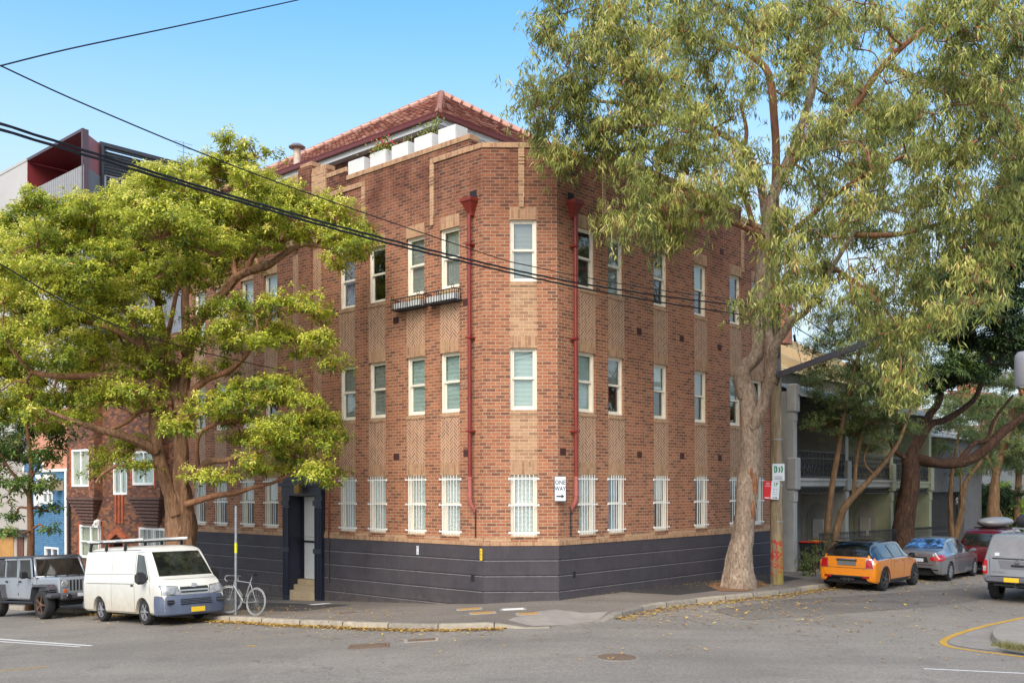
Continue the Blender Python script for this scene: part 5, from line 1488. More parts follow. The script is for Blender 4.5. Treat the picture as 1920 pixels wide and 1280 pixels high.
small_tree('far street tree with low grey-green foliage over the end of the row', (1830, 1010), 55,
           [([(1832, 960), (1836, 900), (1845, 850), (1860, 790)], .2, .08), ([(1838, 890), (1815, 850), (1790, 800)], .12, .05), ([(1842, 870), (1880, 820), (1900, 780)], .12, .05)],
           [(x, y, rx, ry, 55 + rj.uniform(-3, 3)) for x, y, rx, ry in [(1770, 760, 30, 20), (1800, 790, 34, 24), (1840, 760, 36, 24), (1880, 770, 36, 22), (1760, 800, 26, 20), (1820, 830, 34, 20), (1870, 820, 34, 22), (1910, 800, 30, 24), (1790, 840, 30, 18), (1850, 870, 30, 16), (1890, 860, 28, 18), (1900, 720, 34, 20), (1850, 715, 30, 18), (1800, 730, 26, 16), (1920, 880, 24, 20), (1780, 690, 24, 14), (1760, 880, 20, 20), (1800, 900, 24, 14)]] + fill_pads([(1740, 700), (1780, 640), (1940, 620), (1940, 880), (1860, 900), (1750, 880)], 30, (26, 38), (16, 24), lambda r, x, y: r.uniform(50, 60), 92, mind=28),
           L_tea, B_tan, 91, sub=(7, .55), L=.16, Wd=.28, k=7, dens=22, fresh=.1, trunk_n=9)
shrub('bright lime-green shrub in the distance at the end of the side street', 1895, 960, 62, 5.5, 3.6, L_lime, 5, L=.2)
shrub('dark green bush at the far end of the side street left of the lime shrub', 1838, 960, 58, 4.5, 3.4, L_fig, 6, L=.2)
shrub('low strappy bush at the foot of the slender tree by the iron fence', 1530, 1060, 33.2, .7, .9, L_tea, 7, L=.12, dens=22)
shrub('small weedy bush beside the fence left of the orange hatchback', 1532, 1040, 34.6, .6, 1.7, L_tea, 8, L=.09, dens=16)
# grass tuft on the opposite corner
gt_ = MB(); gr = random.Random(3); gc = [G(x, y, 0) for x, y in ((1868, 1205), (1895, 1211), (1930, 1216), (1965, 1220))]
for i in range(900):
    a = gc[gr.randrange(3)]; b = gc[gr.randrange(1, 4)]; p = a.lerp(b, gr.random()) + Vector((gr.gauss(0, .07), gr.gauss(0, .06), 0)); p.z = zg(p.x, p.y) - .05
    d = Vector((gr.gauss(0, .5), gr.gauss(0, .5), 1)).normalized() * gr.uniform(.06, .2); s = Vector((.006, 0, 0))
    gt_.face([p - s, p + s, p + d])
tag(gt_.build('grass', plain('dry_green_grass', srgb(106, 104, 62), .9, var=.4, scale=8)), 'scruffy grass growing along the edge of the opposite kerb', 'grass', kind='stuff')
print('LEAVES', LEAFCOUNT)
# ================================================================ neighbouring buildings
def house_window(parent, fa, t, z, wd, ht, cols=2, rows=2, m=M_white, blind=None, bars=0, dep=.08, pr=0.0):
    """timber window in a facade: frame with pane and blind as sub-parts"""
    o = MB(); h = wd / 2
    for sx in (-1, 1): fa.slab(o, t + sx * (h - .04) - .04, t + sx * (h - .04) + .04, z, z + ht, -dep, .02 + pr)
    fa.slab(o, t - h + .08, t + h - .08, z, z + .09, -dep, .05 + pr); fa.slab(o, t - h + .08, t + h - .08, z + ht - .08, z + ht, -dep, .018 + pr)
    for k in range(1, cols): x = t - h + wd * k / cols; fa.slab(o, x - .03, x + .03, z + .09, z + ht - .08, -dep, .01 + pr)
    for k in range(1, rows): y = z + ht * k / rows; fa.slab(o, t - h + .08, t + h - .08, y - .025, y + .025, -dep, .007 + pr)
    w_ = o.build('window', m, parent, world=True)
    g = MB(); fa.slab(g, t - h + .06, t + h - .06, z + .07, z + ht - .06, -.05 + pr, -.045 + pr); g.build('pane', M_glass, w_, world=True)
    b = MB(); fa.slab(b, t - h + .05, t + h - .05, z + .06, z + ht - .05, -dep - .05 + pr, -dep - .04 + pr); b.build('blind' if blind else 'room', blind or M_dark, w_, world=True)
    if bars:
        m2 = MB()
        for k in range(bars): x = t - h + .1 + (wd - .2) * k / (bars - 1); fa.slab(m2, x - .009, x + .009, z, z + ht, .07, .088)
        m2.build('security_bars', M_white, w_, world=True)
    return w_
CLINK = [(.0, srgb(66, 52, 50)), (.25, srgb(88, 64, 56)), (.5, srgb(112, 76, 60)), (.75, srgb(138, 92, 66)), (.9, srgb(156, 102, 68)), (1., srgb(80, 68, 68))]
M_clink = brick_mat('dark_clinker_brick', CLINK, srgb(112, 84, 70), mt=.01)
M_corb = plain('sooty_corbel_brick', srgb(96, 70, 60), .85, var=.3, scale=7)
M_orng = brick_mat('orange_trim_brick', [(0, srgb(138, 70, 46)), (1, srgb(190, 100, 62))], srgb(150, 110, 86))
M_blue = brick_mat('blue_painted_brick', [(0, srgb(68, 110, 142)), (1, srgb(92, 132, 160))], srgb(58, 94, 126), mt=.014)
M_peach = brick_mat('peach_brick', [(0, srgb(190, 126, 100)), (1, srgb(218, 156, 126))], srgb(176, 140, 120))
# -- dark brick flats: facade continues the line of the corner building
t1 = LL; FA_O = P0 + dL * 24.2
FN = Fac(FA_O, -dL); LN = 24.2 - LL
N1 = empty('brick_flats', FA_O + Vector((0, 0, -1.4)), 0, 'dark clinker brick flats with stepped corbelled bays and white windows behind the van', 'block of flats')
def pxT(fa, px, py=900, out=0.):
    u = un(px, py)[0] / F; O = fa.O + fa.n * out
    t = (u * O.y - O.x) / (fa.d.x - u * fa.d.y); return t, O.y + fa.d.y * t
def Tz(fa, px, py, out=0.):
    t, Y_ = pxT(fa, px, py, out); return t, P(px, py, Y_).z
wn1 = []
def wspec(fa, x0, y0, x1, y1, out=0.):
    ta, za = Tz(fa, x0, (y0 + y1) / 2, out); tb, _ = Tz(fa, x1, (y0 + y1) / 2, out)
    tm, zt_ = Tz(fa, (x0 + x1) / 2, y0, out); _, zb_ = Tz(fa, (x0 + x1) / 2, y1, out)
    return (ta + tb) / 2, zb_, abs(tb - ta), zt_ - zb_
ws = [wspec(FN, 150, 984, 190, 1046), wspec(FN, 262, 989, 314, 1045), wspec(FN, 213, 866, 240, 927)]
wb_ = [wspec(FN, 134, 842, 167, 912, .35), wspec(FN, 248, 845, 289, 909, .35)]
m = MB(); ops = [(a - w_ / 2, a + w_ / 2, b, b + h_) for a, b, w_, h_ in ws]
td, zd = Tz(FN, 222, 1008)
ops.append((td - .62, td + .62, -3, zd))
FN.wall(m, [(0, LN, 8.6)], -3.2, ops, .14)
e0 = FN.q(0, 0); vq(m, e0 - nL * 9, e0, -3, 8.6); m.face([FN.q(0, 8.6), FN.q(LN, 8.6), FN.q(LN, 8.6, -9), FN.q(0, 8.6, -9)])
m.build('wall', M_clink, N1, world=True)
bl_cols = [plain('cream_curtain', srgb(214, 208, 178), .8), M_blindd, M_blindg]
for i, (a, b, w_, h_) in enumerate(ws): house_window(N1, FN, a, b, w_, h_, 2 if i < 2 else 2, 2 if i == 0 else 1, blind=bl_cols[i], bars=7 if i == 1 else 0)
for a, b, w_, h_ in wb_:
    # projecting bay with stepped corbel beneath
    m = MB(); hw_ = w_ / 2 + .42; zb_ = b - .45
    FN.wall(m, [(a - hw_, a + hw_, 8.4)], zb_, [(a - w_ / 2, a + w_ / 2, b, b + h_)], .12, out=.35)
    for s in (-1, 1): m.face([FN.q(a + s * hw_, zb_, 0), FN.q(a + s * hw_, 8.4, 0), FN.q(a + s * hw_, 8.4, .35), FN.q(a + s * hw_, zb_, .35)])
    o = m.build('bay', M_clink, N1, world=True)
    m = MB()
    for k in range(9):
        f = 1 - k / 9; z1 = zb_ - k * .13
        FN.slab(m, a - hw_ + .09 * k, a + hw_ - .09 * k, z1 - .085, z1, -.02, .36 * f + .03)
        FN.slab(m, a - hw_ + .09 * k + .06, a + hw_ - .09 * k - .06, z1 - .13, z1 - .085, -.02, .36 * f - .07)
    m.build('corbel', M_corb, o, world=True)
    m = MB()
    for s in (-1, 1): FN.slab(m, a + s * (w_ / 2 + .06) - .06, a + s * (w_ / 2 + .06) + .06, b - .1, b + h_ + .1, .3, .37)
    m.build('brick_trim', M_orng, o, world=True)
    w2 = house_window(o, FN, a, b, w_, h_, 2, 1, blind=bl_cols[0] if a < 4 else M_blindg, pr=.33)
m = MB()
for a, b, w_, h_ in ws[:2]:
    for s in (-1, 1): FN.slab(m, a + s * (w_ / 2 + .07) - .06, a + s * (w_ / 2 + .07) + .06, b, b + h_ + .1, -.02, .02)
    m.build('brick_trim', M_orng, N1, world=True); m = MB()
# door arch of orange brick and vertical panel above
m = MB(); arch = [(-.62, 0), (-.5, .38), (0, .6), (.5, .38), (.62, 0)]; arch2 = [(-.9, 0), (-.74, .52), (0, .86), (.74, .52), (.9, 0)]
A1 = [FN.q(td + u, zd - .45 + v, .1) for u, v in arch]; A2 = [FN.q(td + u, zd - .45 + v, .1) for u, v in arch2]; A3 = [p - FN.n * .14 for p in A2]; A0 = [p - FN.n * .2 for p in A1]
m.grid([A0, A1, A2, A3]); m.build('door_arch', M_orng, N1, world=True)
m = MB(); FN.slab(m, td - .7, td + .7, -3, zd + .3, -.7, -.6); m.build('door', M_dark, N1, world=True)
tp_, zp_ = Tz(FN, 225, 980)
for k in range(3): 
    m = MB(); FN.slab(m, tp_ - .35 + k * .28, tp_ - .22 + k * .28, zp_, zp_ + 1.1, -.01, .05); m.build('brick_panel', M_orng, N1, world=True)
m = MB(); t_, _ = pxT(FN, 133, 950); m.tube([FN.q(t_, -2, .1), FN.q(t_, 3.7, .1)], .06, 8); m.build('downpipe', M_iron, N1, world=True)
m = MB(); t_, z_ = Tz(FN, 190, 985); m.tube([FN.q(t_, z_ - 1.3, .1), FN.q(t_, z_, .12), FN.q(t_ + .1, z_ + .15, .3), FN.q(t_ + .1, z_, .4)], .03, 6); m.lathe([(.12, 0), (.14, .2), (.001, .26)], 10, c=FN.q(t_, z_, .16)); m.build('meter_pipe', M_white, N1, world=True)
tag(N1)
# -- blue painted house
B0 = P0 + dL * 28.4; FB = Fac(B0, -dL); LB = 4.2
N2 = empty('blue_house', B0 + Vector((0, 0, -1.7)), 0, 'narrow blue painted brick house with white trim left of the dark brick flats', 'house')
wsb = [wspec(FB, 79, 903, 99, 944), wspec(FB, 84, 1025, 110, 1060)]
m = MB(); _, zs_ = Tz(FB, 110, 881)
FB.wall(m, [(0, LB, zs_)], -3.5, [(a - w_ / 2, a + w_ / 2, b, b + h_) for a, b, w_, h_ in wsb], .1)
e0 = FB.q(0, 0); vq(m, e0 - nL * 8, e0, -3, zs_); m.build('wall', M_blue, N2, world=True)
m = MB(); FB.wall(m, [(0, LB, zs_ + 2.6)], zs_, []); m.build('upper_wall', M_peach, N2, world=True)
m = MB(); FB.slab(m, LB * .35, LB, zs_ - .06, zs_ + .06, -.02, .07)
ac = FB.q(LB * .18, zs_, .03)
arcp = [FB.q(LB * .18 + 1.05 * math.cos(a), zs_ + .75 * math.sin(a), .04) for a in [R(x) for x in range(0, 181, 15)]]
m.tube(arcp, .06, 6); m.build('white_moulding', M_white, N2, world=True)
m = MB(); m.f.append([m.vert(p) for p in arcp]); m.build('blue_gable', M_blue, N2, world=True)
for i, (a, b, w_, h_) in enumerate(wsb):
    house_window(N2, FB, a, b, w_, h_, 2, 2, blind=plain('blue_timber_door', srgb(44, 74, 128), .6) if i else M_blindd)
a, b, w_, h_ = wsb[0]
m = MB(); FB.slab(m, a - .9, a + w_ / 2 + .25, b + h_ + .08, b + h_ + .32, -.02, .14); m.build('window_hood', M_white, N2, world=True)
m = MB(); FB.slab(m, a - w_ / 2 - .75, a - w_ / 2 - .03, b - .1, b + h_, -.02, .05)
for k in range(12): FB.slab(m, a - w_ / 2 - .72, a - w_ / 2 - .06, b + k * h_ / 12, b + k * h_ / 12 + .05, .05, .07)
m.build('shutter', M_white, N2, world=True)
m = MB(); t_, z_ = Tz(FB, 114, 910); FB.slab(m, t_ - .25, t_ + .2, z_ - .2, z_ + .2, 0, .35); m.build('wall_light', plain('weathered_fitting', srgb(196, 170, 140), .7, var=.2), N2, world=True)
m = MB(); t_, z_ = Tz(FB, 103, 901); FB.slab(m, t_ - .16, t_ + .16, z_ - .13, z_ + .13, 0, .2); m.build('meter_box', M_white, N2, world=True)
m = MB(); m.tube([FB.q(LB - .06, -3, .08), FB.q(LB - .06, zs_, .08)], .06, 8); m.build('downpipe', M_white, N2, world=True)

# -- tan garage house at the frame edge
T0 = P0 + dL * 36; FT = Fac(T0, -dL); LT = 7.6
N3 = empty('rendered_house', T0 + Vector((0, 0, -2)), 0, 'grey rendered house with brown timber garage doors at the far left', 'house')
m = MB(); FT.wall(m, [(0, LT, 4.6)], -4, []); e0 = FT.q(0, 0); vq(m, e0 - nL * 8, e0, -4, 4.6); vq(m, FT.q(LT, 0), FT.q(LT, 0) - nL * 8, -4, 4.6)
m.build('wall', plain('grey_beige_render', srgb(170, 162, 152), .85, var=.12, scale=1.5), N3, world=True)
m = MB(); tiled(m, FT.q(-.2, 4.6, .3), FT.q(LT + .2, 4.6, .3), FT.q(-.2, 6.6, -4), FT.q(LT + .2, 6.6, -4), 8); m.build('roof', plain('dark_slate_roof', srgb(92, 86, 84), .7, var=.15), N3, world=True)
for k, (c_, nm) in enumerate((((srgb(186, 138, 74)), 'garage_door'), (srgb(104, 66, 48), 'door'))):
    m = MB(); ta_, _ = pxT(FT, (0, 33)[k]); tb2, _ = pxT(FT, (26, 45)[k]); zt2 = Tz(FT, 20, 1005)[1]
    n = 7 if k == 0 else 3
    for j in range(n): x0 = ta_ + (tb2 - ta_) * j / n; FT.slab(m, x0 + .015, x0 + (tb2 - ta_) / n - .015, -3, zt2, -.02, .05)
    FT.slab(m, ta_, tb2, -3, zt2, -.05, .01)
    m.build(nm, plain('timber_' + nm, c_, .6, var=.2, scale=2), N3, world=True)
m = MB(); FT.slab(m, 0, LT, zt2 + .05, zt2 + .35, -.05, .25); m.build('awning', plain('dark_awning', srgb(70, 68, 66), .6), N3, world=True)

# -- modern apartment block up on the left
YM = 50.0; CM = P(155, 241, YM); ztop = CM.z
FMl = Fac(Vector((CM.x, CM.y, 0)) + dL * 34, -dL); LM = 34.0
FMc = Fac(Vector((CM.x, CM.y, 0)), Vector((.035, 1, 0)))
tc_ = 0
u = un(187, 264)[0] / F; tc_ = (u * FMc.O.y - FMc.O.x) / (FMc.d.x - u * FMc.d.y)
C2 = FMc.q(tc_, 0); FMr = Fac(C2, dR)
N4 = empty('modern_apartment_block', (CM.x, CM.y, -3), 0, 'pale modern apartment block with dark red balcony frame and black louvres above the tree', 'apartment building')
ta_ = pxT(FMl, 53)[0]; tb_2 = LM - .14
zlow = Tz(FMl, 54, 359)[1]; zlow2 = Tz(FMl, 152, 312)[1]; zl_ = (zlow + zlow2) / 2
M_pcon = plain('pale_precast_concrete', srgb(178, 175, 170), .8, var=.07, scale=.5)
M_redp = plain('dark_red_cladding', srgb(122, 44, 46), .5, var=.08, scale=.6)
M_redl = plain('dusty_red_cladding', srgb(176, 106, 102), .55, var=.06, scale=.6)
m = MB(); FMl.wall(m, [(0, ta_, ztop)], -4, []); m.face([FMl.q(ta_, zl_ - 1.6), FMl.q(LM, zl_ - 1.6), FMl.q(LM, -4), FMl.q(ta_, -4)])
FMl.slab(m, 0, ta_, ztop - .1, ztop + .06, -.3, .03)
vq(m, FMc.q(0, 0), FMc.q(tc_, 0), -4, zl_ - 2)
m.build('wall', M_pcon, N4, world=True)
m = MB(); D_ = 2.4; LE = LM - .845 * D_ - .08
m.face([FMl.q(ta_ + .01, ztop - .15, -.01), FMl.q(LM - .06, ztop - .15, -.01), FMl.q(LE, ztop - .15, -D_), FMl.q(ta_ + .01, ztop - .15, -D_)])
m.face([FMl.q(ta_, zl_ - 1.6, 0), FMl.q(ta_, ztop - .12, 0), FMl.q(ta_, ztop - .12, -D_), FMl.q(ta_, zl_ - 1.6, -D_)])
m.face([FMl.q(ta_, zl_ - 1.6, -D_), FMl.q(ta_, ztop - .12, -D_), FMl.q(ta_ + 1.2, ztop - .12, -D_), FMl.q(ta_ + 1.2, zl_ - 1.6, -D_)])
m.face([FMl.q(ta_ + 1.2, zl_ + 1.5, -D_), FMl.q(ta_ + 1.2, ztop - .12, -D_), FMl.q(LE, ztop - .12, -D_), FMl.q(LE, zl_ + 1.5, -D_)])
m.face([FMl.q(LM - .06, zl_ - 1.6, -.02), FMl.q(LM - .06, ztop - .15, -.02), FMl.q(LE, ztop - .15, -D_), FMl.q(LE, zl_ - 1.6, -D_)])
m.build('balcony_lining', M_redp, N4, world=True)
m = MB(); FMl.slab(m, ta_, LM, ztop - .12, ztop + .03, -.1, .02); FMl.slab(m, LM - .12, LM + .02, zl_ - 1.6, ztop, -.3, .02); m.build('balcony_edge', plain('dark_metal_edge', srgb(84, 66, 70), .5), N4, world=True)
m = MB(); vq(m, FMc.q(0, 0), FMc.q(tc_, 0), zl_ - 2, ztop - .1); m.build('red_panel', M_redl, N4, world=True)
m = MB()
nw_ = (LE - .1 - ta_ - 1.3) / 3
for k in range(3):
    x0 = ta_ + 1.3 + k * nw_; FMl.slab(m, x0 + .08, x0 + nw_ - .08, zl_ - 1, zl_ + 1.4, -D_ - .05, -D_ + .02)
m.build('balcony_window', plain('grey_tinted_glass', srgb(116, 122, 128), .15, var=.1), N4, world=True)
m = MB(); FMl.slab(m, ta_ + 1.2, LE - .12, zl_ - 1.5, zl_ + 1.5, -D_ - .2, -D_ - .06); m.build('dark_recess', M_dark, N4, world=True)
M_scr = plain('perforated_grey_screen', srgb(146, 144, 142), .5, var=.06)
m = MB(); n = 26
for k in range(n): x0 = ta_ + (LM - ta_) * k / n; FMl.slab(m, x0 + .03, x0 + (LM - ta_) / n - .02, zl_ - 1.6, zl_, -.02, .02)
n = 14
for k in range(n): x0 = tc_ * k / n; FMc.slab(m, x0, x0 + .09, zl_ - 1.6, zl_, .02, .05)
for k in range(40): x0 = 12 * k / 40; FMr.slab(m, x0, x0 + .09, zl_ - 1.6, zl_, .5, .54)
FMr.slab(m, 0, 12, zl_ - .05, zl_, .48, .56)
m.build('balustrade', M_scr, N4, world=True)
m = MB(); FMr.slab(m, 0, 26, ztop - .2, ztop, -.4, .1)
nlou = 30
for k in range(nlou):
    z_ = ztop - .3 - k * .16; FMr.slab(m, .1, 26, z_ - .05, z_, 0, .14)
for k in range(8): FMr.slab(m, k * 3.2, k * 3.2 + .14, ztop - 5.4, ztop - .2, -.05, .2)
m.build('louvre_screen', plain('black_aluminium_louvre', srgb(58, 58, 62), .5), N4, world=True)
m = MB(); vq(m, FMr.q(0, 0, -.35), FMr.q(26, 0, -.35), -4, ztop - .3); m.build('rear_wall', plain('mid_grey_wall', srgb(150, 152, 154), .8), N4, world=True)
m = MB(); ab = FMr.q(6.5, ztop, -3)
m.tube([ab, ab + UP * 2.4], .03, 5)
for k in range(5): m.bar(ab + UP * (1.2 + k * .28) - dR * (.2 + .1 * k), ab + UP * (1.2 + k * .28) + dR * (.2 + .1 * k), .02)
tag(m.build('television_antenna', M_galv), 'spindly television aerial on top of the modern block beyond the louvres', 'antenna')

# ================================================================ Victorian terraces on the side street
def terrace(idx, t0, t1, wallm, trim, label, roofm, ironlace=True):
    FT_ = Fac(P1 + dR * t0, dR); L = t1 - t0; g = zg(FT_.q(L / 2, 0).x, FT_.q(L / 2, 0).y)
    T = empty('terrace_house', FT_.q(0, g), 0, label, 'terrace house', 'Victorian terraces on the side street')
    D = 1.7                     # verandah depth
    z1, z2, z3 = g + 3.3, g + 6.55, g + 7.4
    m = MB()
    dops = [(L * .14, L * .38, g - .3, g + 2.5)]
    wops = [(L * .52, L * .86, g + .5, g + 2.5), (L * .14, L * .4, z1, z1 + 2.5), (L * .56, L * .84, z1, z1 + 2.5)]
    FT_.wall(m, [(0, L, z3)], g - .5, dops + wops, .12, out=-D)
    m.build('wall', wallm, T, world=True)
    for a, b, zb_, zt_ in wops: house_window(T, Fac(FT_.O - FT_.n * D, FT_.d), (a + b) / 2, zb_, b - a, zt_ - zb_, 2, 2, m=trim, blind=M_blindd)
    m = MB(); FT_.slab(m, dops[0][0], dops[0][1], g - .3, g + 2.5, -D - .2, -D - .12); m.build('door', plain('dark_front_door', srgb(30, 30, 34), .5), T, world=True)
    # wing walls with consoles
    for wi, x in enumerate((0, L)):
        m = MB(); FT_.slab(m, x - .14, x + .14, g - .6, z2 - .15, -D, .1, .01)
        FT_.slab(m, x - .18, x + .18, z1 - .4, z1 + .75, -.15, .22, .04); FT_.slab(m, x - .15, x + .15, z1 - .85, z1 - .4, -.1, .14, .05)
        FT_.slab(m, x - .18, x + .18, z2 - .9, z2 + .1, -.15, .2, .04); FT_.slab(m, x - .15, x + .15, z2 - 1.25, z2 - .9, -.1, .13, .05)
        if wi == 0 or idx == 2: m.build('wing_wall', trim, T, world=True)
        if wi == 1:
            arch_ = [(-1.45, g - .2), (-.55, g - .2), (-.55, g + 2.0), (-.7, g + 2.3), (-1.0, g + 2.45), (-1.3, g + 2.3), (-1.45, g + 2.0)]
            m = MB(); A_ = [FT_.q(x - .15, z, o) for o, z in arch_]; A2_ = [FT_.q(x - .19, z, o) for o, z in arch_]; m.f.append([m.vert(p) for p in A2_]); m.grid([A_, A2_], closed=True); m.build('arched_niche', wallm, T, world=True)
            m = MB(); FT_.slab(m, x - .26, x - .14, g + .95, g + 1.75, -1.2, -.75, .02); m.build('meter_box', trim, T, world=True)
    m = MB(); FT_.slab(m, .14, L - .14, z1 - .26, z1, -D, .12); FT_.slab(m, .14, L - .14, z1 - .06, z1 + .03, .12, .18); m.build('balcony_floor', trim, T, world=True)
    # iron lace: rail, bottom rail and scrollwork
    m = MB()
    FT_.slab(m, .14, L - .14, z1 + .98, z1 + 1.03, .04, .1); FT_.slab(m, .14, L - .14, z1 + .06, z1 + .1, .05, .08); FT_.slab(m, .14, L - .14, z1 + .74, z1 + .77, .05, .08)
    n = int((L - .28) / .3)
    for k in range(n):
        x = .14 + (L - .28) * (k + .5) / n
        for rr_, zz in ((.13, z1 + .42), (.07, z1 + .42), (.055, z1 + .68), (.055, z1 + .17), (.05, z1 + .87)):
            m.tube([FT_.q(x + rr_ * math.cos(a), zz + rr_ * 1.15 * math.sin(a), .065) for a in [i * math.pi / 4 for i in range(9)]], .013, 4, False)
        for dx in (-.15, 0, .15): FT_.slab(m, x + dx - .008, x + dx + .008, z1 + .1, z1 + .98, .058, .072)
    m.build('iron_lace_railing', M_iron, T, world=True)
    n = int(L / .22)
    for zz in (z1 - .3, z2 - .35):
        m = MB()
        for k in range(n):
            x = .2 + (L - .4) * k / (n - 1)
            m.tube([FT_.q(x + .09 * math.cos(a), zz - .1 + .09 * math.sin(a), .03) for a in [i * math.pi / 4 for i in range(9)]], .013, 4, False)
        FT_.slab(m, .14, L - .14, zz - .02, zz + .02, .015, .045); FT_.slab(m, .14, L - .14, zz - .22, zz - .2, .015, .045)
        m.build('iron_lace_valance', M_iron, T, world=True)
    # curved verandah roof
    rows = []
    for k in range(7):
        f = k / 6; out_ = .35 - f * (D + .35); zz = z2 - .35 + .75 * math.sin(f * math.pi / 2)
        rows.append([FT_.q(.0 + (L) * j / 24, zz + (.012 if j % 2 else 0), out_) for j in range(25)])
    m = MB(); m.grid(rows); m.build('verandah_roof', plain('grey_corrugated_iron', srgb(132, 130, 122), .6, var=.15, scale=2), T, world=True)
    # main roof, party wall parapets, chimney
    rz_ = g + 10.1; RD = 5.2
    m = MB(); tiled(m, FT_.q(.15, z3, -D + .3), FT_.q(L - .15, z3, -D + .3), FT_.q(.15, rz_, -D - RD), FT_.q(L - .15, rz_, -D - RD), 14, .03)
    m.face([FT_.q(.15, rz_, -D - RD), FT_.q(L - .15, rz_, -D - RD), FT_.q(L - .15, z3, -D - 2 * RD), FT_.q(.15, z3, -D - 2 * RD)])
    r_ = m.build('roof', roofm, T, world=True)
    m = MB()
    for x in ((0,) if idx != 2 else (0, L)):
        prof = [(.3, z3 - .3), (.3, z3 + .45), (-RD, rz_ + .45), (-2 * RD, z3 + .3), (-2 * RD, g - .5), (0, g - .5), (0, z3 - .3)]
        A = [FT_.q(x - .14, z, o_ - D) for o_, z in prof]; Bq = [FT_.q(x + .14, z, o_ - D) for o_, z in prof]
        m.f.append([m.vert(p) for p in A]); m.f.append([m.vert(p) for p in Bq][::-1]); m.grid([A + [A[0]], Bq + [Bq[0]]])
    m.build('party_wall', plain('ochre_render', srgb(170, 150, 116), .85, var=.16, scale=1.4), T, world=True)
    m = MB(); c0 = FT_.q(.25, rz_ + .6, -D - RD * .72)
    m.box(c0, (.8, 1.5, 2.2), FT_.rz(), .03); m.box(c0 + UP * 1.1, (.95, 1.65, .16), FT_.rz(), .02)
    ch = m.build('chimney', plain('chimney_brick_red', srgb(150, 98, 78), .85, var=.2, scale=3), r_, world=True)
    for k in range(3):
        m = MB(); m.lathe([(.15, 0), (.12, .5), (.16, .56), (.1, .6)], 10, c=c0 + UP * 1.18 + FT_.n * (.45 - .45 * k)); m.build('chimney_pot', plain('terracotta_pot', srgb(196, 116, 84), .8), r_, world=True, smooth=40)
    # iron fence
    return T, FT_, L, g
M_tgr = plain('grey_green_terrace_paint', srgb(150, 146, 134), .7, var=.12, scale=2)
M_tgy = plain('pale_grey_terrace_paint', srgb(160, 158, 152), .7, var=.14, scale=2)
M_tol = plain('olive_terrace_paint', srgb(146, 146, 116), .7, var=.12, scale=2)
M_twl = plain('terrace_front_render', srgb(128, 124, 116), .85, var=.15, scale=1.5)
M_twb = plain('cream_terrace_render', srgb(138, 130, 114), .85, var=.12, scale=1.5)
M_sroof = plain('buff_slate_roof', srgb(206, 184, 138), .8, var=.12, scale=3)
tz = [terrace(0, 13.05, 17.4, M_twl, M_tgy, 'first Victorian terrace with pale grey wing wall and iron lace balcony, beside the wooden pole', M_sroof),
      terrace(1, 17.4, 21.9, M_twb, M_tgr, 'middle Victorian terrace with grey-green trim behind the slender twin-stemmed tree', M_sroof),
      terrace(2, 21.9, 26.4, M_twl, M_tol, 'olive-trimmed Victorian terrace behind the dark fig trunk', plain('dark_grey_slate', srgb(110, 106, 100), .8, var=.15, scale=3))]
def iron_fence(A, Bq, label, zoff=0.):
    A, Bq = Vector(A), Vector(Bq); A.z = zg(A.x, A.y); Bq.z = zg(Bq.x, Bq.y)
    e = empty('iron_fence', A, 0, label, 'fence', 'iron front fences')
    m = MB(); m.box((A + Bq) / 2 - UP * .0, ((Bq - A).length, .3, .3), math.atan2(Bq.y - A.y, Bq.x - A.x)); m.build('fence_base', M_tgr, e, world=True)
    m = MB(); n = int((Bq - A).length / .12)
    for z in (.35, 1.15): m.bar(A + UP * z, Bq + UP * z, .03)
    for k in range(n + 1):
        p = A.lerp(Bq, k / n); m.bar(p + UP * .1, p + UP * 1.3, .018); m.bar(p + UP * 1.28, p + UP * 1.38, .03)
    m.build('railings', M_iron, e, world=True)
for k, (T, f_, L, g) in enumerate(tz):
    iron_fence(f_.q(.2, 0, .9), f_.q(L - .2, 0, .9), ['black iron front fence with the wheelie bins behind it', 'black iron front fence behind the orange hatchback', 'black spiked iron fence behind the grey sedan'][k])
# dark laneway wall between the corner building and the first terrace
m = MB(); FW_ = Fac(P1 + dR * LR, dR); vq(m, FW_.q(.0, 0, -1.6), FW_.q(1.45, 0, -1.6), -1, 6.3); tag(m.build('side_wall', plain('dark_lane_wall', srgb(104, 84, 70), .9, var=.2, scale=2)), 'narrow brown brick infill wall between the corner building and the first terrace', 'wall')
# further house with roller door
F4 = Fac(P1 + dR * 27.0, dR)
N5 = empty('garage_building', F4.q(0, -.5), 0, 'dark two storey building with a lattice roller door beyond the terraces', 'building')
m = MB(); g4 = zg(*F4.q(4, 0).xy)
F4.wall(m, [(0, 9, g4 + 5.6)], g4 - .5, [(.8, 6.2, g4 - .3, g4 + 2.9)], .3, out=-.6); vq(m, F4.q(0, 0, -9), F4.q(0, 0, -.6), -1, g4 + 5.6); m.build('wall', plain('dark_grey_render', srgb(98, 96, 94), .85, var=.15), N5, world=True)
m = MB(); F4.slab(m, .8, 6.2, g4 - .3, g4 + 2.9, -1.1, -1.0); m.build('roller_door', plain('black_roller', srgb(34, 34, 36), .6), N5, world=True)
m = MB()
for k in range(34):
    x0 = .8 + k * .22 - 1.6; a_ = max(.8, x0); b_2 = min(6.2, x0 + 3.2)
    if b_2 > a_: m.bar(F4.q(a_, g4 - .3 + (a_ - x0), -.95), F4.q(b_2, g4 - .3 + (b_2 - x0), -.95), .02)
m.build('lattice', plain('lattice_bronze', srgb(84, 76, 66), .6), N5, world=True)
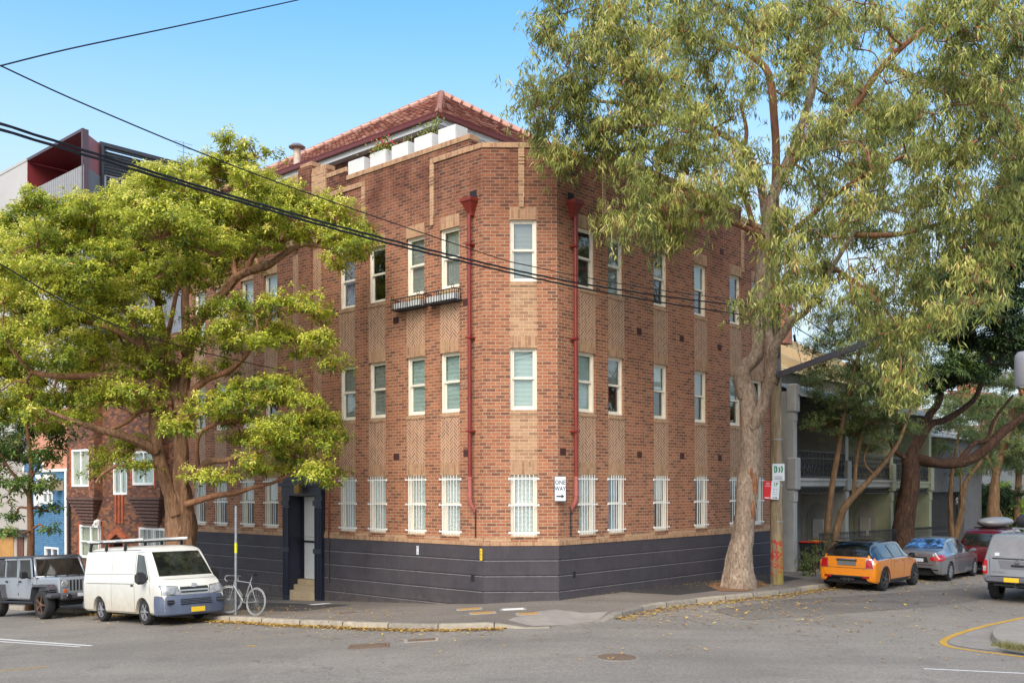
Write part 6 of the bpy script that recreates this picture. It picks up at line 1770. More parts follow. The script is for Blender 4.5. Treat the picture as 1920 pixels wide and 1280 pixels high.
m = MB(); tiled(m, F4.q(-.2, g4 + 5.5, -.3), F4.q(9.2, g4 + 5.5, -.3), F4.q(-.2, g4 + 8, -5), F4.q(9.2, g4 + 8, -5), 10); m.build('roof', plain('pale_metal_roof', srgb(158, 156, 150), .6, var=.1), N5, world=True)
# houses closing the view at the end of the side street
def far_house(label, px0, px1, Yd, ztop_, wm, rm, pitch=2.2):
    a = P(px0, 900, Yd); b = P(px1, 900, Yd + 3); a.z = b.z = -1.2
    f_ = Fac(Vector((a.x, a.y, 0)), Vector((b.x - a.x, b.y - a.y, 0))); L = (b - a).length
    e = empty('distant_house', a, 0, label, 'house', 'houses closing the side street')
    m = MB(); nw = max(2, int(L / 2.6)); ops = [(L * (k + .3) / nw, L * (k + .3) / nw + 1., z, z + 1.5) for k in range(nw) for z in (.8, ztop_ - 2.4)]
    f_.wall(m, [(0, L, ztop_)], -2, ops, .1); vq(m, f_.q(0, 0, -8), f_.q(0, 0), -2, ztop_); m.build('wall', wm, e, world=True)
    for o_ in ops: house_window(e, f_, (o_[0] + o_[1]) / 2, o_[2], 1.0, 1.5, 1, 2)
    m = MB(); tiled(m, f_.q(-.3, ztop_ - .05, .4), f_.q(L + .3, ztop_ - .05, .4), f_.q(.8, ztop_ + pitch, -4), f_.q(L - .8, ztop_ + pitch, -4), 12)
    r_ = m.build('roof', rm, e, world=True)
    m = MB(); m.box(f_.q(L * .3, ztop_ + pitch, -3), (.8, 1.2, 2), f_.rz(), .02); m.build('chimney', plain('far_chimney', srgb(196, 120, 88), .85), r_, world=True)
far_house('distant white rendered house with a tiled roof seen between the tree limbs', 1752, 1835, 66, 6.4, plain('far_white_render', srgb(176, 168, 156), .85), M_tile)
far_house('distant salmon house with terracotta roof at the right, behind the twiggy tree', 1838, 1960, 74, 7.6, plain('far_salmon_render', srgb(200, 158, 132), .85), M_tile, 3)
far_house('distant grey house at the extreme right beyond the silver pickup', 1965, 2120, 60, 6.5, plain('far_grey_render', srgb(166, 164, 160), .85), M_tile)

# ================================================================ street furniture
# wooden electricity pole with arm, stay and signs
pb = G(1457, 1094); pb.z -= .1
e = empty('electricity_pole', pb, 0, 'old wooden power pole with red graffiti and a grey steel arm beside the gum tree', 'power pole')
m = MB(); top = P(1452, 350, pb.y); rows = [P(1457, 1094, pb.y), P(1455, 800, pb.y), P(1453, 560, pb.y), P(1452, 360, pb.y)]; rows[0].z = pb.z
def pole_mat():
    m = Mat('weathered_pole_timber', rough=.9, spec=.2)
    mp = m.new('ShaderNodeMapping'); mp.inputs['Scale'].default_value = (1, 1, .12); m.lk(m.coord(), mp.inputs['Vector'])
    n = m.noise(9, 6, .7, mp.outputs[0]); c = m.ramp(n, [(.3, srgb(96, 82, 62)), (.55, srgb(150, 134, 110)), (.75, srgb(178, 162, 136))])
    c = m.mix(X(m.nt, m.ramp(m.noise(2.2, 5, .6, mp.outputs[0]), [(.5, (0, 0, 0)), (.62, (.8, .8, .8))])), c, srgb(136, 124, 52))
    sp = m.new('ShaderNodeSeparateXYZ'); m.lk(m.coord(), sp.inputs[0]); z = X(m.nt, sp.outputs[2])
    gk = (z.gt(.35) * z.lt(1.45)) * X(m.nt, m.noise(4.5, 2, .5, dist=2.5)).gt(.54)
    m.color(m.mix(gk * .85, c, srgb(176, 44, 42))); m.bump(n, .7, .02); return m.m
m.tube(rows, [.2, .175, .16, .14], 14, rough=.05); m.build('pole_shaft', pole_mat(), e, world=True, smooth=60)
m = MB(); a = P(1458, 703, pb.y - .2); b = P(1632, 640, pb.y - 3.6)
m.bar(a, b, .09, .16); m.bar(a, a + UP * .5, .16, .1); m.bar(b, b + (b - a).normalized() * 1.1 + UP * .1, .06, .08)
m.build('steel_arm', plain('grey_steel_arm', srgb(106, 108, 118), .5, metal=.3), e, world=True)
m = MB(); m.tube([P(1450, 600, pb.y - .19), P(1451, 716, pb.y - .24), P(1457, 722, pb.y - .24), P(1461, 712, pb.y - .2), P(1461, 560, pb.y - .16)], .022, 6); m.build('pole_cable', M_iron, e, world=True)
for z in (1.9, 3.0, 4.4): 
    m = MB(); m.lathe([(.19, 0), (.19, .04)], 14, c=Vector((pb.x, pb.y, z))); m.build('pole_band', M_galv, e, world=True)
M_sg = plain('sign_green', srgb(0, 120, 70), .5, var=0); M_sr = plain('sign_red', srgb(206, 20, 28), .5, var=.03)
def pole_sign(px, py, w_, h_, face, tilt, label, draw, dy=-.22):
    c = P(px, py, pb.y + dy)
    e = empty('parking_sign', c, 0, label, 'parking sign', 'parking signs on the wooden pole')
    Rm = Matrix.Rotation(tilt, 4, 'Y')
    m = MB(Rm); m.box((0, 0, 0), (w_, .008, h_), bev=.003); m.build('sign_plate', face, e)
    for m_, fn in draw:
        t = MB(); fn(t)
        t.v = [Rm @ v for v in t.v]; t.build('sign_lettering', m_, e)
def T_(s, size, z, b=True, wdt=.8, x=0.): return lambda t: add_text(t, s, size, frame_mat((x, -.0065, z), (1, 0, 0)), b, wdt)
def map_art(t):
    for k, (x, s) in enumerate(((-.1, 1), (-.01, .8), (.07, 1.))):
        pts = [(x, .17), (x + .05, .17), (x + .075, .05), (x + .04, -.03), (x + .0, -.03), (x + .03, .06)]
        t.f.append([t.vert((u, -.0065, v * s + .02)) for u, v in pts])
    t.f.append([t.vert((u, -.0065, v)) for u, v in ((-.13, -.02), (-.13, .2), (-.1, .2), (-.1, -.02))])
pole_sign(1459.5, 885, .37, .52, M_signw, 0, 'white and green picture sign, topmost on the wooden pole', [(M_sg, map_art), (M_signk, lambda t: [T_('WALKING', .035, -.12)(t), T_('DISTRICT', .035, -.17)(t)] if False else [t.box((0, -.006, -.13 - .04 * k), (.24, .001, .012)) for k in range(3)])])
pole_sign(1439, 918.5, .24, .56, M_sr, R(3), 'red NO STOPPING sign on the wooden pole', [(M_signw, lambda t: [T_('NO', .075, .2, wdt=.9)(t), T_('STOPPING', .05, .125, wdt=.72)(t), t.box((0, -.006, -.23), (.15, .001, .035))])], dy=-.24)
pole_sign(1453.5, 918.5, .25, .56, M_signw, R(4), 'white 1P parking sign with green text beside the red sign', [(M_sg, lambda t: [T_('1P', .17, .17, wdt=.9)(t), T_('8 - 6', .075, .02)(t), T_('MON - FRI', .04, -.06)(t), t.box((0, -.006, -.13), (.16, .001, .012))]), (M_signk, lambda t: t.f.append([t.vert((u, -.0065, v - .23)) for u, v in ((-.07, -.01), (.03, -.01), (.03, -.03), (.09, 0), (.03, .03), (.03, .01), (-.07, .01))]))], dy=-.25)
# steel sign post with yellow sticker
sp_ = G(442, 1152); sp_.z -= .02
e = empty('sign_post', sp_, 0, 'galvanised steel sign post with a yellow band that the bicycle is chained to', 'sign post')
tp = P(441, 948, sp_.y)
m = MB(); m.tube([sp_, Vector((tp.x + .02, tp.y, tp.z))], .034, 12); m.build('post', M_galv, e, world=True, smooth=60)
m = MB(); m.tube([P(442.3, 1036, sp_.y), P(442.3, 1017, sp_.y)], .036, 12); m.build('yellow_band', M_covery if False else plain('yellow_sticker', srgb(210, 204, 30), .5), e, world=True, smooth=60)
# street light at the right edge
lc = P(1926, 690, 11.5)
e = empty('street_lamp', lc, 0, 'grey drum-shaped street lamp head entering at the right edge', 'street lamp')
m = MB(); hL = .21; m.lathe([(.001, .2), (.10, .19), (.13, .15), (.135, .1), (.135, -.2), (.12, -.215), (.115, -.19), (.001, -.16)], 28); m.build('lamp_housing', plain('grey_lamp_enamel', srgb(128, 126, 128), .45), e, smooth=50)
m = MB(); m.lathe([(.1, -.2), (.07, -.225), (.001, -.235)], 20); m.build('lamp_lens', plain('lens_white', srgb(216, 216, 216), .2), e, smooth=60)
m = MB(); m.tube([(.1, 0, .15), (.8, .1, .3), (2.2, .3, .35), (2.6, .3, .1), (2.6, .3, -6)], .04, 10); m.build('lamp_arm', M_galv, e, smooth=60)

# overhead wires
def wire(pix, Ya, Yb, r, label, twist=0):
    """pix: photo points; the cable hangs in one vertical plane between two distances"""
    a, b = P(*pix[0], Ya), P(*pix[-1], Yb); d = Vector((b.x - a.x, b.y - a.y, 0)); pts = []
    for x, y in [tuple(q)[:2] for q in catmull([(u, v, 0) for u, v in pix], 6)]:
        u = un(x, y)[0] / F; t = (u * a.y - a.x) / (d.x - u * d.y); Y_ = a.y + d.y * t; pts.append(P(x, y, Y_))
    m = MB()
    if twist:
        L = 0; dense = catmull(pts, 5)
        for q in range(3):
            L = 0; row = []
            for i, p in enumerate(dense):
                if i: L += (p - dense[i - 1]).length
                row.append(p + Vector((0, .011 * math.cos(L * 4 + q * 2.1), .011 * math.sin(L * 4 + q * 2.1))))
            m.tube(row, r, 6, False)
    else: m.tube(pts, r, 7, False)
    tag(m.build('power_line', plain('black_cable_' + str(len(bpy.data.materials)), srgb(26, 26, 28), .5, var=0), smooth=180), label, 'power line', 'overhead wires')
wire([(-150, 188), (0, 232), (240, 308), (480, 381), (720, 447), (1000, 514), (1200, 549), (1404, 575)], 10.5, 27.6, .009, 'thick black twisted power cable crossing the brick building, upper of the close pair', 1)
wire([(-150, 202), (0, 243), (240, 315), (480, 387), (720, 454), (1000, 521), (1200, 560), (1404, 592)], 10.3, 27.6, .009, 'thick black twisted power cable crossing the brick building, lower of the close pair', 1)
wire([(0, 123), (169, 200), (480, 327), (882, 467), (1000, 500), (1200, 538), (1406, 565)], 12.0, 27.8, .010, 'single thin wire running from the upper left down across the top windows')
wire([(0, 124), (130, 92), (330, 50), (560, 0), (700, -34)], 12.0, 18.5, .010, 'thin wire rising to the right across the open sky at the top left')
wire([(-60, 470), (0, 495), (125, 568), (250, 622), (400, 665), (540, 696)], 15.0, 29.2, .012, 'thin wire through the left tree down to the brick wall')
wire([(1456, 590), (1560, 655), (1720, 745)], 29.0, 42, .014, 'service wire from the wooden pole over the terraces, lower of the two')
wire([(1456, 562), (1600, 655), (1760, 735)], 29.0, 44, .014, 'service wire from the wooden pole over the terraces, upper of the two')
m = MB(); m.tube([P(1486, 610, 31), P(1521, 760, 33.5)], .008, 5); m.tube([P(1489, 628, 31), P(1491, 640, 31.1)], .04, 8); tag(m.build('stay_wire', M_iron), 'thin stay wire with an insulator hanging in front of the beige roof', 'wire')

# wheelie bins behind the first iron fence
def bin_(p, rz, lid, label):
    e = empty('wheelie_bin', p, rz, label, 'wheelie bin', 'wheelie bins behind the iron fence')
    m = MB(); m.grid([[Vector((x * s, y * s2, z)) for x, y in ((-1, -1), (1, -1), (1, 1), (-1, 1))] for z, s, s2 in ((.04, .22, .24), (.12, .24, .27), (.95, .28, .34), (1.0, .3, .36))], closed=True); m.f.append([0, 1, 2, 3]); m.build('bin_body', plain('dark_green_bin', srgb(34, 40, 36), .5, var=.1), e)
    m = MB(); m.box((0, 0, 1.03), (.62, .74, .06), bev=.03); m.box((0, .36, 1.0), (.5, .08, .05), bev=.02); m.build('bin_lid', lid, e)
    for s in (-1, 1):
        m = MB(); m.lathe([(.001, -.02), (.1, -.02), (.1, .02), (.001, .02)], 14, axis='X', c=(s * .24, .24, .1)); m.build('wheel', M_iron, e)
M_by = plain('yellow_bin_lid', srgb(226, 176, 30), .5); M_br = plain('red_bin_lid', srgb(176, 40, 34), .5)
f0 = tz[0][1]
for k, (t, lm, lab) in enumerate(((.75, M_br, 'wheelie bin with a red lid, nearest the grey wing wall'), (1.5, M_by, 'wheelie bin with a yellow lid beside the red-lidded bin'), (2.2, M_by, 'second yellow-lidded wheelie bin, further along the fence'))):
    p = f0.q(t, 0, .35); p.z = zg(p.x, p.y); bin_(p, f0.rz(), lm, lab)
# ================================================================ vehicles (x forward, y left, z up, origin on the road under the centre)
M_tyre = plain('tyre_rubber', srgb(38, 38, 38), .85, var=.15, scale=6)
M_rimg = plain('alloy_grey', srgb(146, 146, 148), .4, metal=.4, var=.1)
M_rimb = plain('bronze_alloy', srgb(128, 98, 82), .4, metal=.6, var=.2, scale=9)
M_rimd = plain('dark_alloy', srgb(92, 90, 90), .35, metal=.6, var=.1)
M_blk = plain('black_plastic', srgb(34, 34, 36), .55, var=.1)
M_gap = plain('panel_gap', (.015, .015, .015, 1), .8, var=0)
def carglass():
    m = Mat('tinted_car_glass', (.012, .014, .015, 1), .03, 0, .8, coat=.6)
    n = m.ramp(m.noise(1.6, 5, .7), [(.4, (.006, .007, .008)), (.62, (.03, .035, .03)), (.75, (.09, .1, .08))]); m.color(n); return m.m
M_cg = carglass()
M_cg2 = plain('pale_canopy_glass', srgb(140, 140, 144), .06, var=.2, scale=2.2, spec=.9)  # mottled tone: leaf reflections painted into the canopy glass
M_lampc = plain('clear_lamp', srgb(150, 152, 150), .12, var=.5, scale=9, coat=.5)
M_lampr = plain('red_tail_lamp', srgb(176, 18, 26), .15, var=.2, scale=8, coat=.6)
M_lampo = plain('amber_lamp', srgb(206, 96, 30), .2, var=.1)
M_chr = plain('chrome_trim', srgb(206, 206, 208), .12, metal=.95, var=0)
M_plate = plain('yellow_number_plate', srgb(224, 184, 34), .5, var=.05)

def car_wheel(parent, x, y, r, wd, rimm, spokes, style=0):
    s = 1 if y > 0 else -1
    w_ = empty('wheel', (x, y, r), 0, parent=parent)
    m = MB(); hw = wd / 2; ri = r * .66
    m.lathe([(ri - .02, -hw + .02), (ri, -hw), (r - .035, -hw), (r - .008, -hw + .025), (r, -hw + .05), (r, hw - .05), (r - .008, hw - .025), (r - .035, hw), (ri + .01, hw), (ri - .015, hw - .03)], 32, axis='Y', caps=False)
    m.build('tyre', M_tyre, w_, smooth=40)
    m = MB(); yo = s * (hw - .02)
    prof = [(ri, yo + s * .012), (ri - .02, yo + s * .008), (ri - .03, yo - s * .05), (.03, yo - s * .06), (.001, yo - s * .06)]
    m.lathe(prof[:3], 28, axis='Y', caps=False)
    for k in range(spokes):
        a = 2 * math.pi * k / spokes
        for da in ((-.13, .13) if style else (0,)):
            a0, a1 = a + da * .3, a + da
            p = Vector((math.cos(a0) * .05, yo - s * .0, math.sin(a0) * .05)); q = Vector((math.cos(a1) * (ri - .01), yo + s * .004, math.sin(a1) * (ri - .01)))
            m.bar(p, q, .03 if style else ri * .16, .03, up=(0, 1, 0))
    m.lathe([(.065, yo - s * .02), (.065, yo + s * .012), (.05, yo + s * .02), (.001, yo + s * .02)], 16, axis='Y')
    m.build('rim', rimm, w_, smooth=40)
    m = MB(); m.lathe([(ri - .01, yo - s * .07), (.001, yo - s * .07)], 24, axis='Y'); m.build('brake_disc', M_blk, w_)
    return w_

class Car:
    def __init__(s, name, label, cat, wheelpx, xa, ya, heading, grp='vehicles parked along the streets'):
        """wheelpx: photo position of the outer foot of a wheel; (xa,ya): that point in car axes"""
        g = G(*wheelpx, -.13)
        a = math.atan2(heading.y, heading.x); Rm = Matrix.Rotation(a, 3, 'Z')
        o = g - Rm @ Vector((xa, ya, 0))
        s.e = empty(name, o, a, label, cat, grp)
        # sit on the sloping road: level the four feet
        f = lambda x, y: (lambda q: zg(q.x, q.y) - .13)(o + Rm @ Vector((x, y, 0)))
        pit = math.atan2(f(1.3, 0) - f(-1.3, 0), 2.6); rol = math.atan2(f(0, .7) - f(0, -.7), 1.4)
        s.e.location.z = (f(1.3, 0) + f(-1.3, 0)) / 2 + .002
        M = Matrix.Rotation(a, 3, 'Z') @ Matrix.Rotation(-pit, 3, 'Y') @ Matrix.Rotation(rol, 3, 'X')
        s.e.rotation_euler = M.to_euler()
    def loft(s, st, arches, paint_, name='body', sub=5, n_=None, mat_under=True):
        """st: stations (x, zb, zs, zt, wl, ws, wt, rt); arches: (x, z, r)"""
        keys = [Vector(q[:3]) for q in st]
        def interp(k0):
            out = []
            for i in range(len(st) - 1):
                for k in range(sub):
                    t = k / sub
                    q = []
                    for c in range(8):
                        p0, p1, p2, p3 = st[max(i - 1, 0)][c], st[i][c], st[i + 1][c], st[min(i + 2, len(st) - 1)][c]
                        x0, x1, x2, x3 = st[max(i - 1, 0)][0], st[i][0], st[i + 1][0], st[min(i + 2, len(st) - 1)][0]
                        if c == 0: q.append(p1 + (p2 - p1) * t); continue
                        h = x2 - x1
                        m1 = (p2 - p0) / (x2 - x0) if x2 != x0 else 0; m2 = (p3 - p1) / (x3 - x1) if x3 != x1 else 0
                        sl0 = (p1 - p0) / (x1 - x0) if x1 != x0 else 0; sl1 = (p2 - p1) / h if h else 0; sl2 = (p3 - p2) / (x3 - x2) if x3 != x2 else 0
                        if sl0 * sl1 <= 0: m1 = 0
                        if sl1 * sl2 <= 0: m2 = 0
                        lim = 2.2 * abs(sl1); m1 = max(-lim, min(lim, m1)); m2 = max(-lim, min(lim, m2))
                        q.append((2 * t ** 3 - 3 * t * t + 1) * p1 + (t ** 3 - 2 * t * t + t) * h * m1 + (-2 * t ** 3 + 3 * t * t) * p2 + (t ** 3 - t * t) * h * m2)
                    out.append(q)
            out.append(list(st[-1])); return out
        S = interp(0)
        # add stations around the arches
        xs = sorted({round(q[0], 3) for q in S} | {round(ax + ar * math.sin(math.pi * k / 24), 3) for ax, az, ar in arches for k in range(-12, 13)})
        def at(x):
            for i in range(len(S) - 1):
                if S[i][0] <= x <= S[i + 1][0]:
                    t = (x - S[i][0]) / max(1e-9, S[i + 1][0] - S[i][0]); return [S[i][c] + (S[i + 1][c] - S[i][c]) * t for c in range(8)]
            return S[-1]
        rows = []
        for x in xs:
            _, zb, zs, zt, wl, ws, wt, rt = at(x)
            rt = min(rt, (zt - zs) * .9); za = zb
            for ax, az, ar in arches:
                if abs(x - ax) < ar: za = max(za, az + math.sqrt(ar * ar - (x - ax) ** 2))
            wm = max(wl, ws)
            pts = [(wl - .05, zb), (wl - .01, zb + .05), (wm - .004, zb + (zs - zb) * .35), (wm, zb + (zs - zb) * .68), ((wm + ws) / 2, zs - (zs - zb) * .12), (ws, zs), (ws + (wt - ws) * .12, zs + (zt - rt - zs) * .06 + .005), (ws + (wt - ws) * .55, zs + (zt - rt - zs) * .55), (wt, zt - rt), (wt - rt * .3, zt - rt * .3), (wt - rt, zt - .004), (wt * .45, zt + .014), (0, zt + .02)]
            r = [Vector((x, y, max(z, za + .004 * k))) for k, (y, z) in enumerate(pts)]
            full = r + [Vector((p.x, -p.y, p.z)) for p in r[-2::-1]]
            rows.append(full)
        m = MB(); idx = m.grid(rows)
        m.f.append(idx[0]); m.f.append(idx[-1][::-1])
        # turned-in lips of the body edge
        for sgn in (0, -1):
            m.grid([[r[sgn], Vector((r[sgn].x, r[sgn].y * .86, r[sgn].z))] for r in rows])
        s.body = m.build(name, paint_, s.e, smooth=32)
        tris = []
        for f in m.f: 
            for k in range(1, len(f) - 1): tris.append((f[0], f[k], f[k + 1]))
        s.bvh = BVHTree.FromPolygons([tuple(p) for p in m.v], tris)
        return s.body
    def hit(s, ax, u, v):
        o, d = {'R': ((u, -3, v), (0, 1, 0)), 'L': ((u, 3, v), (0, -1, 0)), 'F': ((5, u, v), (-1, 0, 0)), 'B': ((-5, u, v), (1, 0, 0)), 'T': ((u, v, 4), (0, 0, -1))}[ax]
        p, n, i, dd = s.bvh.ray_cast(Vector(o), Vector(d))
        if p is None: return None, None
        if n.dot(Vector(d)) > 0: n = -n
        return p, n
    def patch(s, name, ax, c, m_, off=.006, nu=8, nv=6, parent=None, thick=None):
        """c: four corners (u,v) in order, laid onto the body with a real edge"""
        rows = []; base = []
        for j in range(nv + 1):
            r = []; b = []
            for i in range(nu + 1):
                a, t = i / nu, j / nv
                u = (c[0][0] * (1 - a) + c[1][0] * a) * (1 - t) + (c[3][0] * (1 - a) + c[2][0] * a) * t
                v = (c[0][1] * (1 - a) + c[1][1] * a) * (1 - t) + (c[3][1] * (1 - a) + c[2][1] * a) * t
                p, n = s.hit(ax, u, v)
                if p is None:
                    p = r[-1] if r else (rows[-1][i] if rows else Vector()); n = Vector((0, 0, 1)); r.append(p.copy()); b.append(p.copy()); continue
                r.append(p + n * off); b.append(p - n * .01)
            rows.append(r); base.append(b)
        mb = MB(); mb.grid(rows)
        per = lambda g: g[0] + [q[-1] for q in g[1:]] + g[-1][-2::-1] + [q[0] for q in g[-2:0:-1]]
        mb.grid([per(rows), per(base)], closed=True)
        return mb.build(name, m_, parent or s.e, smooth=40)
    def both(s, name, c, m_, parent=None, **k):
        """the same patch on the right and the left flank"""
        return [s.patch(name, a, c, m_, parent=parent, **k) for a in 'RL']
    def line(s, ax, pts, w_=.012, parent=None, m_=None, name='panel_gap'):
        mb = MB()
        dense = []
        for a, b in zip(pts[:-1], pts[1:]):
            for k in range(8): dense.append((a[0] + (b[0] - a[0]) * k / 8, a[1] + (b[1] - a[1]) * k / 8))
        dense.append(pts[-1]); P3 = []
        for u, v in dense:
            p, n = s.hit(ax, u, v)
            if p is not None: P3.append((p + n * .0025, n))
        rows = []
        for i, (p, n) in enumerate(P3):
            d = P3[min(i + 1, len(P3) - 1)][0] - P3[max(i - 1, 0)][0]; sd_ = d.cross(n)
            if sd_.length < 1e-6: continue
            sd_ = sd_.normalized() * w_ / 2; rows.append([p + sd_, p - sd_])
        if len(rows) > 1: mb.grid(rows); mb.build(name, m_ or M_gap, parent or s.body)
    def under(s, x0, x1, w_, z0, z1):
        m = MB(); m.box(((x0 + x1) / 2, 0, (z0 + z1) / 2), (x1 - x0, 2 * w_, z1 - z0)); m.build('chassis', M_gap, s.e)
    def box(s, name, c, size, m_, bev=.01, parent=None, mir=False, rot=None):
        for sg in ((1, -1) if mir else (1,)):
            m = MB(); m.box((c[0], c[1] * sg, c[2]), size, rot, bev); o = m.build(name, m_, parent or s.e, smooth=40)
        return o

def solve_heading(px1, px2, xa1, xa2, ya, a0):
    """heading angle so that two wheels stand where the photo shows them"""
    g = G(*px1, -.13); best = None
    for k in range(-150, 151):
        a = a0 + R(k * .2); h = Vector((math.cos(a), math.sin(a), 0)); q = g + h * (xa2 - xa1)
        x = q.x / q.y * F + 960; x2 = un(*px2)[0] + 960
        if best is None or abs(x - x2) < best[0]: best = (abs(x - x2), a)
    print('heading', math.degrees(best[1]), best[0], g); return Vector((math.cos(best[1]), math.sin(best[1]), 0))
aL = math.atan2(-.6717, .7408); aR = math.atan2(.7409, .6716)

# ---- white van
h = solve_heading((272, 1171.5), (190.5, 1166.5), 1.32, -1.25, -.78, aL)
P_van = paint('van_white_paint', srgb(214, 212, 202), .0, .4, dirt=.75)
M_bmp = plain('faded_blue_grey_bumper', srgb(82, 90, 108), .6, var=.15, scale=4)
c = Car('van', 'white delivery van with roof racks, blue-grey bumper and yellow number plate', 'van', (272, 1171.5), 1.32, -.78, h)
st = [(-2.36, .46, 1.0, 1.70, .74, .76, .62, .1), (-2.33, .34, 1.04, 1.82, .80, .81, .69, .12), (-2.2, .28, 1.06, 1.92, .835, .84, .735, .13), (-1.4, .27, 1.06, 1.96, .845, .85, .755, .14), (0.6, .27, 1.06, 1.96, .845, .85, .755, .14), (1.1, .27, 1.06, 1.94, .845, .85, .75, .14), (1.36, .27, 1.05, 1.86, .845, .85, .74, .12), (1.7, .27, 1.04, 1.52, .845, .845, .74, .08), (1.98, .27, .99, 1.20, .84, .845, .75, .05), (2.14, .28, .92, 1.12, .835, .835, .75, .06), (2.30, .3, .84, 1.02, .815, .81, .73, .07), (2.38, .32, .70, .88, .78, .77, .70, .08)]
c.loft(st, [(1.32, .28, .40), (-1.25, .28, .40)], P_van)
c.under(-2.2, 2.1, .6, .2, .62)
for x in (1.32, -1.25):
    for y in (-.70, .70): car_wheel(c.e, x, y, .325, .19, M_rimg, 6)
c.patch('windscreen', 'F', [(-.70, 1.20), (.70, 1.20), (.62, 1.80), (-.62, 1.80)], M_cg, .006, 12, 8)
c.both('side_window', [(.98, 1.13), (1.64, 1.13), (1.30, 1.72), (.98, 1.76)], M_cg)
for ax in 'RL':
    c.line(ax, [(.9, .34), (.9, 1.8), (1.3, 1.8), (1.72, 1.1), (1.76, .75)]); c.line(ax, [(-.45, .34), (-.45, 1.75)], .008); c.line(ax, [(-2.25, 1.02), (.9, 1.02)], .012); c.line(ax, [(-2.15, 1.26), (.85, 1.26)], .008)
    c.line(ax, [(-2.3, 1.86), (-1, 1.875), (1.1, 1.86)], .016)
c.line('F', [(-.68, 1.12), (.68, 1.12)], .014)
for sg in (1, -1):
    c.patch('headlamp', 'F', [(sg * .80, .76), (sg * .40, .74), (sg * .43, .93), (sg * .79, .98)], M_lampc, .014)
    c.patch('headlamp_surround', 'F', [(sg * .812, .748), (sg * .385, .728), (sg * .415, .945), (sg * .80, .992)], M_gap, .005)
    q_, n_ = c.hit('F', sg * .6, .85); m = MB(); m.lathe([(.001, .0), (.06, .005), (.075, .02), (.08, .022)], 16, axis='X', c=q_ + n_ * .012); m.build('lamp_reflector', M_chr, c.e, smooth=60)
    m = MB(); m.box((1.55, sg * .98, 1.17), (.17, .24, .3), bev=.06); m.bar((1.5, sg * .82, 1.12), (1.55, sg * .9, 1.12), .05); m.build('wing_mirror', M_blk, c.e, smooth=40)
    c.box('door_handle', (.78, sg * .855, .98), (.13, .03, .05), M_blk, .012)
m = MB()   # wrap-around bumper
prof = lambda ins: [(2.0, -.865 + ins), (2.2, -.865 + ins), (2.34, -.83 + ins), (2.42, -.72 + ins), (2.47 , -.3), (2.48, 0), (2.47, .3), (2.42, .72 - ins), (2.34, .83 - ins), (2.2, .865 - ins), (2.0, .865 - ins)]
rows = []
for z, ins, dx in ((.24, .05, -.06), (.28, .01, -.01), (.45, 0, 0), (.62, .0, .0), (.72, .01, -.03), (.745, .04, -.08)): rows.append([Vector((x + dx if x > 2.1 else x, y, z)) for x, y in prof(ins)])
rows.append([Vector((x - .4 if x > 2.1 else x, y * .8, .745)) for x, y in prof(.05)])
m.grid(rows); bp_ = m.build('bumper', M_bmp, c.e, smooth=40)
for (y0, y1, z0, z1, nm) in ((-.4, .4, .5, .64, 'lower_grille'), (-.74, -.5, .52, .63, 'fog_lamp_recess'), (.5, .74, .52, .63, 'fog_lamp_recess')):
    m = MB(); yc = (y0 + y1) / 2; xx = 2.468 if abs(yc) < .1 else 2.435
    ang = 0 if abs(yc) < .1 else -math.copysign(.2, yc)
    m.box((xx, yc, (z0 + z1) / 2), (.04, y1 - y0, z1 - z0), ang, .01); m.build(nm, M_gap, bp_)
    m = MB()
    for k in range(3 if abs(yc) < .1 else 1): m.box((xx + .018, yc, z0 + (k + 1) * (z1 - z0) / (4 if abs(yc) < .1 else 2)), (.02, y1 - y0, .012), ang)
    m.build('grille_bar', M_bmp, bp_)
c.box('number_plate', (2.49, .04, .37), (.014, .36, .12), M_plate, .003, bp_)
c.patch('grille', 'F', [(-.42, .77), (.42, .77), (.36, .93), (-.36, .93)], M_chr, .012)
c.patch('grille_slot', 'F', [(-.38, .865), (.38, .865), (.35, .905), (-.35, .905)], M_gap, .018); c.patch('grille_slot', 'F', [(-.34, .785), (.34, .785), (.36, .825), (-.36, .825)], M_gap, .018)
p, n = c.hit('F', 0, .94)
m = MB()
for rx_, rz2, dz_ in ((.075, .05, 0), (.05, .022, .016), (.022, .05, 0)): m.tube([p + n * .03 + Vector((0, rx_ * math.cos(a), dz_ + rz2 * math.sin(a))) for a in [i * math.pi / 8 for i in range(17)]], .007, 6, False)
m.build('badge', M_chr, c.e, smooth=60)
m = MB()
for y in (-.05, .55): m.bar((2.0, y * .9 - .25, 1.215), (1.88, y * .9 + .22, 1.25), .02)
m.build('wiper', M_blk, c.e)
c.box('rear_bumper', (-2.36, 0, .42), (.1, 1.62, .2), M_bmp, .03)
m = MB()      # roof racks with clamped tubes
for x in (-1.9, -.9, .25):
    m.bar((x, -.78, 2.08), (x, .78, 2.08), .05, .035)
    for sg in (-1, 1): m.bar((x - .03, sg * .76, 1.86), (x + .05, sg * .76, 2.08), .06, .05)
rk = m.build('roof_rack', M_blk, c.e)
m = MB(); m.tube([(-2.1, -.5, 2.13), (.7, -.5, 2.13)], .035, 8); m.tube([(-1.2, .45, 2.13), (1.2, .45, 2.13)], .035, 8); m.bar((.25, -.85, 2.11), (.25, .85, 2.11), .07, .03); m.bar((-.9, -.85, 2.11), (-.9, .85, 2.11), .07, .03); m.bar((-1.9, -.85, 2.11), (-1.9, .85, 2.11), .07, .03); m.build('roof_bar', plain('silver_roof_bar', srgb(196, 196, 192), .4, metal=.3), rk, smooth=40)

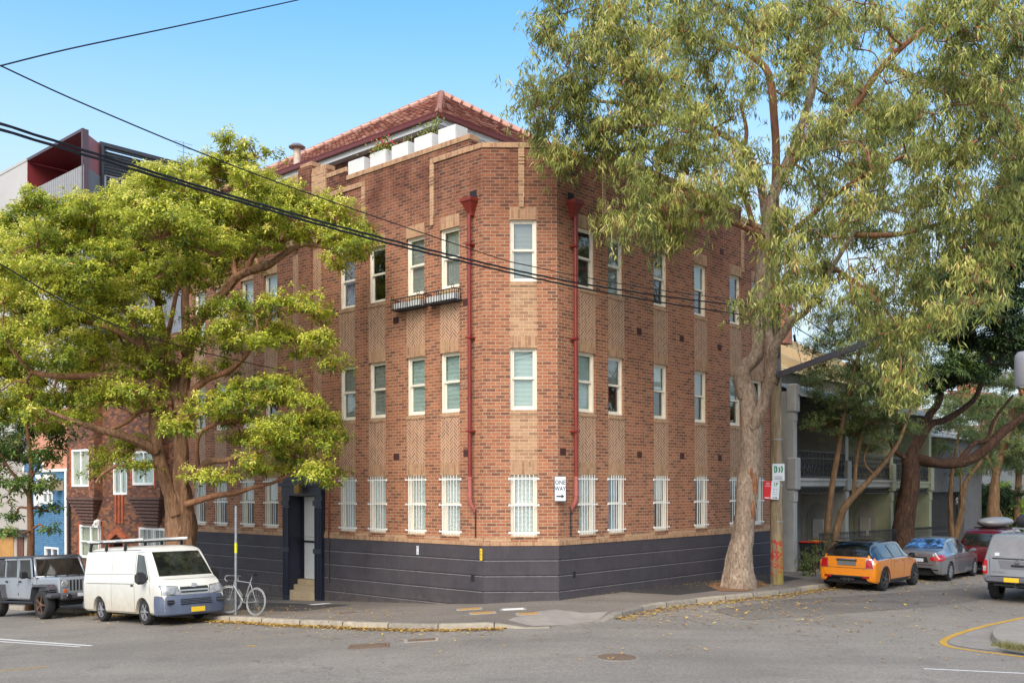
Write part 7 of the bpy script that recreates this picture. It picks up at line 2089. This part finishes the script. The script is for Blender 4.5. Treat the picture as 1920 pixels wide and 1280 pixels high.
# ---- silver off-roader
h = solve_heading((76, 1160.5), (-10, 1154.5), 1.40, -1.55, -.93, aL)
P_jp = paint('silver_paint', srgb(158, 164, 170), .35, .4, dirt=.25)
M_flr = plain('grey_fender_plastic', srgb(72, 72, 78), .7, var=.12)
c = Car('off_roader', 'silver boxy four-door off-roader with round headlamps parked behind the white van', 'car', (76, 1160.5), 1.40, -.93, h)
m = MB()
def slabs(m, x0, x1, w0, w1, z0, z1, bev=.03): 
    A = [Vector((x0, -w0, z0)), Vector((x1, -w1, z0)), Vector((x1, w1, z0)), Vector((x0, w0, z0))]
    m.box(((x0 + x1) / 2, 0, (z0 + z1) / 2), (x1 - x0, 2 * w0, z1 - z0), bev=bev)
    for q in m.v[-32:]:
        t = (q.x - x0) / (x1 - x0); q.y *= 1 + (w1 / w0 - 1) * t
slabs(m, -2.05, .78, .78, .78, .52, 1.2)
c.body = m.build('body', P_jp, c.e, smooth=30)
m = MB(); slabs(m, .74, 1.86, .74, .60, .72, 1.17, .06); c_h = m.build('bonnet', P_jp, c.e, smooth=30)
m = MB(); slabs(m, 1.80, 1.93, .66, .64, .66, 1.14, .04); gr_ = m.build('grille', P_jp, c.e, smooth=30)
for k in range(7):
    y = (k - 3) * .1; m = MB(); m.box((1.935, y, .93), (.01, .05, .3), bev=.02); m.build('grille_slot', M_gap, gr_)
for sg in (1, -1):
    m = MB(); m.lathe([(.001, .02), (.095, .015), (.11, 0), (.11, -.02)], 20, axis='X', c=(1.94, sg * .47, .98)); m.build('headlamp', M_lampc, c.e, smooth=40)
    m = MB(); m.lathe([(.001, .01), (.05, .01), (.055, 0)], 14, axis='X', c=(1.945, sg * .47, .78)); m.build('indicator', M_lampo, c.e)
    for xw in (1.40, -1.55):       # flat flared guards
        m = MB(); o_ = []
        pr = [(xw - .62, .55), (xw - .5, .92), (xw - .4, .98), (xw + .42, .98), (xw + .55, .84)] if xw > 0 else [(xw - .55, .62), (xw - .45, .92), (xw - .36, .98), (xw + .4, .98), (xw + .58, .58)]
        m.grid([[Vector((x, sg * .70, z)) for x, z in pr], [Vector((x, sg * .94, z)) for x, z in pr], [Vector((x, sg * .945, z - .06)) for x, z in pr], [Vector((x, sg * .93, z - .065)) for x, z in pr], [Vector((x, sg * .7, z - .05)) for x, z in pr]])
        m.build('wheel_guard', M_flr, c.e, smooth=30)
    m = MB(); m.box((1.86, sg * .84, .9), (.02, .1, .08), bev=.01); m.build('side_marker', M_lampo, c.e)
    m = MB(); m.box((.55, sg * 1.0, 1.26), (.12, .2, .2), bev=.04); m.bar((.55, sg * .8, 1.16), (.55, sg * .95, 1.2), .04); m.build('wing_mirror', M_blk, c.e, smooth=40)
    m = MB(); m.box((-.05, sg * .9, .46), (2.1, .14, .06), bev=.02); m.build('side_step', M_blk, c.e)
    for x0, x1 in ((-.22, .62), (-1.08, -.28)):
        m = MB(); yy = sg * .785
        m.box(((x0 + x1) / 2, yy, .87), (x1 - x0, .02, .62), bev=.01)
        for a, b in (((x0, 1.18), (x0 + .02, 1.72)), ((x1, 1.18), (x1 - (.14 if x1 > .3 else .02), 1.72)), ((x0, 1.72), (x1 - .1, 1.72))): m.bar((a[0], yy, a[1]), (b[0], yy * .95, b[1]), .045, .05)
        d_ = m.build('door', P_jp, c.e)
        m = MB(); m.f.append([m.vert(q) for q in ((x0 + .03, yy * .98, 1.2), (x1 - .04, yy * .98, 1.2), (x1 - (.16 if x1 > .3 else .05), yy * .95, 1.7), (x0 + .04, yy * .95, 1.7))]); m.build('side_window', M_cg, d_)
        m = MB(); m.box((x0 + .1, sg * .81, 1.06), (.14, .03, .05), bev=.01); m.build('door_handle', M_blk, d_)
        m = MB()
        for z in (.72, 1.0): m.box((x1 - .02, sg * .802, z), (.12, .02, .06), bev=.01)
        m.build('hinge', P_jp, d_)
m = MB()
for y in (-.5, -.2, .15, .5): m.box((.82, y, 1.2), (.1, .03, .03))
m.bar((.9, -.45, 1.21), (.82, -.05, 1.24), .015); m.bar((.9, .15, 1.21), (.82, .5, 1.24), .015); m.build('wiper', M_blk, c.e)
m = MB()       # screen frame and hard top
for sg in (-1, 1): m.bar((.78, sg * .74, 1.16), (.52, sg * .66, 1.74), .07, .06)
m.bar((.52, -.68, 1.735), (.52, .68, 1.735), .07, .08); m.bar((.78, -.76, 1.185), (.78, .76, 1.185), .08, .05); m.build('windscreen_frame', P_jp, c.e, smooth=30)
m = MB(); m.f.append([m.vert(q) for q in ((.785, -.7, 1.2), (.785, .7, 1.2), (.545, .63, 1.71), (.545, -.63, 1.71))]); m.build('windscreen', M_cg, c.e)
m = MB(); slabs(m, -2.0, .56, .74, .72, 1.71, 1.81, .05); tp2 = m.build('hard_top', plain('dark_grey_hard_top', srgb(66, 66, 70), .6, var=.1), c.e, smooth=30)
m = MB()
for sg in (-1, 1): m.box((-1.58, sg * .755, 1.45), (.92, .03, .54), bev=.02)
m.box((-2.0, 0, 1.45), (.04, 1.46, .54)); m.build('hard_top_side', plain('dark_hard_top_side', srgb(60, 60, 64), .6, var=.1), c.e)
m = MB()
for sg in (-1, 1): m.box((-1.55, sg * .775, 1.45), (.7, .01, .38), bev=.02)
m.build('rear_side_window', M_cg, c.e)
m = MB(); m.box((1.98, 0, .62), (.22, 1.3, .2), bev=.05); m.box((1.9, .78, .66), (.3, .36, .16), bev=.05); m.box((1.9, -.78, .66), (.3, .36, .16), bev=.05); bf = m.build('bumper', M_flr, c.e, smooth=40)
c.box('number_plate', (2.1, 0, .66), (.012, .36, .1), M_signw, .003, bf)
for sg in (-1, 1):
    m = MB(); m.lathe([(.001, .01), (.07, .01), (.08, 0)], 16, axis='X', c=(2.09, sg * .42, .62)); m.build('fog_lamp', M_cg, bf)
c.under(-1.9, 1.85, .55, .36, .7)
m = MB(); m.box((1.32, 0, .75), (1.0, 1.3, .3)); m.build('engine_bay', M_gap, c.e)
for x in (1.40, -1.55):
    for y in (-.80, .80): car_wheel(c.e, x, y, .405, .27, M_rimb, 5)

# ---- orange hatchback
h = solve_heading((1658, 1107), (1713, 1093.5), -1.27, 1.297, -.86, aR)
P_or = paint('orange_paint', srgb(226, 132, 12), .0, .28)
P_bk = paint('gloss_black_roof', srgb(22, 22, 24), 0, .2)
c = Car('hatchback', 'bright orange hatchback with black roof parked in front of the terraces', 'car', (1658, 1107), -1.27, -.86, h)
st = [(-1.99, .44, .72, .94, .64, .66, .60, .06), (-1.965, .32, .76, 1.0, .74, .76, .66, .07), (-1.9, .26, .82, 1.08, .81, .82, .66, .08), (-1.78, .24, .86, 1.2, .835, .845, .61, .1), (-1.58, .22, .88, 1.34, .85, .86, .57, .12), (-1.2, .2, .9, 1.395, .86, .86, .58, .12), (-.2, .2, .9, 1.41, .855, .855, .60, .1), (.35, .2, .9, 1.385, .855, .855, .60, .1), (.62, .2, .89, 1.26, .855, .855, .61, .08), (1.0, .2, .87, 1.0, .85, .85, .66, .06), (1.3, .2, .8, .94, .84, .83, .68, .08), (1.75, .24, .66, .84, .78, .76, .6, .1), (1.95, .3, .55, .72, .66, .66, .5, .1), (2.0, .36, .5, .64, .6, .6, .45, .08)]
bo_ = c.loft(st, [(-1.27, .3, .375), (1.297, .3, .375)], P_or)
bo_.data.materials.append(P_bk)
for p_ in bo_.data.polygons:
    if p_.center.z > .925 and -1.93 < p_.center.x < .97 and (abs(p_.normal.y) > .25 or p_.center.z > 1.2 or p_.center.x < -1.3): p_.material_index = 1
c.under(-1.85, 1.8, .62, .2, .6)
for x in (-1.27, 1.297):
    for y in (-.755, .755): car_wheel(c.e, x, y, .32, .21, M_rimd, 5, 1)
    for ax in 'RL':    # black arch trims
        pts = [(x + .395 * math.cos(a), .3 + .395 * math.sin(a)) for a in [R(q) for q in range(-12, 193, 12)]]
        c.line(ax, pts, .055, m_=M_blk, name='arch_trim')
for ax in 'RL':
    c.patch('sill_trim', ax, [(-.88, .21), (.9, .21), (.9, .32), (-.88, .32)], M_blk, .012)
    c.line(ax, [(-.62, .34), (-.55, .9), (-.62, 1.3)]); c.line(ax, [(.28, .34), (.28, .92)]); c.line(ax, [(-.85, .55), (-.78, .9), (-.9, 1.25)]) ; c.line(ax, [(1.0, .7), (.95, .9)])
    c.line(ax, [(-1.9, .9), (-1.2, .92), (0, .92), (.9, .9)], .022, m_=M_chr, name='chrome_strip')
rfp = []
c.patch('roof', 'T', [(-1.74, .60), (.42, .60), (.42, -.60), (-1.74, -.60)], P_bk, .008, 14, 10)
c.patch('rear_window', 'B', [(-.60, .98), (.60, .98), (.51, 1.27), (-.51, 1.27)], M_cg, .008, 10, 6)
c.both('side_window', [(-.56, .94), (.20, .94), (.22, 1.29), (-.62, 1.29)], M_cg, off=.013); c.both('side_window', [(-1.42, .96), (-.64, .94), (-.70, 1.29), (-1.36, 1.29)], M_cg, off=.013); c.both('side_window', [(.27, .94), (.78, .93), (.52, 1.22), (.29, 1.29)], M_cg, off=.013)
c.patch('windscreen', 'F', [(-.62, 1.0), (.62, 1.0), (.55, 1.32), (-.55, 1.32)], M_cg, .008)
for sg in (1, -1):
    c.patch('tail_lamp_surround', 'B', [(sg * .76, .655), (sg * .53, .655), (sg * .545, .93), (sg * .735, .93)], M_chr, .008)
    c.patch('tail_lamp', 'B', [(sg * .745, .675), (sg * .555, .675), (sg * .57, .91), (sg * .72, .91)], M_lampr, .018)
    m = MB(); m.box((.62, sg * .96, .97), (.13, .19, .14), bev=.05); m.bar((.62, sg * .85, .92), (.62, sg * .92, .94), .04); m.build('wing_mirror', P_bk, c.e, smooth=40)
    c.box('door_handle', (-.42, sg * .865, .84), (.14, .025, .03), M_chr, .008); c.box('door_handle', (.46 - .32, sg * .865, .84), (.14, .025, .03), M_chr, .008)
    c.box('bumper_reflector', (-1.985, sg * .55, .40), (.02, .2, .05), M_lampr, .01)
c.patch('boot_handle', 'B', [(-.3, .86), (.3, .86), (.28, .925), (-.28, .925)], M_blk, .02); c.patch('boot_handle_chrome', 'B', [(-.27, .9), (.27, .9), (.25, .93), (-.25, .93)], M_chr, .026)
c.patch('number_plate', 'B', [(-.27, .73), (.27, .73), (.27, .85), (-.27, .85)], plain('grey_number_plate', srgb(104, 104, 102), .5, var=.03), .014)
c.line('B', [(-.62, .66), (.62, .66)], .012); c.line('B', [(-.5, .60), (-.5, .66)], .01)
m = MB(); m.box((-1.965, 0, .42), (.05, 1.3, .085), bev=.03); m.box((-1.93, 0, .33), (.1, .42, .13), bev=.04); m.box((-1.88, 0, .25), (.14, 1.24, .07), bev=.03); m.build('rear_diffuser', M_blk, c.e, smooth=40)
for sg in (1, -1):
    m = MB(); m.lathe([(.035, -.12), (.045, -.1), (.045, 0), (.035, .0), (.03, -.05), (.001, -.06)], 14, axis='X', c=(-1.97, sg * .06, .33)); m.v = [Vector((-1.97 - (v.x + 1.97), v.y, v.z)) for v in m.v]; m.build('exhaust', M_chr, c.e, smooth=40)
m = MB(); m.box((-1.72, 0, 1.395), (.2, 1.06, .03), bev=.01); m.build('roof_spoiler', P_bk, c.e, smooth=40)
c.e.scale = (1.02, 1.06, 1.04)

# ---- grey sedan
h = solve_heading((1783, 1088.5), (1828, 1080), -1.38, 1.38, -.87, aR)
P_gy = paint('graphite_paint', srgb(132, 132, 134), .5, .3)
c = Car('sedan', 'dark silver sedan with chrome window trim parked ahead of the orange hatchback', 'car', (1783, 1088.5), -1.38, -.87, h)
st = [(-2.3, .46, .7, .92, .62, .66, .58, .06), (-2.27, .3, .74, .98, .76, .78, .66, .07), (-2.15, .24, .8, 1.03, .84, .84, .7, .08), (-1.75, .22, .84, 1.05, .87, .87, .7, .08), (-1.45, .21, .86, 1.12, .88, .88, .66, .08), (-1.05, .2, .88, 1.33, .885, .885, .6, .1), (-.6, .2, .88, 1.42, .885, .885, .58, .1), (-.1, .2, .88, 1.435, .885, .88, .58, .1), (.35, .2, .88, 1.38, .885, .88, .58, .1), (.75, .2, .87, 1.2, .88, .88, .6, .08), (1.15, .2, .84, .99, .88, .87, .68, .07), (1.6, .22, .78, .92, .86, .85, .66, .08), (2.05, .26, .62, .8, .78, .78, .58, .1), (2.27, .32, .5, .68, .64, .64, .5, .1)]
c.loft(st, [(-1.38, .3, .365), (1.38, .3, .365)], P_gy)
c.under(-2.1, 2.0, .62, .2, .58)
for x in (-1.38, 1.38):
    for y in (-.77, .77): car_wheel(c.e, x, y, .32, .2, M_rimg, 7, 1)
blu = Mat('painted_reflection_glass', (.03, .05, .08, 1), .04, 0, .8, coat=.6)
blu.color(blu.ramp(blu.noise(4, 5, .7), [(.42, (.012, .016, .018)), (.52, (.05, .12, .28)), (.6, (.15, .35, .7)), (.66, (.04, .25, .07)), (.74, (.02, .03, .04))]))  # blue and green reflections painted into the glass colour
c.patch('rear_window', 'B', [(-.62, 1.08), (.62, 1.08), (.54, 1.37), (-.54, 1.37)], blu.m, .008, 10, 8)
c.patch('windscreen', 'F', [(-.66, 1.02), (.66, 1.02), (.54, 1.34), (-.54, 1.34)], M_cg, .008)
M_sky = plain('sky_reflecting_side_glass', srgb(176, 172, 160), .05, var=.25, scale=2, spec=.9)
c.both('side_window', [(-.42, .92), (.36, .92), (.28, 1.32), (-.46, 1.33)], M_cg, off=.008); c.both('side_window', [(-1.2, .95), (-.48, .92), (-.52, 1.33), (-.95, 1.28)], M_cg, off=.008); c.both('side_window', [(.42, .92), (.86, .92), (.5, 1.24), (.42, 1.28)], M_cg, off=.008)
for ax in 'RL':
    c.line(ax, [(-1.28, .95), (-.95, 1.31), (-.5, 1.36), (.3, 1.35), (.9, .92), (-1.28, .9)], .018, m_=M_chr, name='chrome_strip')
    c.line(ax, [(-1.0, .5), (-.95, .88)]); c.line(ax, [(-.46, .3), (-.46, .9)]); c.line(ax, [(.62, .3), (.6, .88)]); c.line(ax, [(-2.0, .76), (1.7, .74)], .01)
for sg in (1, -1):
    c.patch('tail_lamp', 'B', [(sg * .83, .70), (sg * .5, .70), (sg * .46, .80), (sg * .76, .90)], M_lampr, .012)
    c.patch('tail_lamp', 'R' if sg < 0 else 'L', [(-2.2, .70), (-1.96, .74), (-1.88, .90), (-2.16, .90)], M_lampr, .012)
    m = MB(); m.box((.72, sg * .99, .98), (.14, .2, .13), bev=.05); m.bar((.72, sg * .87, .92), (.72, sg * .95, .95), .04); m.build('wing_mirror', P_gy, c.e, smooth=40)
    for x in (-.75, .2): c.box('door_handle', (x, sg * .885, .80), (.18, .025, .03), M_chr, .008)
c.patch('number_plate', 'B', [(-.26, .66), (.26, .66), (.26, .77), (-.26, .77)], M_signw, .014); c.patch('boot_recess', 'B', [(-.42, .64), (.42, .64), (.36, .82), (-.36, .82)], M_gap, .006)
c.line('B', [(-.7, .56), (.7, .56)], .02, m_=M_gap); c.patch('lower_bumper', 'B', [(-.7, .32), (.7, .32), (.74, .42), (-.74, .42)], M_blk, .012)
m = MB(); q, n = c.hit('B', 0, .87); m.lathe([(.05, -.01), (.055, .0), (.05, .01)], 18, axis='X', c=q + n * .01); m.build('badge', M_chr, c.e)

# ---- silver pickup with canopy
h = Vector((math.cos(aR - .02), math.sin(aR - .02), 0))
P_sv = paint('silver_grey_paint', srgb(150, 154, 158), .4, .35)
c = Car('pickup', 'silver pickup truck with matching canopy and yellow rear plate at the right edge', 'pickup truck', (1868, 1122), -1.75, .80, h)
st = [(-2.62, .72, 1.02, 1.78, .86, .88, .68, .1), (-2.58, .58, 1.04, 1.84, .89, .905, .70, .12), (-2.4, .5, 1.05, 1.87, .9, .91, .71, .13), (-1.0, .46, 1.05, 1.88, .91, .915, .71, .13), (-.8, .46, 1.05, 1.8, .91, .915, .68, .12), (.2, .44, 1.05, 1.78, .91, .915, .68, .12), (.6, .44, 1.05, 1.6, .91, .91, .7, .1), (1.1, .44, 1.04, 1.2, .91, .91, .76, .08), (1.9, .46, .98, 1.12, .9, .9, .74, .1), (2.3, .5, .86, 1.0, .86, .86, .7, .1), (2.5, .55, .7, .86, .7, .7, .6, .1)]
c.loft(st, [(-1.75, .42, .44), (1.45, .42, .44)], P_sv)
c.under(-2.3, 2.3, .5, .38, .8)
for x in (-1.75, 1.45):
    for y in (-.78, .78): car_wheel(c.e, x, y, .375, .24, M_rimg, 6)
c.patch('canopy_window', 'B', [(-.72, 1.22), (.72, 1.22), (.60, 1.70), (-.60, 1.70)], M_cg2, .01, 10, 8)
c.both('canopy_window', [(-2.35, 1.22), (-1.05, 1.22), (-1.05, 1.66), (-2.25, 1.66)], M_cg, off=.008); c.both('side_window', [(-.7, 1.16), (.05, 1.16), (.05, 1.6), (-.66, 1.6)], M_cg, off=.008); c.both('side_window', [(.12, 1.16), (.85, 1.16), (.45, 1.55), (.12, 1.6)], M_cg, off=.008)
c.line('B', [(-.86, 1.19), (.86, 1.19)], .03); c.line('B', [(-.7, .74), (-.72, 1.18)], .012); c.line('B', [(.7, .74), (.72, 1.18)], .012)
for sg in (1, -1):
    c.patch('tail_lamp', 'B', [(sg * .895, .76), (sg * .76, .76), (sg * .775, 1.14), (sg * .9, 1.14)], M_lampr, .016)
    c.patch('reversing_lamp', 'B', [(sg * .875, .84), (sg * .79, .84), (sg * .795, .98), (sg * .88, .98)], M_lampc, .02)
    m = MB(); m.box((.95, sg * 1.04, 1.2), (.16, .24, .26), bev=.05); m.build('wing_mirror', M_blk, c.e, smooth=40)
    m = MB(); m.box((-2.05, sg * .79, .42), (.02, .3, .3), bev=.01); m.build('mud_flap', M_blk, c.e)
c.patch('tailgate_panel', 'B', [(-.42, .92), (.42, .92), (.5, 1.15), (-.5, 1.15)], plain('grey_tailgate_inset', srgb(112, 112, 118), .5, var=.05), .01)
c.patch('tailgate_handle', 'B', [(-.16, .98), (.16, .98), (.16, 1.04), (-.16, 1.04)], M_gap, .02)
q, n = c.hit('B', 0, 1.12); m = MB(); m.tube([q + n * .03 + Vector((0, .055 * math.cos(a), .055 * math.sin(a))) for a in [i * math.pi / 8 for i in range(17)]], .009, 6, False); m.bar(q + n * .03 + Vector((0, -.065, 0)), q + n * .03 + Vector((0, .065, 0)), .02); m.build('badge', M_chr, c.e)
q, n = c.hit('B', .45, .82); m = MB(); add_text(m, 'NAVARA', .075, frame_mat((q.x - .012, .48, .82), (0, -1, 0)), True, 1.2); m.build('tailgate_lettering', M_chr, c.e)
q, n = c.hit('B', .55, 1.3); m = MB(); m.box((q.x - .014, .52, 1.31), (.004, .12, .09), Matrix.Rotation(R(8), 3, 'Y')); m.build('window_sticker', M_signw, c.e)
m = MB(); m.box((-2.66, 0, .62), (.16, 1.6, .16), bev=.04); rb_ = m.build('rear_bumper', plain('grey_steel_bumper', srgb(96, 96, 102), .5, var=.1), c.e, smooth=40)
m = MB(); m.bar((-2.6, -.6, .48), (-2.6, .6, .48), .06); m.box((-2.7, 0, .46), (.22, .08, .06)); m.lathe([(.001, .03), (.03, .015), (.03, -.02), (.015, -.04)], 10, c=(-2.8, 0, .55)); m.build('tow_bar', M_blk, c.e)
c.box('number_plate', (-2.75, .12, .63), (.012, .38, .12), M_plate, .003, rb_)
q = (mat_of(c.e) @ Vector((-.2, 0, 2.0)))
e = empty('roof_bag', q, c.e.rotation_euler.z, 'black canvas cargo bag strapped on the roof of the silver pickup', 'cargo bag')
m = MB(); m.box((0, 0, .2), (1.3, 1.15, .36), bev=.1)
for v in m.v: v += Vector((.01, .01, .03)) * noise.noise(v * 2.5)
m.build('bag', plain('black_canvas', srgb(48, 47, 54), .7, var=.2, scale=5), e, smooth=60)
m = MB()
for x in (-.5, .5): m.bar((x, -.7, -.02), (x, .7, -.02), .06, .05); [m.bar((x, sg * .65, -.22), (x, sg * .68, -.02), .05) for sg in (-1, 1)]
m.build('roof_bar', M_galv, e)

# ---- dark red wagon ahead of the sedan, with a roof pod
g0 = P(1846, 1075, 44.0)
c = Car('wagon', 'dark red wagon mostly hidden between the grey sedan and the silver pickup', 'car', (1850, 1076), -1.5, .0, Vector((math.cos(aR), math.sin(aR), 0)))
st = [(-2.3, .5, .8, 1.0, .7, .72, .6, .08), (-2.25, .34, .86, 1.25, .8, .82, .64, .1), (-2.0, .28, .92, 1.58, .86, .87, .64, .12), (-1.5, .26, .94, 1.66, .88, .88, .64, .12), (.2, .25, .94, 1.66, .88, .88, .64, .12), (.7, .25, .93, 1.4, .88, .88, .66, .1), (1.1, .25, .92, 1.06, .88, .87, .7, .08), (1.9, .28, .8, .95, .84, .84, .66, .1), (2.25, .34, .6, .8, .7, .7, .5, .1)]
c.loft(st, [(-1.4, .34, .4), (1.4, .34, .4)], paint('dark_red_paint', srgb(92, 14, 20), .2, .3)); c.under(-2, 2, .6, .24, .6)
for x in (-1.4, 1.4):
    for y in (-.77, .77): car_wheel(c.e, x, y, .34, .22, M_rimg, 6)
c.patch('rear_window', 'B', [(-.66, 1.06), (.66, 1.06), (.55, 1.5), (-.55, 1.5)], M_cg, .008); c.both('side_window', [(-1.6, 1.0), (.6, 1.0), (.35, 1.52), (-1.5, 1.52)], M_cg, off=.008)
for sg in (1, -1): c.patch('tail_lamp', 'B', [(sg * .84, .86), (sg * .55, .86), (sg * .6, 1.02), (sg * .82, 1.02)], M_lampr, .014)
q = mat_of(c.e) @ Vector((-.5, 0, 1.7))
e = empty('roof_pod', q, aR, 'grey plastic luggage pod on the roof of the dark red wagon', 'roof box')
m = MB(); m.lathe([(.001, -1.1), (.2, -1.05), (.42, -.8), (.46, 0), (.42, .8), (.2, 1.05), (.001, 1.1)], 20, axis='X')
m.v = [Vector((v.x, v.y, .2 + v.z * .42)) for v in m.v]; m.build('pod_shell', plain('grey_pod_plastic', srgb(128, 128, 128), .4, var=.05), e, smooth=60)
m = MB()
for x in (-.5, .5): m.bar((x, -.6, .0), (x, .6, .0), .06, .05)
m.build('roof_bar', M_blk, e)

# ---- bicycle chained to the sign post
sp2 = sp_.copy()
M_silver = plain('worn_silver_frame', srgb(150, 152, 150), .4, metal=.4, var=.2, scale=12)
bR = G(478, 1153.5); bF = G(449, 1140)
bx = bF - bR; bx.z = 0
hd = Vector((math.cos(aL + math.pi + .15), math.sin(aL + math.pi + .15), 0))
e = empty('bicycle', bR, math.atan2(hd.y, hd.x), 'old silver bicycle leaning against the steel sign post, chained by its front wheel', 'bicycle')
e.rotation_euler = (R(6), 0, e.rotation_euler.z)
def bwheel(x, z, r, turn):
    w_ = empty('wheel', (x, 0, z), turn, parent=e)
    m = MB(); m.tube([(r * math.cos(a), 0, r * math.sin(a)) for a in [i * 2 * math.pi / 40 for i in range(41)]], .019, 7, False); m.build('tyre', plain('grey_tyre', srgb(134, 134, 130), .8), w_, smooth=60)
    m = MB(); m.tube([((r - .03) * math.cos(a), 0, (r - .03) * math.sin(a)) for a in [i * 2 * math.pi / 40 for i in range(41)]], .011, 6, False)
    for k in range(24):
        a = 2 * math.pi * k / 24; m.tube([(.02 * math.cos(a + .8), .02 * (-1) ** k, .02 * math.sin(a + .8)), ((r - .03) * math.cos(a), 0, (r - .03) * math.sin(a))], .0022, 4, False)
    m.tube([(0, -.05, 0), (0, .05, 0)], .02, 8); m.build('rim', M_silver, w_, smooth=60)
bwheel(0, .345, .335, 0); bwheel(1.0, .345, .335, R(38))
m = MB(); BBk = (.43, 0, .29); ST = (.26, 0, .80); HT = (.83, 0, .83); HB = (.86, 0, .70)
for a, b, r in (((0, 0, .345), BBk, .011), ((0, 0, .345), ST, .009), (BBk, (.235, 0, .88), .016), (ST, HT, .014), (BBk, HB, .017), (HT, HB, .019)):
    m.tube([a, b], r, 8)
m.tube([HB, (.93, 0, .5), (1.0, 0, .345)], .012, 8); m.build('frame', M_silver, e, smooth=60)
m = MB(); m.tube([(.235, 0, .86), (.2, 0, .99)], .013, 8); m.build('seat_post', M_silver, e)
m = MB(); m.grid([[Vector((x, y * w_, .99 + .03 * (1 - abs(y)) + dz)) for y in (-1, -.5, 0, .5, 1)] for x, w_, dz in ((.08, .07, .015), (.12, .085, .01), (.2, .06, 0), (.3, .025, 0), (.36, .012, -.01))]); m.grid([[Vector((x, y * w_, .97)) for y in (-1, 0, 1)] for x, w_ in ((.08, .07), (.12, .085), (.2, .06), (.36, .012))]); m.build('saddle', M_blk, e, smooth=60)
m = MB(); m.tube([(.82, 0, .83), (.80, 0, .93), (.86, 0, .95)], .012, 8); m.tube([(.86, -.2, .95), (.86, .2, .95)], .012, 8)
for sg in (-1, 1): m.tube([(.86, sg * .2, .95), (.94, sg * .21, .94), (.97, sg * .21, .87), (.92, sg * .21, .81), (.86, sg * .21, .81)], .011, 8)
m.build('handlebar', M_silver, e, smooth=60)
m = MB(); m.lathe([(.09, -.004), (.095, 0), (.09, .004)], 20, axis='Y', c=(.43, -.05, .29)); m.tube([(.43, -.06, .29), (.52, -.07, .15)], .009, 6); m.tube([(.43, .05, .29), (.34, .07, .43)], .009, 6); m.box((.53, -.11, .14), (.09, .08, .02)); m.box((.33, .11, .44), (.09, .08, .02)); m.build('crank', M_blk, e)
# ================================================================ camera, sky and light
cam = bpy.data.cameras.new('camera'); co = bpy.data.objects.new('camera', cam); COL.objects.link(co)
cam.sensor_width = 36; cam.lens = F / 1920 * 36; cam.sensor_fit = 'HORIZONTAL'
cam.shift_y = 275 / 1920; cam.clip_end = 3000; cam.clip_start = .1
co.location = (0, 0, H0)
co.rotation_mode = 'QUATERNION'
co.rotation_quaternion = (Matrix.Rotation(R(90), 3, 'X') @ Matrix.Rotation(-ROLL, 3, 'Z')).to_quaternion()
SC.camera = co
SUN_EL, SUN_AZ = R(44), R(194)      # azimuth clockwise from +Y: behind the camera, a little to the left
wd = bpy.data.worlds.new('World'); SC.world = wd; wd.use_nodes = True
nt = wd.node_tree; bg = nt.nodes['Background']
sk = nt.nodes.new('ShaderNodeTexSky'); sk.sky_type = 'NISHITA'; sk.sun_disc = False
sk.sun_elevation = SUN_EL; sk.sun_rotation = SUN_AZ; sk.altitude = 0; sk.air_density = 1.0; sk.air_density = 1.1; sk.dust_density = 1.5; sk.ozone_density = .8
hs = nt.nodes.new('ShaderNodeHueSaturation'); hs.inputs['Saturation'].default_value = 1.32; hs.inputs['Hue'].default_value = .492
nt.links.new(sk.outputs[0], hs.inputs['Color']); tcw = nt.nodes.new('ShaderNodeTexCoord'); spw = nt.nodes.new('ShaderNodeSeparateXYZ'); nt.links.new(tcw.outputs['Generated'], spw.inputs[0])
mrw = nt.nodes.new('ShaderNodeMapRange'); mrw.interpolation_type = 'SMOOTHSTEP'; nt.links.new(spw.outputs[2], mrw.inputs['Value'])
mrw.inputs['From Min'].default_value = .18; mrw.inputs['From Max'].default_value = .46; mrw.inputs['To Min'].default_value = .8; mrw.inputs['To Max'].default_value = 0
mxw = nt.nodes.new('ShaderNodeMix'); mxw.data_type = 'RGBA'; nt.links.new(mrw.outputs[0], mxw.inputs[0]); nt.links.new(hs.outputs[0], mxw.inputs[6]); mxw.inputs[7].default_value = (2.45, 2.8, 3.15, 1)
nt.links.new(mxw.outputs[2], bg.inputs[0]); bg.inputs[1].default_value = .15
sl_ = bpy.data.lights.new('sun', 'SUN'); sl_.energy = 1.8; sl_.angle = R(50); sl_.color = (1, .92, .8)
so_ = bpy.data.objects.new('sun', sl_); COL.objects.link(so_)
sd = Vector((math.sin(SUN_AZ) * math.cos(SUN_EL), math.cos(SUN_AZ) * math.cos(SUN_EL), math.sin(SUN_EL)))
so_.rotation_euler = (-sd).to_track_quat('-Z', 'Y').to_euler()
SC.view_settings.view_transform = 'Standard'; SC.view_settings.look = 'None'; SC.view_settings.exposure = 1.08;  SC.view_settings.gamma = 1
SC.cycles.max_bounces = 8; SC.cycles.transparent_max_bounces = 12
try:
    SC.cycles.use_denoising = True
except Exception: pass
